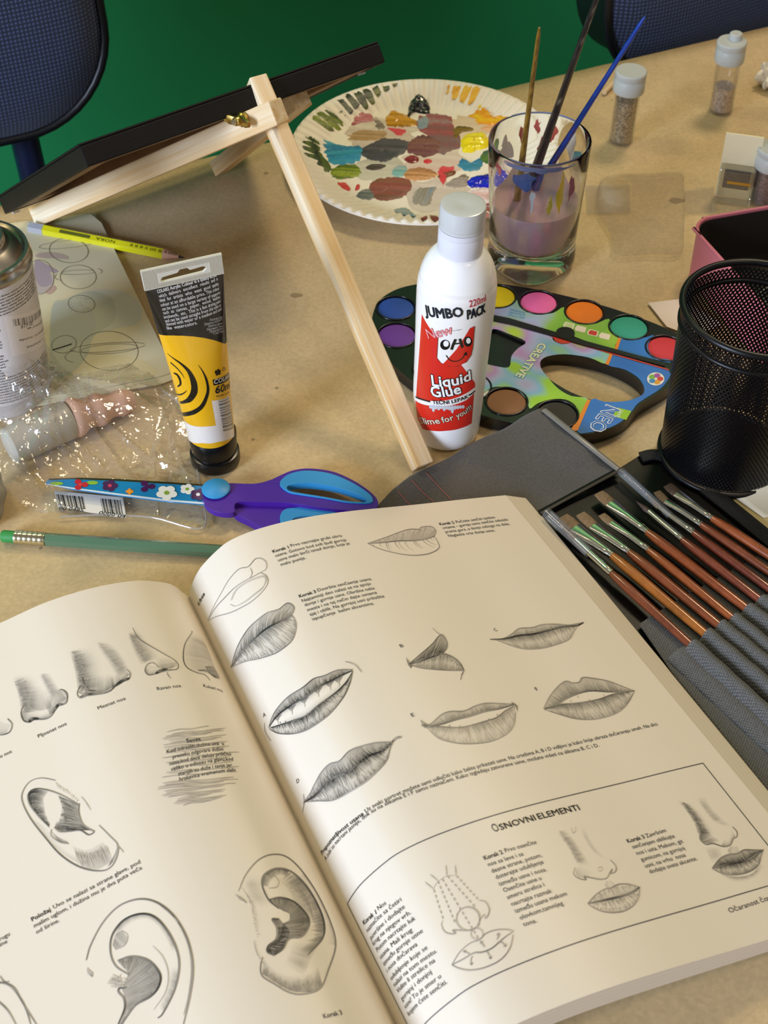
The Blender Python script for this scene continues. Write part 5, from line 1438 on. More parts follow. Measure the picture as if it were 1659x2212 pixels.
def paintbrush(name, top, low, r0, label, handle, colh, ferr=None, flecks=()):
    """long handled brush standing in the glass, handle up"""
    top, low = np.array(top), np.array(low)
    t = nz(top - low)
    b = low.copy()
    br = thing('paintbrush', b, label, 'paintbrush', 'paintbrushes standing in the glass')
    L_ = np.linalg.norm(top - b)
    s = np.array([.035, .05, .09, .16, .5, .8, .97, 1.0])
    rr_ = np.array([.9, 1.0, 1.25, 1.3, .95, .75, .65, .35]) * r0
    s2 = np.linspace(.035, 1, 40)
    pts = b + np.outer(s2 * L_, t)
    cols = np.repeat(np.array([[lin(handle)]]), 40, 0).repeat(10, 1)
    fl = RNG.uniform(size=(40, 10)) < .06
    C_ = np.tile(np.array(lin(handle)), (40, 10, 1))
    for c_, lo_f, hi_f, pr in flecks:
        msk = (RNG.uniform(size=(40, 10)) < pr) & (s2[:, None] > lo_f) & (s2[:, None] < hi_f)
        C_[msk] = lin(c_)
    MB().tube(pts, np.interp(s2, s, rr_), 10, col=C_.reshape(-1, 3)).obj('handle', colh, br, smooth=60)
    MB().tube([b + t * .010, b + t * (.035 * L_ + .006)], [r0 * .95, r0 * 1.08], 12).obj('ferrule', m_metal, br, smooth=40)
    MB().tube([b, b + t * .003, b + t * .0105], [r0 * .3, r0 * 1.0, r0 * .9], 10).obj('bristles', mat('dark_bristles', '#3a2c22', .7), br, smooth=60)
    return br
m_hand = mat('painted_handle', '#ffffff', .3, attr=True, coat=.3)
def brush_line(tp_px, tz, lo_px, lz, zend):
    a, b = P(*tp_px, tz), P(*lo_px, lz)
    return a, b + (b - a) * ((lz - zend) / (tz - lz))
a, b = brush_line((1165, 60), .205, (1119, 415), .060, .0262)
paintbrush('b', a, b, .0020, 'golden brown paintbrush, leftmost of the three in the water glass', '#7a5a1c', m_hand, flecks=(('#94702a', 0, 1, .3), ('#5a4014', 0, 1, .2)))
a, b = brush_line((1296, -25), .235, (1150, 385), .062, .040)
paintbrush('b', a, b, .0026, 'black paint-flecked brush, the middle one in the water glass', '#141318', m_hand, flecks=(('#6a6250', .4, 1, .07), ('#a89a84', .5, 1, .03), ('#2a2628', 0, 1, .2)))
a, b = brush_line((1393, 36), .185, (1172, 385), .062, .0262)
paintbrush('b', a, b, .0021, 'blue paintbrush leaning right in the water glass', '#123a9a', m_hand, flecks=(('#4a2a58', .1, .5, .45), ('#1a4ab8', .4, 1, .3), ('#98a0c0', .2, .6, .03)))

# ================================================================== plastic watercolour palette
ZPal = .0095
def pp(x, y, z=ZPal): return P(x, y, z)[:2]
pal = thing('watercolour_palette', P(1120, 760), 'black plastic kidney-shaped watercolour palette with round paint pans', 'palette')
outl = [(1054, 611), (1130, 620), (1200, 634), (1270, 651), (1341, 672), (1430, 705), (1480, 732), (1500, 765), (1480, 800), (1440, 838), (1385, 872), (1350, 908), (1310, 928), (1260, 938), (1205, 932), (1150, 922), (1080, 908), (1029, 892), (960, 868), (900, 830), (850, 788), (815, 742), (803, 700), (815, 655), (850, 628), (900, 614), (980, 606)]
oxy = cr([pp(*p) for p in outl], 5, True)
hole = [(1165, 790), (1175, 770), (1205, 765), (1250, 770), (1310, 785), (1360, 808), (1388, 832), (1392, 855), (1375, 866), (1340, 868), (1290, 866), (1240, 850), (1200, 828), (1175, 808)]
hxy = cr([pp(*p) for p in hole], 5, True)
slot = [(1050, 692), (1100, 702), (1180, 724), (1260, 748), (1340, 768), (1436, 794), (1436, 787), (1340, 760), (1260, 738), (1180, 714), (1100, 690), (1050, 680)]
sxy = np.array([pp(*p) for p in slot])
well = [(1038, 752), (1060, 718), (1068, 711), (1138, 742), (1120, 760), (1104, 775), (1100, 793), (1030, 780)]
wxy = np.array([pp(*p) for p in well])
m_pb = mat('palette_black_plastic', '#101012', .25, coat=.2)
body = MB()
body.prism(oxy, .0006, ZPal - .002, [hxy], fn=None)
pans = [((855, 668), '#1f4fa8', 'blue paint pan'), ((857, 727), '#6c3aa0', 'purple paint pan'), ((1073, 643), '#f2d60e', 'yellow paint pan'), ((1163, 656), '#ee6aac', 'pink paint pan'), ((1262, 677), '#ea7c0c', 'orange paint pan'), ((1358, 710), '#2fa48c', 'teal paint pan'), ((1438, 755), '#d0343e', 'red paint pan'), ((1094, 870), '#8a5f3e', 'brown paint pan'), ((1203, 898), '#33302c', 'black paint pan'), ((1016, 838), '#e9e7e2', 'white paint pan'), ((935, 800), '#3c8a3a', 'green paint pan'), ((960, 640), '#b8c82e', 'lime paint pan')]
rp = .0128
circ = []
for (px_, py_), c_, l_ in pans:
    cxy = pp(px_, py_, ZPal - .001)
    t = np.linspace(0, 2 * math.pi, 41)[:-1]
    circ.append(np.c_[cxy[0] + rp * np.cos(t), cxy[1] + rp * np.sin(t)])
body.prism(oxy, ZPal - .002, ZPal, [hxy, wxy] + circ)
bo_ = body.obj('palette_body', m_pb, pal, smooth=35)
for ((px_, py_), c_, l_), cxy in zip(pans, circ):
    cen = cxy.mean(0)
    ring = MB().tube([(cen[0] + math.cos(t) * (rp + .0004), cen[1] + math.sin(t) * (rp + .0004), ZPal + .0002) for t in np.linspace(0, 2 * math.pi, 49)], .0007, 8, caps=False).obj('pan_rim', m_pb, bo_, smooth=60)
    o = MB().lathe([(rp * .97, ZPal - .002), (rp * .95, ZPal - .0006), (rp * .88, ZPal - .0002), (.0001, ZPal - .0003)], (cen[0], cen[1], 0), 44, capt=False).obj('paint_cake', mat('pressed_paint', c_, .7, noise=(60, .06), bump=(300, .08)), pal, smooth=40)
    o['label'] = l_
# printed insert
SPl = plane_surf(np.array([P(1120, 760)[0], P(1120, 760)[1], ZPal]), (1, 0, 0), (0, 1, 0))
ZI = zoom(980, 600, 3.530)
Zx = lambda p: p
m_ins = mat('palette_insert_card', '#ffffff', .35, attr=True)
def wash(name, pts, cols, ang, off, holes=()):
    """water-colour print: tinted by a soft noise across the sheet"""
    mb = MB()
    ab = SPl.px(ZI(pts))
    bmx, bmn = ab.max(0), ab.min(0)
    S2 = SPl; old = (S2.step, S2.bstep); S2.step = S2.bstep = .0016
    fill(mb, S2, cr(ab, 3, True) if len(pts) > 8 else ab, off, (1, 1, 1), [cr(S2.px(ZI(h)), 3, True) for h in holes])
    S2.step, S2.bstep = old
    v = np.array(mb.v)
    dd = (v[:, :2] - v[:, :2].mean(0)) @ np.array([math.cos(ang), math.sin(ang)])
    t = (dd - dd.min()) / (dd.max() - dd.min())
    sn = sum(np.sin(v[:, 0] * a_ + v[:, 1] * b_ + c_) for a_, b_, c_ in RNG.uniform(-1, 1, (7, 3)) * np.array([260, 260, 6]))
    t = np.clip(t + .07 * sn, 0, .9999) * (len(cols) - 1)
    k = t.astype(int); f = (t - k)[:, None]
    C_ = np.array([lin(c) for c in cols])
    cc = C_[k] * (1 - f) + C_[np.minimum(k + 1, len(cols) - 1)] * f
    mb.c = [tuple(x) for x in cc]
    return mb
top_strip = [(232, 240), (330, 235), (420, 215), (475, 160), (500, 220), (560, 265), (650, 280), (760, 270), (840, 225), (860, 300), (920, 345), (1010, 360), (1090, 350), (1185, 315), (1195, 390), (1240, 445), (1270, 455), (1240, 545), (1100, 515), (950, 462), (900, 440), (880, 415), (820, 405), (770, 435), (650, 395), (500, 345), (360, 300), (232, 262)]
ins = wash('i', top_strip, ['#b39bd0', '#a6b8dc', '#8cc04a', '#7ab83e', '#9ac63c'], .0, .00025)
lower_sheet = [(232, 310), (420, 355), (600, 400), (740, 440), (760, 480), (830, 508), (900, 495), (1000, 525), (1120, 560), (1205, 585), (1165, 660), (1030, 610), (850, 585), (720, 600), (665, 635), (665, 690), (720, 765), (800, 850), (900, 905), (1030, 930), (960, 1080), (930, 980), (850, 930), (740, 930), (640, 960), (580, 1000), (555, 930), (480, 860), (380, 835), (290, 840), (215, 885), (232, 800), (180, 735), (185, 650), (300, 672), (420, 685), (440, 600), (490, 540), (550, 490), (420, 430), (300, 392), (232, 455)]
lo2 = wash('l', lower_sheet, ['#8fc03a', '#9acb34', '#7fb4d8', '#a8b4e0', '#b48ccc', '#a8c83c'], 2.0, .00025)
blue1 = [(1270, 468), (1370, 475), (1470, 455), (1525, 440), (1490, 490), (1480, 530), (1500, 580), (1560, 615), (1640, 625), (1640, 650), (1450, 605), (1240, 548)]
b1 = wash('b', blue1, ['#1d6fc0', '#2a7ccc'], 0, .00025)
blue2 = [(1210, 590), (1400, 645), (1640, 710), (1620, 800), (1560, 860), (1480, 910), (1400, 965), (1350, 1030), (1290, 1090), (1200, 1140), (1080, 1172), (940, 1172), (1040, 935), (1150, 948), (1290, 945), (1390, 920), (1450, 880), (1445, 820), (1400, 760), (1300, 700), (1170, 665)]
b2 = wash('b', blue2, ['#1a68b8', '#2478c8', '#1a66b4'], .5, .00025)
for x_, n_ in ((ins, 'printed_insert'), (lo2, 'printed_insert'), (b1, 'printed_insert'), (b2, 'printed_insert')): x_.obj(n_, m_ins, pal, recalc=False)
pr = MB()
poly(pr, SPl, ZI, [(1258, 452), (1280, 460), (1248, 552), (1225, 546)], '#e8861c', .0004)
poly(pr, SPl, ZI, [(1190, 582), (1212, 590), (1180, 668), (1155, 660)], '#e8861c', .0004)
poly(pr, SPl, ZI, [(1020, 930), (1045, 935), (945, 1168), (885, 1172), (950, 1070)], '#e8861c', .0004)
poly(pr, SPl, ZI, [(455, 358), (600, 395), (750, 440), (750, 447), (600, 403), (455, 366)], '#c83a20', .0005)
poly(pr, SPl, ZI, [(900, 488), (1100, 545), (1240, 588), (1640, 700), (1640, 712), (1240, 598), (1100, 556), (900, 498)], '#b8301c', .0005)
poly(pr, SPl, ZI, [(748, 445), (800, 462), (880, 485), (905, 492), (870, 505), (820, 508), (775, 490)], '#c8341c', .0006)
for i, (cx_, cy_, c_) in enumerate(((880, 368, '#c8d8a0'), (968, 395, '#efe6da'), (1062, 425, '#c83224'), (1152, 450, '#efe4d4'))):
    q = [(cx_ - 45, cy_ - 8), (cx_ - 25, cy_ - 30), (cx_ + 45, cy_ - 12), (cx_ + 30, cy_ + 28), (cx_ - 40, cy_ + 12)]
    poly(pr, SPl, ZI, q, '#f2ead8', .0004)
    poly(pr, SPl, ZI, [(cx_ + (x - cx_) * .78, cy_ + (y - cy_) * .75) for x, y in q], c_, .0005)
word(pr, SPl, ZI, 'CREATIVE', (655, 500), (470, 752), .0076, '#e8e4c0', .0005, .03, 0, '#3a9ab8', .05)
word(pr, SPl, ZI, 'NEO', (1165, 972), (1025, 1150), .0135, '#f4f2f0', .0005, .035, 0)
word(pr, SPl, ZI, 'NEO', (1165, 975), (1027, 1147), .0135, '#1d6cbc', .0006, -.002, 0)
poly(pr, SPl, ZI, [(1250, 993), (1355, 1020), (1315, 1088), (1210, 1058)], '#96c41e', .0004)
word(pr, SPl, ZI, 'SAVE', (1265, 1008), (1235, 1064), .0036, '#f0f4e0', .0005)
disc(pr, SPl, ZI, (1540, 775), 66, 50, '#f0e8d8', .0004); 
for k_, c_ in enumerate(('#d8382c', '#e8a01c', '#3a8ac0', '#7ab83e', '#a850a0')):
    t_ = k_ * 1.25
    disc(pr, SPl, ZI, (1540 + 34 * math.cos(t_), 775 + 26 * math.sin(t_)), 24, 17, c_, .0005 + .00002 * k_, 14)
for r_ in range(3): word(pr, SPl, ZI, ('munure', 'onrim', 'nuo')[r_], (430 - 8 * r_, 252 + 20 * r_), (540, 276 + 20 * r_), .0034, '#6aa8d8', .0005, .02)
pr.obj('insert_print', m_ins, pal, recalc=False)
MB().prism(sxy, ZPal + .0001, ZPal + .0012).obj('brush_groove', m_black, pal)
nc = pp(1221, 722)
MB().lathe([(.0062, ZPal), (.0062, ZPal + .0014), (.0001, ZPal + .0014)], (nc[0], nc[1], 0), 28, capt=False).obj('groove_catch', m_black, pal, smooth=35)
MB().prism(np.array(wxy).mean(0) + (np.array(wxy) - np.array(wxy).mean(0)) * .99, ZPal - .0075, ZPal - .006).obj('well_floor', mat('well_dark_plastic', '#0e1420', .2), pal)
# ================================================================== mesh pen cup
PB = P(1560, 982); 
pcp = thing('pen_cup', PB, 'empty black wire mesh pen cup at the right edge', 'pen cup')
Hc, r0c, r1c = .112, .0378, .0436
cax2 = nz(np.array([.035, 0.0, 1.0]))
m_wire = mat('black_wire', '#07080c', .35, .3)
_u2 = nz(np.cross(cax2, (0, 1.0, .01))); _w2 = np.cross(cax2, _u2)
def cpt(ph, z):
    r = r0c + (r1c - r0c) * z / Hc
    return PB + cax2 * z + _u2 * r * math.cos(ph) + _w2 * r * math.sin(ph)
mesh = MB()
# expanded metal: rows of diamond openings
NR, NCc = 54, 100
def knot(i, j): return cpt((j + .5 * (i % 2)) * 2 * math.pi / NCc, .006 + i * (Hc - .010) / NR)
def strand(p, q, w, out):
    p, q = np.array(p), np.array(q)
    t = nz(q - p); n = nz(out); s = np.cross(t, n)
    a = w / 2; b_ = .00025
    vs = [p + s * a + n * b_, p - s * a + n * b_, p - s * a - n * b_, p + s * a - n * b_, q + s * a + n * b_, q - s * a + n * b_, q - s * a - n * b_, q + s * a - n * b_]
    mesh.add(vs, [[0, 1, 5, 4], [1, 2, 6, 5], [2, 3, 7, 6], [3, 0, 4, 7]])
for i in range(NR):
    for j in range(NCc):
        p = knot(i, j)
        out = p - PB - cax2 * ((p - PB) @ cax2)
        a_, b_ = (knot(i + 1, j), knot(i + 1, j - 1)) if i % 2 == 0 else (knot(i + 1, j + 1), knot(i + 1, j))
        strand(p, a_, .00094, out); strand(p, b_, .00094, out)
mesh.obj('wire_mesh', m_wire, pcp, recalc=False)
for z_, r_, nm in ((Hc, .0021, 'rim_wire'), (Hc - .0125, .0015, 'rim_wire'), (.002, .0022, 'base_ring')):
    MB().tube([cpt(t, z_) for t in np.linspace(0, 2 * math.pi, 97)], r_, 10, caps=False).obj(nm, m_wire, pcp, smooth=60)
MB().lathe([(r0c, .0008), (r0c, .0022), (.0001, .0022)], PB, 64, axis=cax2, capt=False).obj('base_plate', m_wire, pcp, smooth=30)

# ================================================================== canvas brush roll
m_cloth = weave('grey_canvas', '#1a1814', '#70706f', 260, .9, .5, .5, .25)
m_flap = weave('grey_canvas_flap', '#24221f', '#615d57', 300, .75, .3, .5, .3)
m_pvc = mat('black_lining', '#050404', .4, bump=(60, .1), spec=.25)
roll = thing('brush_roll', P(1450, 1250), 'open grey canvas brush roll lying under the book and brushes', 'brush roll')
def sheet(pts_z, z0, thick, name, m, k=2, bev=.0006):
    xy = [P(x, y, z)[:2] for x, y, z in pts_z]
    mb = MB()
    xy = np.array(xy)
    zz = np.array([z for _, _, z in pts_z])
    # plane fitted through the given heights
    A = np.c_[xy, np.ones(len(xy))]
    co = np.linalg.lstsq(A, zz, rcond=None)[0]
    mb.prism(xy, 0, thick, fn=lambda v: np.c_[v[:, 0], v[:, 1], v[:, 2] + np.c_[v[:, :2], np.ones(len(v))] @ co])
    return mb.obj(name, m, roll, bevel=bev)
zb = .0002
sheet([(1164, 1106, zb), (1225, 1075, zb), (1341, 1011, zb), (1385, 983, zb), (1436, 981, zb), (1540, 1062, zb), (1659, 1159, zb), (1760, 1240, zb), (1900, 1700, zb), (1660, 1800, zb), (1450, 1500, zb), (1300, 1330, zb)], 0, .0009, 'lining', m_pvc)
zf = .0025
fl = MB()
# the flap folded outwards, its far corner resting on the palette
fpx = [((1172, 881), .0125), ((1256, 946), .0125), ((1339, 1012), .006), ((1250, 1060), .0035), ((1164, 1106), .0026), ((1080, 1120), .0020), ((1000, 1130), .0020), ((900, 1125), .0020), ((812, 1098), .0020), ((847, 1060), .0020), ((885, 1030), .0020), ((940, 1004), .0022), ((1050, 944), .0070)]
fxy = np.array([P(x, y, z)[:2] for (x, y), z in fpx]); fz = np.array([z for _, z in fpx])
def flz(x, y):
    d2 = (fxy[None, :, 0] - np.asarray(x)[:, None]) ** 2 + (fxy[None, :, 1] - np.asarray(y)[:, None]) ** 2 + 2e-5
    w = 1 / d2 ** 1.5
    return (w @ fz) / w.sum(1)
bm = bmesh.new()
vsf = [bm.verts.new((x, y, 0)) for x, y in fxy]
tri = tessellate_polygon([[Vector((x, y, 0)) for x, y in fxy]])
for t in tri: bm.faces.new([vsf[i] for i in t])
for ax_ in (0, 1):
    lo_, hi_ = fxy[:, ax_].min(), fxy[:, ax_].max()
    for k in range(1, 26):
        co = [0, 0, 0]; no = [0, 0, 0]; co[ax_] = lo_ + (hi_ - lo_) * k / 26; no[ax_] = 1
        bmesh.ops.bisect_plane(bm, geom=bm.verts[:] + bm.edges[:] + bm.faces[:], plane_co=co, plane_no=no, dist=1e-8)
bm.verts.index_update()
vv_ = np.array([v.co[:] for v in bm.verts]); ff_ = [[v.index for v in f.verts] for f in bm.faces]; bm.free()
vv_[:, 2] = flz(vv_[:, 0], vv_[:, 1])
fl.add(vv_, ff_)
flo = fl.obj('flap', m_flap, roll, smooth=60, solid=.0012)
def hem(pts, w, name, m, z):
    pp_ = np.array([P(x, y, zz) for x, y, zz in pts]); c = cr(pp_, 6)
    MB().tube(c, w / 2, 8, sq=([1] * len(c), [.35] * len(c))).obj(name, m, roll, smooth=60)
for st_p in ([(889, 1036), (912, 1062), (938, 1086)], [(920, 1020), (945, 1048), (975, 1080)], [(860, 1062), (880, 1085), (895, 1100)]):
    hem([(x, y, float(flz([P(x, y, .002)[0]], [P(x, y, .002)[1]])[0]) + .0009) for x, y in st_p], .0009, 'flap_stitching', mat('rose_thread', '#8a5a58', .8), 0)
m_hem = mat('clear_vinyl_hem', '#7c7b76', .3)
hem([(1175, 885, .0142), (1256, 950, .0140), (1336, 1014, .0078)], .004, 'flap_hem', m_hem, 0)
hem([(1339, 1014, .0075), (1250, 1062, .005), (1166, 1108, .004)], .004, 'flap_hem', m_pvc, 0)
hem([(1436, 984, .003), (1540, 1066, .003), (1662, 1165, .003), (1760, 1245, .003)], .011, 'edge_binding', mat('black_binding', '#0c0c0d', .7, bump=(500, .3)), 0)
hem([(1385, 988, .003), (1410, 982, .0036), (1440, 985, .003)], .009, 'edge_binding', mat('black_binding', '#0c0c0d', .7, bump=(500, .3)), 0)
# pocket cloth
pk = [(1380, 1350), (1405, 1333), (1487, 1284), (1560, 1245), (1659, 1190), (1760, 1140), (1930, 1700), (1742, 1812), (1578, 1608), (1450, 1452)]
sheet([(x, y, .0032) for x, y in pk], 0, .0012, 'pocket_cloth', m_cloth)
ZB8 = zoom(1100, 900, 2.968)
# (tip, bristle base, ferrule end, where the handle enters its loop, width of the head, kind)
BR = [((330, 700), (425, 792), (655, 1003), (1170, 1470), .0024, 'round', 'tube', (240, 618)),
      ((340, 640), (420, 712), (660, 890), (1265, 1400), .0046, 'flat', None, None),
      ((455, 622), (538, 700), (770, 870), (1352, 1345), .0038, 'flat', None, None),
      ((588, 630), (655, 682), (892, 855), (1437, 1300), .0028, 'angled', None, None),
      ((572, 488), (648, 555), (885, 740), (1527, 1235), .0040, 'flat', None, None),
      ((815, 543), (895, 610), (1110, 790), (1612, 1180), .0022, 'round', None, None),
      ((880, 500), (960, 585), (1182, 745), (1690, 1120), .0019, 'round', 'tube', (715, 352)),
      ((942, 483), (1005, 542), (1232, 695), (1770, 1065), .0028, 'angled', None, None),
      ((1013, 438), (1075, 492), (1303, 655), (1850, 1010), .0036, 'flat', None, None)]
LBL = ['slim round brush in a clear sleeve beside the book edge', 'wide flat brush with orange-brown handle, second from the book', 'flat brush, third from the book in the brush roll',
       'angled brush, fourth from the book in the brush roll', 'flat brush reaching furthest forward, fifth from the book', 'small pointed round brush, sixth from the book',
       'thin brush in the longer clear sleeve, seventh from the book', 'angled brush with dark tip, second from the black binding', 'flat brush lying nearest the black binding of the roll']
HC = ['#74391f', '#9a5a20', '#7c3f20', '#8e4a22', '#86421f', '#783a24', '#6e3320', '#7a3d22', '#944c26']
zbr = .0075
m_brl = mat('tan_bristles', '#7c6448', .6, noise=(700, .25, (1, 1, 1)))
m_br2 = mat('dark_bristle_tip', '#4a382c', .6, noise=(700, .25))
m_fer = mat('nickel_ferrule', '#d5d5c8', .16, 1.0)
m_sleeve = clear('clear_sleeve_plastic', (.90, .92, .97), .03, .12, .05, (1, 1, 1), None, .25)
pocket_pts = []
for i, (tip, bb_, fe, hp, wd, kind, slv, stip) in enumerate(BR):
    T_, B_, F_, H_ = [P(*ZB8([p])[0], zbr) for p in (tip, bb_, fe, hp)]
    ax_ = nz(F_ - B_); sd = nz(np.cross(ZV, ax_))
    hd = nz(H_ - F_)
    end = H_ + hd * .075
    br = thing('artist_brush', (T_ + end) / 2 * (1, 1, 0) + ZV * (zbr - .004), LBL[i], 'paintbrush', 'artist brushes in the canvas roll')
    hl = np.linalg.norm(end - F_)
    s_ = np.array([0, .03, .10, .22, .5, .8, 1.0]); r_ = np.array([.0019, .0024, .0028, .0027, .0022, .0018, .0014])
    q_ = np.linspace(0, 1, 26)
    hm = mat('varnished_handle', HC[i], .22, noise=[(40, .22), (220, .15)], coat=.5)
    MB().tube(F_ + np.outer(q_ * hl, hd), np.interp(q_, s_, r_) * (1.12 if wd > .0035 else 1), 14).obj('handle', hm, br, smooth=60)
    # ferrule: round at the crimp, flattened towards flat heads
    fl_ = np.linalg.norm(F_ - B_)
    n_ = 24
    t_ = np.linspace(0, 1, n_)
    rr_ = np.interp(t_, [0, .5, .86, .88, .90, .92, .94, .96, .98, 1], [1.9, 2.0, 2.15, 2.5, 2.15, 2.15, 2.5, 2.15, 2.45, 2.2]) * .001
    flat = wd if kind != 'round' else .0018
    su = np.interp(t_, [0, .45, 1], [flat / .0019, 1.05 if kind == 'round' else max(1, flat / .0026), 1])
    sv = np.interp(t_, [0, .45, 1], [1.0 if kind == 'round' else .62, 1, 1])
    fer = MB().tube(B_ + np.outer(t_ * fl_, ax_), rr_, 18, sq=(su, sv), ref=ZV).obj('ferrule', m_fer, br, smooth=30)
    bl = np.linalg.norm(T_ - B_)
    t_ = np.linspace(0, 1, 8)
    if kind == 'round':
        su, sv, rr_ = np.ones(8), np.ones(8), np.interp(t_, [0, .3, 1], [.0016, .0017, .0002])
    else:
        su = np.full(8, flat / .0019) * np.interp(t_, [0, .6, 1], [.95, 1, .85]); sv = np.interp(t_, [0, 1], [.55, .12]); rr_ = np.full(8, .0019)
    pts_ = B_ + np.outer(t_ * bl, nz(T_ - B_))
    if kind == 'angled': pts_ = pts_ + np.outer(t_ ** 2 * .0006, sd)
    bs = MB().tube(pts_, rr_, 14, sq=(su, sv), ref=ZV).obj('bristles', m_brl if i not in (5, 8) else m_br2, br, smooth=60)
    if slv:
        S0 = P(*ZB8([stip])[0], zbr)
        e_ = B_ + ax_ * (.009 if i else .012)
        rs = .0027 if i else .0034
        d_ = nz(e_ - S0)
        sl_ = MB().tube([S0, S0 + d_ * .0008, e_], [rs, rs, rs * .92], 20, caps=False)
        sl_.tube([e_, S0 + d_ * .0008, S0], [rs * .8, rs * .86, rs * .86], 20, caps=False)
        so = sl_.obj('protective_sleeve', m_sleeve, br, smooth=60); so['label'] = 'clear plastic sleeve over the bristles'
    # raised cloth loop over the handle
    lp = MB()
    L0, L1 = H_ - ZV * (zbr - .0044), end + hd * .03 - ZV * (zbr - .0044)
    M_ = 14
    rws = []
    for t in np.linspace(0, 1, 24):
        c = L0 + (L1 - L0) * t
        row = []
        for a in np.linspace(-1, 1, M_):
            prof = math.cos(a * math.pi / 2) ** .8
            row.append(c + sd * a * .0062 + ZV * (.0078 * prof * (1 - .12 * t) + .0003 * math.sin(t * 40 + i)))
        rws.append(row)
    lp.grid(np.array(rws)).obj('brush_loop', m_cloth, roll, smooth=70, solid=.0008)
# an empty loop left of the first brush
for base, dx in (((1085, 1512), 0),):
    H_ = P(*ZB8([base])[0], .0044); hd = nz(P(*ZB8([(1170, 1470)])[0], .0044) - P(*ZB8([(655, 1003)])[0], .0044)); sd = nz(np.cross(ZV, hd))
    rws = []
    for t in np.linspace(0, 1, 24):
        c = H_ + hd * t * .11
        rws.append([c + sd * a * .0085 + ZV * (.0030 * math.cos(a * math.pi / 2) ** .9 + .0003 * math.sin(t * 30)) for a in np.linspace(-1, 1, 14)])
    MB().grid(np.array(rws)).obj('brush_loop', m_cloth, roll, smooth=70, solid=.0008)
# retaining strap across the handles
sp_ = [(1100, 1180), (1250, 1120), (1400, 1030), (1560, 930), (1659, 860)]

# ================================================================== scissors
ZSc = zoom(0, 850, 1.929)
zs = .0075
sc = thing('scissors', P(455, 1070), 'purple and blue handled scissors with flower-printed blades', 'scissors')
def outl3(pts, z, k=5): return cr([P(x, y, z)[:2] for x, y in ZSc(pts)], k, True)
m_pur = mat('purple_plastic', '#4a1f96', .38)
m_blu = mat('blue_rubber', '#2f8fc8', .45)
m_bl = mat('blade_enamel', '#1c7fb6', .2, coat=.4)
bl1 = [(190, 372), (198, 360), (300, 356), (480, 363), (700, 376), (852, 386), (862, 462), (700, 449), (500, 424), (300, 397)]
bx = np.array([P(x, y, zs + .001)[:2] for x, y in ZSc(bl1)])
MB().prism(bx, zs - .0002, zs + .001).obj('blade', m_bl, sc, bevel=.0003)
bl2 = [(195, 366), (205, 354), (330, 350), (500, 356), (700, 368), (870, 380), (870, 400), (500, 372)]
bx2 = np.array([P(x, y, zs - .0005)[:2] for x, y in ZSc(bl2)])
MB().prism(bx2, zs - .002, zs - .0006).obj('blade', mat('dark_blade_steel', '#5a5640', .3, .8), sc)
SS = plane_surf(np.array([*P(455, 1070, zs + .001)[:2], zs + .001]), (1, 0, 0), (0, 1, 0))
fw = MB()
def flower(c, r, col, mid, n=5, off=.0002, rot=0, sq=.72):
    for k in range(n):
        t = rot + k * 2 * math.pi / n
        disc(fw, SS, ZSc, (c[0] + r * .62 * math.cos(t), c[1] + r * .62 * sq * math.sin(t)), r * .48, r * .40 * sq + 2, col, off + .00001 * k, 14)
    disc(fw, SS, ZSc, c, r * .28, r * .26 * sq + 1, mid, off + .0001, 12)
poly(fw, SS, ZSc, [(200, 378), (300, 392), (500, 418), (700, 442), (862, 455), (862, 463), (700, 450), (500, 425), (300, 398), (195, 380)], '#d8e4ee', .0001)
flower((458, 385), 31, '#4a1a52', '#c83a5a'); flower((335, 381), 30, '#c02234', '#d8404a', 3, .0003); flower((612, 388), 32, '#4a1a52', '#4a1a52', 3, .0002)
flower((695, 416), 41, '#f2f0e4', '#8aa83a', 5, .0004, .3); flower((780, 400), 28, '#f2f0e4', '#8aa83a', 5, .0003); flower((826, 424), 31, '#4a1a52', '#f0eaea', 5, .0006)
flower((540, 410), 15, '#e8902a', '#f0b060', 4, .0003); disc(fw, SS, ZSc, (236, 376), 28, 7, '#8ab83a', .0002); disc(fw, SS, ZSc, (385, 373), 24, 8, '#8ab83a', .00025)
fw.obj('flower_print', mat('blade_print', '#ffffff', .2, attr=True, coat=.4), sc, recalc=False)
h1o = [(842, 408), (856, 385), (900, 371), (1050, 376), (1120, 362), (1170, 340), (1220, 320), (1290, 312), (1390, 326), (1480, 366), (1550, 415), (1575, 450), (1566, 478), (1510, 491), (1400, 482), (1300, 470), (1200, 456), (1080, 452), (985, 455), (972, 496), (900, 492), (855, 462)]
h1i = [(1196, 388), (1225, 377), (1290, 374), (1390, 388), (1470, 412), (1525, 438), (1518, 452), (1450, 448), (1350, 430), (1250, 414), (1205, 404)]
z2 = zs + .006
hx = outl3(h1o, zs + .003); ix = outl3(h1i, zs + .003)
MB().prism(hx, zs - .001, zs + .003, [ix]).obj('handle', m_pur, sc, bevel=.0012, smooth=50)
go = [(1166, 378), (1182, 350), (1220, 330), (1285, 321), (1380, 334), (1470, 372), (1535, 415), (1553, 440), (1540, 455), (1450, 452), (1350, 434), (1250, 419), (1200, 408)]
gx = outl3(go, zs + .004); gi = outl3(h1i, zs + .004)
MB().prism(gx, zs - .0008, zs + .0040, [gi]).obj('grip_insert', m_blu, sc, bevel=.0007, smooth=50)
h2o = [(975, 492), (985, 458), (1080, 456), (1200, 462), (1300, 474), (1395, 478), (1450, 510), (1480, 560), (1460, 620), (1380, 655), (1280, 650), (1200, 625), (1120, 575), (1050, 532)]
h2i = [(1215, 545), (1230, 520), (1290, 512), (1360, 530), (1400, 570), (1390, 600), (1330, 612), (1260, 595)]
MB().prism(outl3(h2o, zs), zs - .0062, zs - .0005, [outl3(h2i, zs)]).obj('handle', m_pur, sc, bevel=.0012, smooth=50)
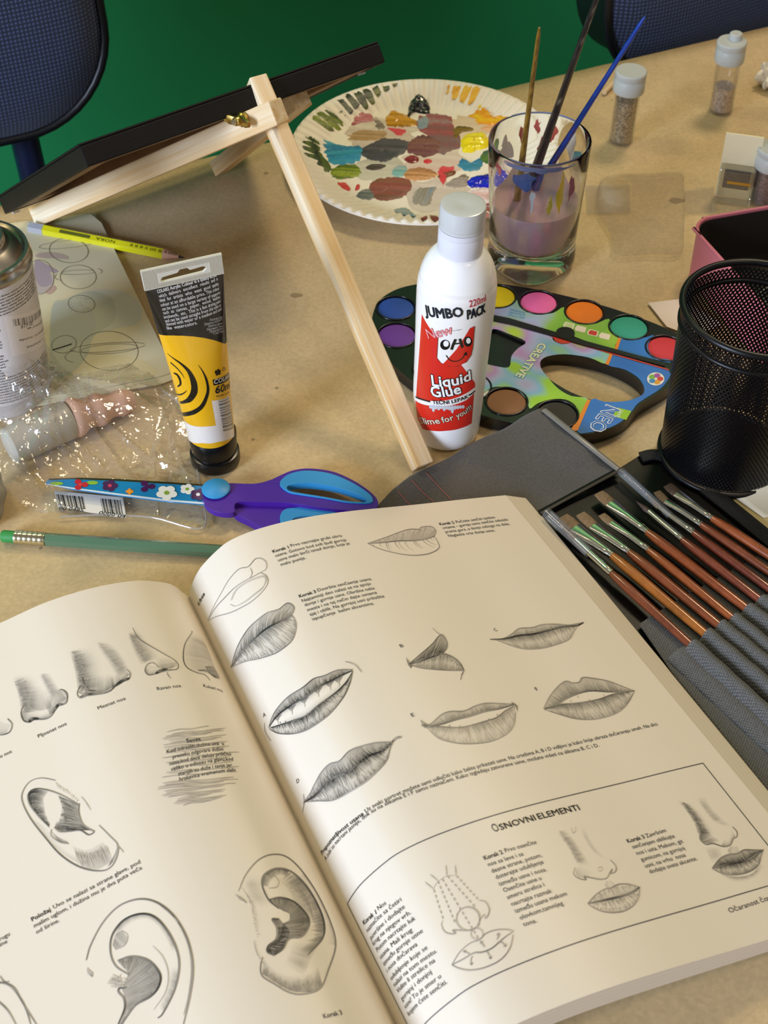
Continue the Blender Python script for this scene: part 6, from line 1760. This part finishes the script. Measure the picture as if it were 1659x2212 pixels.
g2 = [(1172, 545), (1178, 492), (1230, 478), (1330, 476), (1400, 500), (1440, 560), (1420, 615), (1340, 635), (1250, 615)]
MB().prism(outl3(g2, zs), zs - .006, zs + .0006, [outl3(h2i, zs)]).obj('grip_insert', m_blu, sc, bevel=.0007, smooth=50)
pv = P(*ZSc([(900, 398)])[0], zs + .004)
MB().lathe([(.0084, 0), (.0084, .0006), (.0076, .0013), (.0001, .0016)], pv, 36, capt=False).obj('pivot_cap', m_blu, sc, smooth=40)
# barcode tag
tg = thing('barcode_sticker', P(195, 1085), 'torn white barcode sticker lying under the scissor blades', 'sticker')
tz = .0022
tpx = [(225, 405), (380, 420), (512, 433), (526, 516), (500, 513), (470, 511), (420, 500), (380, 496), (340, 487), (300, 480), (240, 471)]
MB().prism([P(x, y, tz)[:2] for x, y in ZSc(tpx)], tz - .0004, tz).obj('sticker_paper', mat('sticker_white', '#e4e0d8', .45), tg)
S3 = plane_surf(np.array([*P(195, 1085, tz)[:2], tz]), (1, 0, 0), (0, 1, 0))
bc = MB()
for i in range(44):
    f = i / 44
    if .42 < f < .72 and (f - .42) / .30 > .0:
        cut = .35 + .6 * abs(f - .6)
        if f < .66: continue
    x0, y0, x1, y1 = 232 + f * 272, 420 + f * 26, 244 + f * 272, 466 + f * 42
    wv_ = (2, 4, 1.5, 3, 5, 2, 1.5, 4)[i % 8]
    poly(bc, S3, ZSc, [(x0, y0), (x0 + wv_, y0), (x1 + wv_, y1), (x1, y1)], '#15120f', .0001)
word(bc, S3, ZSc, '00 0485', (244, 484), (345, 494), .0042, '#15120f', .0001, .01); word(bc, S3, ZSc, '0000 04', (410, 504), (520, 520), .0042, '#15120f', .0001, .01)
bc.obj('barcode_print', m_ink, tg, recalc=False)

# ================================================================== pencils
def pencil(name, a, b, r, label, cbody, eraser=None, ferr=None, lead=True, tail=None, ends=None, tipl=.018, wood='#d9a890'):
    a, b = np.array(a), np.array(b); t = nz(b - a); L_ = np.linalg.norm(b - a)
    pc = thing('pencil', (a + b) / 2 * (1, 1, 0), label, 'pencil')
    x = 0.0
    def seg(x0, x1, r0, r1, n, nm, m, sm=None): MB().tube([a + t * x0, a + t * x1], [r0, r1], n).obj(nm, m, pc, smooth=sm, bevel=.0003 if n == 6 else None)
    if eraser:
        MB().tube([a, a + t * .001, a + t * .009], [r * .78, r * .9, r * .9], 20).obj('eraser', eraser, pc, smooth=50)
        q = np.linspace(.008, .026, 19)
        MB().tube(a + np.outer(q, t), [r * (1.02 + .05 * (k % 3 == 1)) for k in range(19)], 20).obj('ferrule', ferr, pc, smooth=40)
        x = .025
    if tail:
        MB().tube([a, a + t * .012], [r * .98, r], 6).obj('dipped_end', tail, pc, bevel=.0003); x = .012
    seg(x, L_ - (tipl if lead else 0), r, r, 6, 'pencil_body', cbody)
    if lead:
        MB().tube([b - t * tipl, b - t * .0045], [r * .97, r * .28], 14).obj('sharpened_wood', mat('bare_wood', wood, .6), pc, smooth=50)
        MB().tube([b - t * .0046, b], [r * .28, r * .06], 10).obj('lead', mat('graphite', '#33333a', .35), pc, smooth=50)
    return pc, t
rg = .0040
ga_, gb_ = P(4, 1158, rg), P(492, 1192, rg)
pencil('g', ga_, ga_ + nz(gb_ - ga_) * .185, rg, 'green hexagonal pencil with eraser tip in front of the scissors', mat('green_lacquer', '#56785c', .18, coat=.6), mat('green_rubber', '#2f8a3e', .6), mat('ridged_ferrule', '#d8d0b0', .2, 1.0))
ry = .0043
ya, yb = P(64, 490, ry), P(399, 557, ry * .6)
pcy, ty = pencil('y', ya, yb, ry, 'bright yellow pencil with a silver end lying on the drawing sheet', mat('yellow_lacquer', '#d9d41a', .2, coat=.5), tail=mat('silver_dip', '#b8bcc4', .3, .3), tipl=.016)
pr = MB()
e_up = nz(np.cross(nz(np.cross(ty, ZV)), ty)); e_up = e_up if e_up[2] > 0 else -e_up
fdir = nz(CAM - (ya + yb) / 2); fdir = nz(fdir - ty * (fdir @ ty))
fc = nz(e_up * math.cos(math.radians(60)) + nz(np.cross(ty, e_up)) * math.sin(math.radians(60)) * (1 if nz(np.cross(ty, e_up)) @ fdir > 0 else -1))
angs = []
fn_ = None
u0 = nz(np.cross(ty, ZV)); w0 = np.cross(ty, u0)
best = max(range(6), key=lambda k: (u0 * math.cos(k * math.pi / 3 + math.pi / 3) + w0 * math.sin(k * math.pi / 3 + math.pi / 3)) @ fdir)
fnv = u0 * math.cos(best * math.pi / 3 + math.pi / 3) + w0 * math.sin(best * math.pi / 3 + math.pi / 3)
Sy = plane_surf(ya + fnv * (ry * .866), -ty, np.cross(fnv, -ty))
for t_, x0, x1, s_ in (('NORA', .070, .055, .0030), ('HB', .110, .104, .003), ('IIII II 8 8 8', .102, .082, .0026)):
    text_ab(pr, Sy, t_, (-x0, -.0010), (-x1, -.0010), s_, .0001, lin('#2c2e12'), .01)
for k in range(16): fill(pr, Sy, [(-.1115 - k * .0005, -.0012), (-.1112 - k * .0005, -.0012), (-.1112 - k * .0005, .0012), (-.1115 - k * .0005, .0012)], .0001, lin('#4a4a1a')) if k % 3 else None
fill(pr, Sy, [(-.050, -.0012), (-.026, -.0012), (-.0255, 0), (-.026, .0013), (-.050, .0013), (-.0505, 0)], .0001, lin('#5e6224'))
pr.obj('pencil_print', m_ink, pcy, recalc=False)

# ================================================================== drawing sheets with planets
ZH = zoom(0, 430, 2.9625)
m_sheet = mat('drawing_paper', '#e3d9b4', .7, attr=False, noise=(5, .03))
m_draw = mat('pencil_and_wash', '#ffffff', .7, attr=True)
def paper(pts, z, name, label, m, cat='paper', th_=.0006):
    xy = [P(x, y, z)[:2] for x, y in pts]
    return tag(MB().prism(xy, z - th_, z).obj(name, m), label, cat)
paper([(204, 459), (382, 816), (345, 830), (150, 862), (-60, 905), (-120, 500)], .0011, 'drawing_sheet', 'pale drawing sheet whose edge shows beneath the planet drawing', m_sheet)
dsz = .0022
dsr = thing('planet_drawing', P(200, 660), 'drawing sheet with pencilled ringed planets and watercolour washes', 'drawing')
MB().prism([P(x, y, dsz)[:2] for x, y in [(196, 462), (219, 481), (376, 802), (345, 812), (150, 850), (-60, 890), (-120, 505)]], dsz - .0006, dsz).obj('paper_sheet', m_sheet, dsr)
SD = plane_surf(np.array([*P(200, 660, dsz)[:2], dsz]), (1, 0, 0), (0, 1, 0))
pd = MB()
SHT = np.array(lin('#e3d9b4'))
def wsh(pts, col, al, off):
    c = SHT * (1 - al) + np.array(lin(col)) * al
    fill(pd, SD, cr(SD.px(ZH(pts)), 5, True), off, c)
wsh([(330, 700), (420, 640), (560, 590), (700, 620), (740, 700), (720, 790), (600, 880), (560, 1000), (460, 1110), (330, 1120)], '#aab9b4', .55, .00008)
wsh([(560, 600), (720, 580), (850, 620), (910, 720), (870, 800), (740, 830), (600, 860), (600, 740)], '#cfd2c6', .7, .00006)
wsh([(340, 690), (450, 660), (560, 690), (610, 780), (590, 880), (470, 930), (340, 960)], '#9fb0b4', .6, .0001)
wsh([(240, 350), (330, 340), (420, 360), (435, 385), (350, 380), (240, 375)], '#b89a98', .7, .0001)
wsh([(230, 390), (300, 420), (370, 460), (350, 475), (320, 470), (330, 540), (260, 560), (220, 480)], '#9a84a8', .7, .00012)
wsh([(230, 470), (330, 480), (340, 560), (290, 600), (230, 590)], '#b8a8b8', .6, .0001); wsh([(290, 590), (340, 555), (360, 575), (320, 610)], '#c09090', .7, .00014)
wsh([(560, 1060), (700, 1000), (900, 1030), (1010, 1110), (900, 1150), (620, 1180)], '#e6d498', .5, .00007)
def ell(cx_, cy_, rx, ry_, rot=0, wv=1.3, col='#6a6a58', part=(0, 2 * math.pi)):
    t = np.linspace(*part, 40)
    pts = [(cx_ + rx * math.cos(a) * math.cos(rot) - ry_ * math.sin(a) * math.sin(rot), cy_ + rx * math.cos(a) * math.sin(rot) + ry_ * math.sin(a) * math.cos(rot)) for a in t]
    c = SD.px(ZH(pts)); ribbon(pd, SD, c, wv * .00032, .0002, lin(col))
ell(500, 500, 115, 76); ell(500, 470, 108, 14, -.04, 1.1, part=(.3, 5.9)); ell(500, 480, 150, 40, -.14, 1.1, part=(2.4, 3.6)); ell(505, 475, 148, 34, -.08, 1.1, part=(-.6, .4))
ell(522, 672, 86, 54, .1); ell(698, 972, 186, 126, .05); ell(690, 950, 240, 28, -.07, 1.2, part=(.1, 6.1)); ell(670, 985, 255, 62, -.12, 1.2, part=(2.5, 3.9)); ell(700, 960, 180, 30, -.07, 1.0)
ell(410, 930, 80, 55, -.2); ell(440, 330, 125, 78, .1); ell(430, 290, 180, 24, -.1, 1.0); ell(250, 500, 95, 110, 0, 1.2)
c = SD.px(ZH([(335, 968), (400, 948), (460, 928)])); ribbon(pd, SD, c, .0012, .00022, lin('#1c1c18'))
for _ in range(40):
    x, y = RNG.uniform(440, 600), RNG.uniform(630, 720)
    disc(pd, SD, ZH, (x, y), 2.2, 1.8, '#7a7a6a', .00024, 7)
pd.obj('planet_sketches', m_draw, dsr, recalc=False)
# ================================================================== glitter tubes at the back
m_vial = clear('clear_vial_plastic', (.97, .96, .93), .06, .04, .02)
m_vcap = mat('milky_cap', '#b9bdb8', .3, sss=.0)
def glit(name, c1, c2, c3):
    m = mat(name, c1, .3)
    nt = m.node_tree; N = nt.nodes.new; L = nt.links.new
    tc = N('ShaderNodeTexCoord'); v = N('ShaderNodeTexVoronoi'); v.inputs['Scale'].default_value = 900
    L(tc.outputs['Object'], v.inputs['Vector'])
    r = N('ShaderNodeValToRGB'); r.color_ramp.elements[0].color = (*lin(c2), 1); r.color_ramp.elements[1].color = (*lin(c1), 1)
    e = r.color_ramp.elements.new(.5); e.color = (*lin(c3), 1)
    sx = N('ShaderNodeSeparateXYZ'); L(v.outputs['Color'], sx.inputs[0]); L(sx.outputs[0], r.inputs[0])
    b = nt.nodes['Principled BSDF']; L(r.outputs[0], b.inputs['Base Color']); b.inputs['Metallic'].default_value = .4
    return m
def vial(bpx, tpx, rb, rc, label, gm, fillh, hcap=.020, tower=False):
    B, Q = stand(bpx, tpx); H = Q[2]
    a = nz((Q - B))
    t = thing('glitter_vial', B, label, 'vial', 'glitter vials at the back of the table')
    v = MB().lathe([(rb * .8, 0), (rb, .001), (rb, H - hcap * .6)], B, 40, axis=a, capt=False)
    v.lathe([(rb * .9, H - hcap * .6), (rb * .9, .002), (.0002, .002)], B, 40, axis=a, capb=False, capt=False)
    v.obj('vial_body', m_vial, t, smooth=40, recalc=False)
    MB().lathe([(rb * .86, .0024), (rb * .87, fillh), (.0003, fillh + .0008)], B, 36, axis=a, capt=False).obj('glitter', gm, t, smooth=40)
    c = MB().lathe([(rc * .96, H - hcap), (rc, H - hcap + .001), (rc, H - .007), (rc * .96, H - .0062), (rc * .96, H - .0050), (rc, H - .0042), (rc, H - .001), (rc * .94, H), (.0002, H)], B, 44, axis=a, capt=False).obj('cap', m_vcap, t, smooth=35)
    if tower: MB().lathe([(rc * .45, H - .0002), (rc * .42, H + .0045), (rc * .36, H + .005), (.0002, H + .005)], B + np.array([.003, .003, 0]), 28, axis=a, capt=False).obj('cap_spout', m_vcap, c, smooth=35)
    return t
vial((1341, 303), (1364, 152), .0096, .0122, 'glitter vial full of brown and silver flakes, left of the pair at the back', glit('brown_glitter', '#9a8264', '#3a3026', '#c8bca0'), .036, .017)
vial((1557, 238), (1582, 88), .0096, .0118, 'half-full vial of pale pinkish glitter with a spouted cap', glit('pink_glitter', '#c4b0a8', '#8a7874', '#dcd0cc'), .022, .017, True)
vial((1650, 432), (1676, 318), .0125, .0130, 'vial of dark purple glitter in front, cut off by the right edge', glit('purple_glitter', '#4a3a52', '#1e1a28', '#8a6a7a'), .028, .016, True)
# ------------------------------------------------------------------ clear pack with cream card
kb0, kb1 = P(1541, 437), P(1612, 447)
ku = nz(kb1 - kb0); kv = np.array([-ku[1], ku[0], 0]); kw = np.linalg.norm(kb1 - kb0) * 1.12
H_ = .0525
pk_ = thing('blister_pack', kb0, 'small clear box with cream card and dark flakes beside the purple vial', 'box')
kc = kb0 + ku * kw / 2 + kv * .006
MB().box(kc + kv * .0048 + ZV * H_ / 2, (ku, kv, ZV), (kw, .0012, H_)).obj('backing_card', mat('cream_card', '#e8dcb4', .6), pk_)
bx_ = MB().box(kc - kv * .0015 + ZV * (H_ * .28), (ku, kv, ZV), (kw * .96, .010, H_ * .54))
bx_.obj('clear_box', clear('clear_box_plastic', (.93, .92, .84), .12, .06, .04), pk_, bevel=.001)
MB().box(kc + ZV * (H_ * .34), (ku, kv, ZV), (kw * .70, .005, H_ * .24)).obj('dark_flakes', glit('dark_flakes', '#2a2620', '#14120f', '#4a4436'), pk_)
MB().box(kc - kv * .0062 + ku * .002 + ZV * (H_ * .36), (ku, kv, ZV), (kw * .62, .0008, .0022)).obj('gold_highlight', m_gold, pk_)  # thin brass bar standing in for the gold highlight on the clear box
# ------------------------------------------------------------------ pink tin
TZ = .040
c0 = P(1484, 478, TZ); far = nz(P(1659, 443, TZ) - P(1504, 470, TZ)); side = nz(P(1565, 580, TZ) - P(1489, 496, TZ))
tin = thing('pink_tin', c0 * (1, 1, 0), 'open pink metal tin with black inside behind the pen cup', 'tin')
Wt, Lt = .13, .175
def tinpt(v): return c0 * (1, 1, 0) + np.outer(v[:, 0], far) + np.outer(v[:, 1], side) + np.outer(v[:, 2], ZV)
def rr2(w, h, r, k=8, ins=0.0):
    q = rrect(w - 2 * ins, h - 2 * ins, r - ins, k) + np.array([w / 2, h / 2])
    return q
m_pink = mat('pink_enamel', '#c9707c', .4, noise=(30, .04))
m_blkin = mat('black_tin_inside', '#2c2622', .25, spec=.7)
wall = MB(); wall.prism(rr2(Wt, Lt, .019), .0, TZ, [rr2(Wt, Lt, .019, 8, .0012)], fn=tinpt)
wall.obj('tin_wall', m_pink, tin, smooth=40)
rim = cr(tinpt(np.c_[rr2(Wt, Lt, .019), np.full(len(rr2(Wt, Lt, .019)), TZ)]), 2, True)
rim = np.roll(rim, len(rim) // 2, axis=0)
MB().tube(np.vstack([rim, rim[:2]]), .0013, 8, caps=False).obj('rolled_rim', m_pink, tin, smooth=60)
inn = MB(); inn.prism(rr2(Wt, Lt, .0188, 8, .0013), .001, TZ - .001, [rr2(Wt, Lt, .0185, 8, .0019)], fn=tinpt); inn.prism(rr2(Wt, Lt, .0185, 8, .0014), .0005, .0018, fn=tinpt)
inn.obj('tin_lining', m_blkin, tin, smooth=40)
cs = thing('black_case', tinpt(np.array([[.065, .075, .002]]))[0], 'black rounded case with a grey edge lying inside the pink tin', 'case')
def cwr(v): return tinpt(np.c_[v[:, 0] + .020, v[:, 1] + .055, v[:, 2]])
MB().prism(rr2(.098, .105, .012), .0022, .016, fn=cwr).obj('case_body', mat('case_black', '#15181c', .35), cs, bevel=.002, smooth=40)
rm = cr(cwr(np.c_[rr2(.092, .099, .010) + .003, np.full(36, .0165)]), 2, True)
MB().tube(np.vstack([rm, rm[:2]]), .0011, 8, caps=False).obj('case_trim', mat('grey_trim', '#8a8880', .3, .5), cs, smooth=60)
# ------------------------------------------------------------------ clear lid and tape on the table
m_film = clear('clear_film', (.985, .98, .965), .03, .10, .012, (.9, .88, .82), (40, .3), .15)
cl0 = thing('clear_plastic_lid', P(1390, 470), 'flat clear plastic lid lying behind the glass and the pink tin', 'lid')
lx = cr([P(x, y, .004)[:2] for x, y in [(1296, 392), (1330, 376), (1400, 374), (1470, 372), (1478, 400), (1480, 440), (1478, 500), (1470, 545), (1400, 548), (1330, 548), (1318, 500), (1290, 450)]], 4, True)
ce = lx.mean(0)
MB().prism(lx, .0034, .0040).obj('lid_top', m_film, cl0)
MB().prism(lx, .0004, .0034, [ce + (lx - ce) * .985]).obj('lid_wall', m_film, cl0)
mt = mat('tape_edge_haze', '#a99a78', .35)
tag(MB().prism([P(x, y, .0008)[:2] for x, y in [(1265, 400), (1360, 398), (1362, 458), (1268, 462)]], .0003, .0007).obj('clear_tape', clear('clear_tape_film', (.97, .965, .95), .03, .1, .05, (.9, .88, .84), None, .15), loc=P(1310, 430) + ZV * .0003), 'square of clear tape left of the clear plastic lid', 'tape')
tag(MB().prism([P(x, y, .0052)[:2] for x, y in [(1480, 400), (1545, 392), (1548, 448), (1482, 452)]], .0003, .0008).obj('clear_tape', clear('clear_tape_film', (.97, .965, .95), .03, .1, .05, (.9, .88, .84), None, .15), loc=P(1515, 424) + ZV * .0003), 'square of clear tape beside the small cream-backed box', 'tape')
# ------------------------------------------------------------------ papers at the right
m_wp = mat('white_scrap_paper', '#e4d8cc', .7)
def scrap(pts, z, name, label, m, cat='paper', th_=.0004):
    return tag(MB().prism([P(x, y, z)[:2] for x, y in pts], z - th_, z).obj(name, m), label, cat)
scrap([(1400, 654), (1475, 645), (1560, 700), (1500, 728), (1440, 705)], .0010, 'paper_scrap', 'white paper corner sticking out behind the pen cup', m_wp)
m_note = mat('cream_note_paper', '#e6d49a', .65)
scrap([(1580, 1074), (1640, 1040), (1760, 1010), (1840, 1090), (1652, 1166)], .0008, 'note_sheet', 'cream note sheet lying flat beside the brush roll at right', m_note)
nt_ = MB()
gx_, gy_ = np.meshgrid(np.linspace(0, 1, 16), np.linspace(0, 1, 12))
q00, q10, q01, q11 = P(1590, 1076, .002), P(1790, 1000, .002), P(1650, 1118, .002), P(1850, 1060, .002)
gp_ = (q00 * ((1 - gx_) * (1 - gy_))[..., None] + q10 * (gx_ * (1 - gy_))[..., None] + q01 * ((1 - gx_) * gy_)[..., None] + q11 * (gx_ * gy_)[..., None])
gp_[..., 2] = .0016 + .012 * (1 - gy_) ** 2 * gx_
tag(nt_.grid(gp_).obj('curled_note', mat('pale_note_paper', '#e8ddc0', .65), solid=.0003, recalc=False, smooth=80), 'curled pale paper note resting on the cream sheet at right', 'paper')
# crumpled tissue
tsu = MB()
ct = P(1662, 186) + ZV * .009
u_, v_ = np.meshgrid(np.linspace(0, 2 * math.pi, 40, endpoint=False), np.linspace(.02, math.pi - .02, 20))
rr_ = .010 * (1 + .25 * np.sin(5 * u_ + 3 * v_) + .18 * np.sin(9 * u_ - 7 * v_) + RNG.normal(0, .05, u_.shape))
tp_ = np.stack([ct[0] + rr_ * np.cos(u_) * np.sin(v_), ct[1] + rr_ * np.sin(u_) * np.sin(v_), np.maximum(.0004, ct[2] + rr_ * np.cos(v_) * .9)], -1)
tag(tsu.grid(tp_, closed=True).obj('crumpled_tissue', mat('tissue_white', '#e9e2d2', .8), smooth=25), 'crumpled white tissue ball by the right edge, at the back', 'tissue')
tag(MB().tube([P(1305, 200, .002), P(1333, 172, .002)], .002, 10).obj('wooden_stick', mat('pale_stick_wood', '#e0c49a', .6), smooth=50), 'short pale wooden stick lying behind the blue paintbrush', 'stick')
# grey putty at the left
pt = MB()
cp0 = P(-22, 1100) + ZV * .0095
rr_ = 1 + .10 * np.sin(3 * u_ + 2 * v_) + .07 * np.sin(6 * u_ - 4 * v_)
pt.grid(np.stack([cp0[0] + .0115 * rr_ * np.cos(u_) * np.sin(v_), cp0[1] + .021 * rr_ * np.sin(u_) * np.sin(v_), np.maximum(.0005, cp0[2] + .011 * rr_ * np.cos(v_))], -1), closed=True)
tag(pt.obj('kneaded_eraser', mat('grey_putty', '#8d877a', .8, noise=(60, .15)), smooth=60), 'lump of grey kneaded eraser above the green pencil at left', 'eraser')

# ================================================================== small grey and pink tool in the crumpled bag
rv = .0125
w0_, w1_, w2_ = P(18, 965, rv), P(150, 905, rv), P(285, 862, rv * .6)
tl = thing('modelling_tool', (w0_ + w1_) / 2 * (1, 1, 0), 'grey cylinder tool with a lumpy pink grip inside the clear bag', 'tool')
MB().tube([w0_, w0_ + (w1_ - w0_) * .03, w1_ - (w1_ - w0_) * .03, w1_], [rv * .82, rv * .95, rv, rv * .94], 28).obj('grey_sleeve', mat('pale_grey_plastic', '#b9b6aa', .4), tl, smooth=40)
q = np.linspace(0, 1, 30)
MB().tube(w1_ + np.outer(q, w2_ - w1_), rv * (.96 - .42 * q) * (1 + .12 * np.sin(q * 17)), 24).obj('pink_grip', mat('pink_rubber', '#dcb096', .5), tl, smooth=60)
# the bag
bag = MB()
edge_px = [(-40, 880), (10, 800), (95, 792), (180, 858), (230, 818), (290, 814), (345, 838), (392, 880), (415, 960), (432, 1050), (440, 1142), (330, 1118), (230, 1112), (120, 1116), (30, 1100), (-40, 1060)]
cen_px = np.array([190, 965.])
n_a, n_r = 110, 70
e_c = cr(np.array(edge_px, float), 8, True)
e_c = resample(np.vstack([e_c, e_c[:1]]), n_a + 1)[:-1]
def smooth_noise(n1, n2, k, seed):
    r = np.random.default_rng(seed); g = r.normal(0, 1, (k, k))
    xi, yi = np.linspace(0, k - 1.001, n1), np.linspace(0, k - 1.001, n2)
    x0, y0 = xi.astype(int), yi.astype(int); fx, fy = (xi - x0)[:, None], (yi - y0)[None]
    return g[x0][:, y0] * (1 - fx) * (1 - fy) + g[x0 + 1][:, y0] * fx * (1 - fy) + g[x0][:, y0 + 1] * (1 - fx) * fy + g[x0 + 1][:, y0 + 1] * fx * fy
# a crumpled sheet on a regular grid, clipped to the outline
gx0, gx1, gy0, gy1 = -45, 445, 785, 1146
NX, NY = 150, 120
px_, py_ = np.meshgrid(np.linspace(gx0, gx1, NX), np.linspace(gy0, gy1, NY))
flat = np.array([P(x, y, 0) for x, y in zip(px_.ravel(), py_.ravel())]).reshape(NY, NX, 3)
ridge = np.zeros((NY, NX))
rn = np.random.default_rng(11)
X_, Y_ = flat[..., 0], flat[..., 1]
for _ in range(70):
    a_ = rn.uniform(0, math.pi); c_ = (rn.uniform(X_.min(), X_.max()), rn.uniform(Y_.min(), Y_.max()))
    dd = (X_ - c_[0]) * math.cos(a_) + (Y_ - c_[1]) * math.sin(a_); al = -(X_ - c_[0]) * math.sin(a_) + (Y_ - c_[1]) * math.cos(a_)
    wd, ln = rn.uniform(.0015, .006), rn.uniform(.012, .05)
    ridge += rn.uniform(.0010, .0040) * np.clip(1 - np.abs(dd) / wd, 0, 1) * np.exp(-(al / ln) ** 2)
t_ax = nz((w2_ - w0_) * (1, 1, 0)); rel = flat - w0_ * (1, 1, 0)
along = rel @ t_ax; perp = np.abs(rel @ np.array([-t_ax[1], t_ax[0], 0])); Ltool = np.linalg.norm((w2_ - w0_)[:2])
tent = np.clip(1 - np.maximum(perp - .008, 0) / .040, 0, 1) * np.clip(1 - np.maximum(along - Ltool, 0) / .03, 0, 1) * np.clip(1 + np.minimum(along + .02, 0) / .03, 0, 1)
Zb = .0012 + (2 * rv + .003) * np.where(along < Ltool * .5, 1, 1 - .3 * np.clip((along - Ltool * .5) / (Ltool * .5), 0, 1)) * tent ** .8 + ridge
# climbs the side of the spray can
dcan = np.hypot(X_ - CBase[0], Y_ - CBase[1]) - rc
Zb += .030 * np.exp(-np.clip(dcan, 0, 1) / .010) * (dcan > -.001)
full = flat.copy(); full[..., 2] = Zb
inside = dcan > .0008
# slide each sheet point along the view-independent flat grid: keep plan position, drop points inside the can
from mathutils.geometry import intersect_point_tri_2d
def in_poly(x, y, pg):
    c = False; j = len(pg) - 1
    for i in range(len(pg)):
        if (pg[i][1] > y) != (pg[j][1] > y) and x < (pg[j][0] - pg[i][0]) * (y - pg[i][1]) / (pg[j][1] - pg[i][1]) + pg[i][0]: c = not c
        j = i
    return c
pl_edge = np.array([P(x, y, 0)[:2] for x, y in e_c])
okm = np.array([[inside[i, j] and in_poly(X_[i, j], Y_[i, j], pl_edge) for j in range(NX)] for i in range(NY)])
idx = -np.ones((NY, NX), int); vs_ = []
for i in range(NY):
    for j in range(NX):
        if okm[i, j]: idx[i, j] = len(vs_); vs_.append(full[i, j])
fs_ = [[idx[i, j], idx[i, j + 1], idx[i + 1, j + 1], idx[i + 1, j]] for i in range(NY - 1) for j in range(NX - 1) if okm[i, j] and okm[i, j + 1] and okm[i + 1, j] and okm[i + 1, j + 1]]
bag.add(vs_, fs_)
m_bag = clear('cellophane', (.985, .985, .985), .11, .10, .05, (1, 1, 1), (75, 1.0), .22)
bgo = bag.obj('cellophane_bag', m_bag, smooth=12, recalc=False)
sm_ = np.array([P(x, y, .0018) for x, y in cr(np.array([(345, 838), (392, 880), (415, 960), (432, 1050), (439, 1140), (330, 1118), (230, 1112), (130, 1116)], float), 6)])
MB().tube(sm_, .0007, 6).obj('bag_edge_glint', clear('edge_glint_plastic', (.97, .97, .97), .25, .08, .2, (1, 1, 1), None, .3), bgo, smooth=60)  # hazy pale tube added along the border to imitate brightly lit fold lines
tag(bgo, 'crumpled clear cellophane bag around the spray can foot and tool', 'plastic bag')
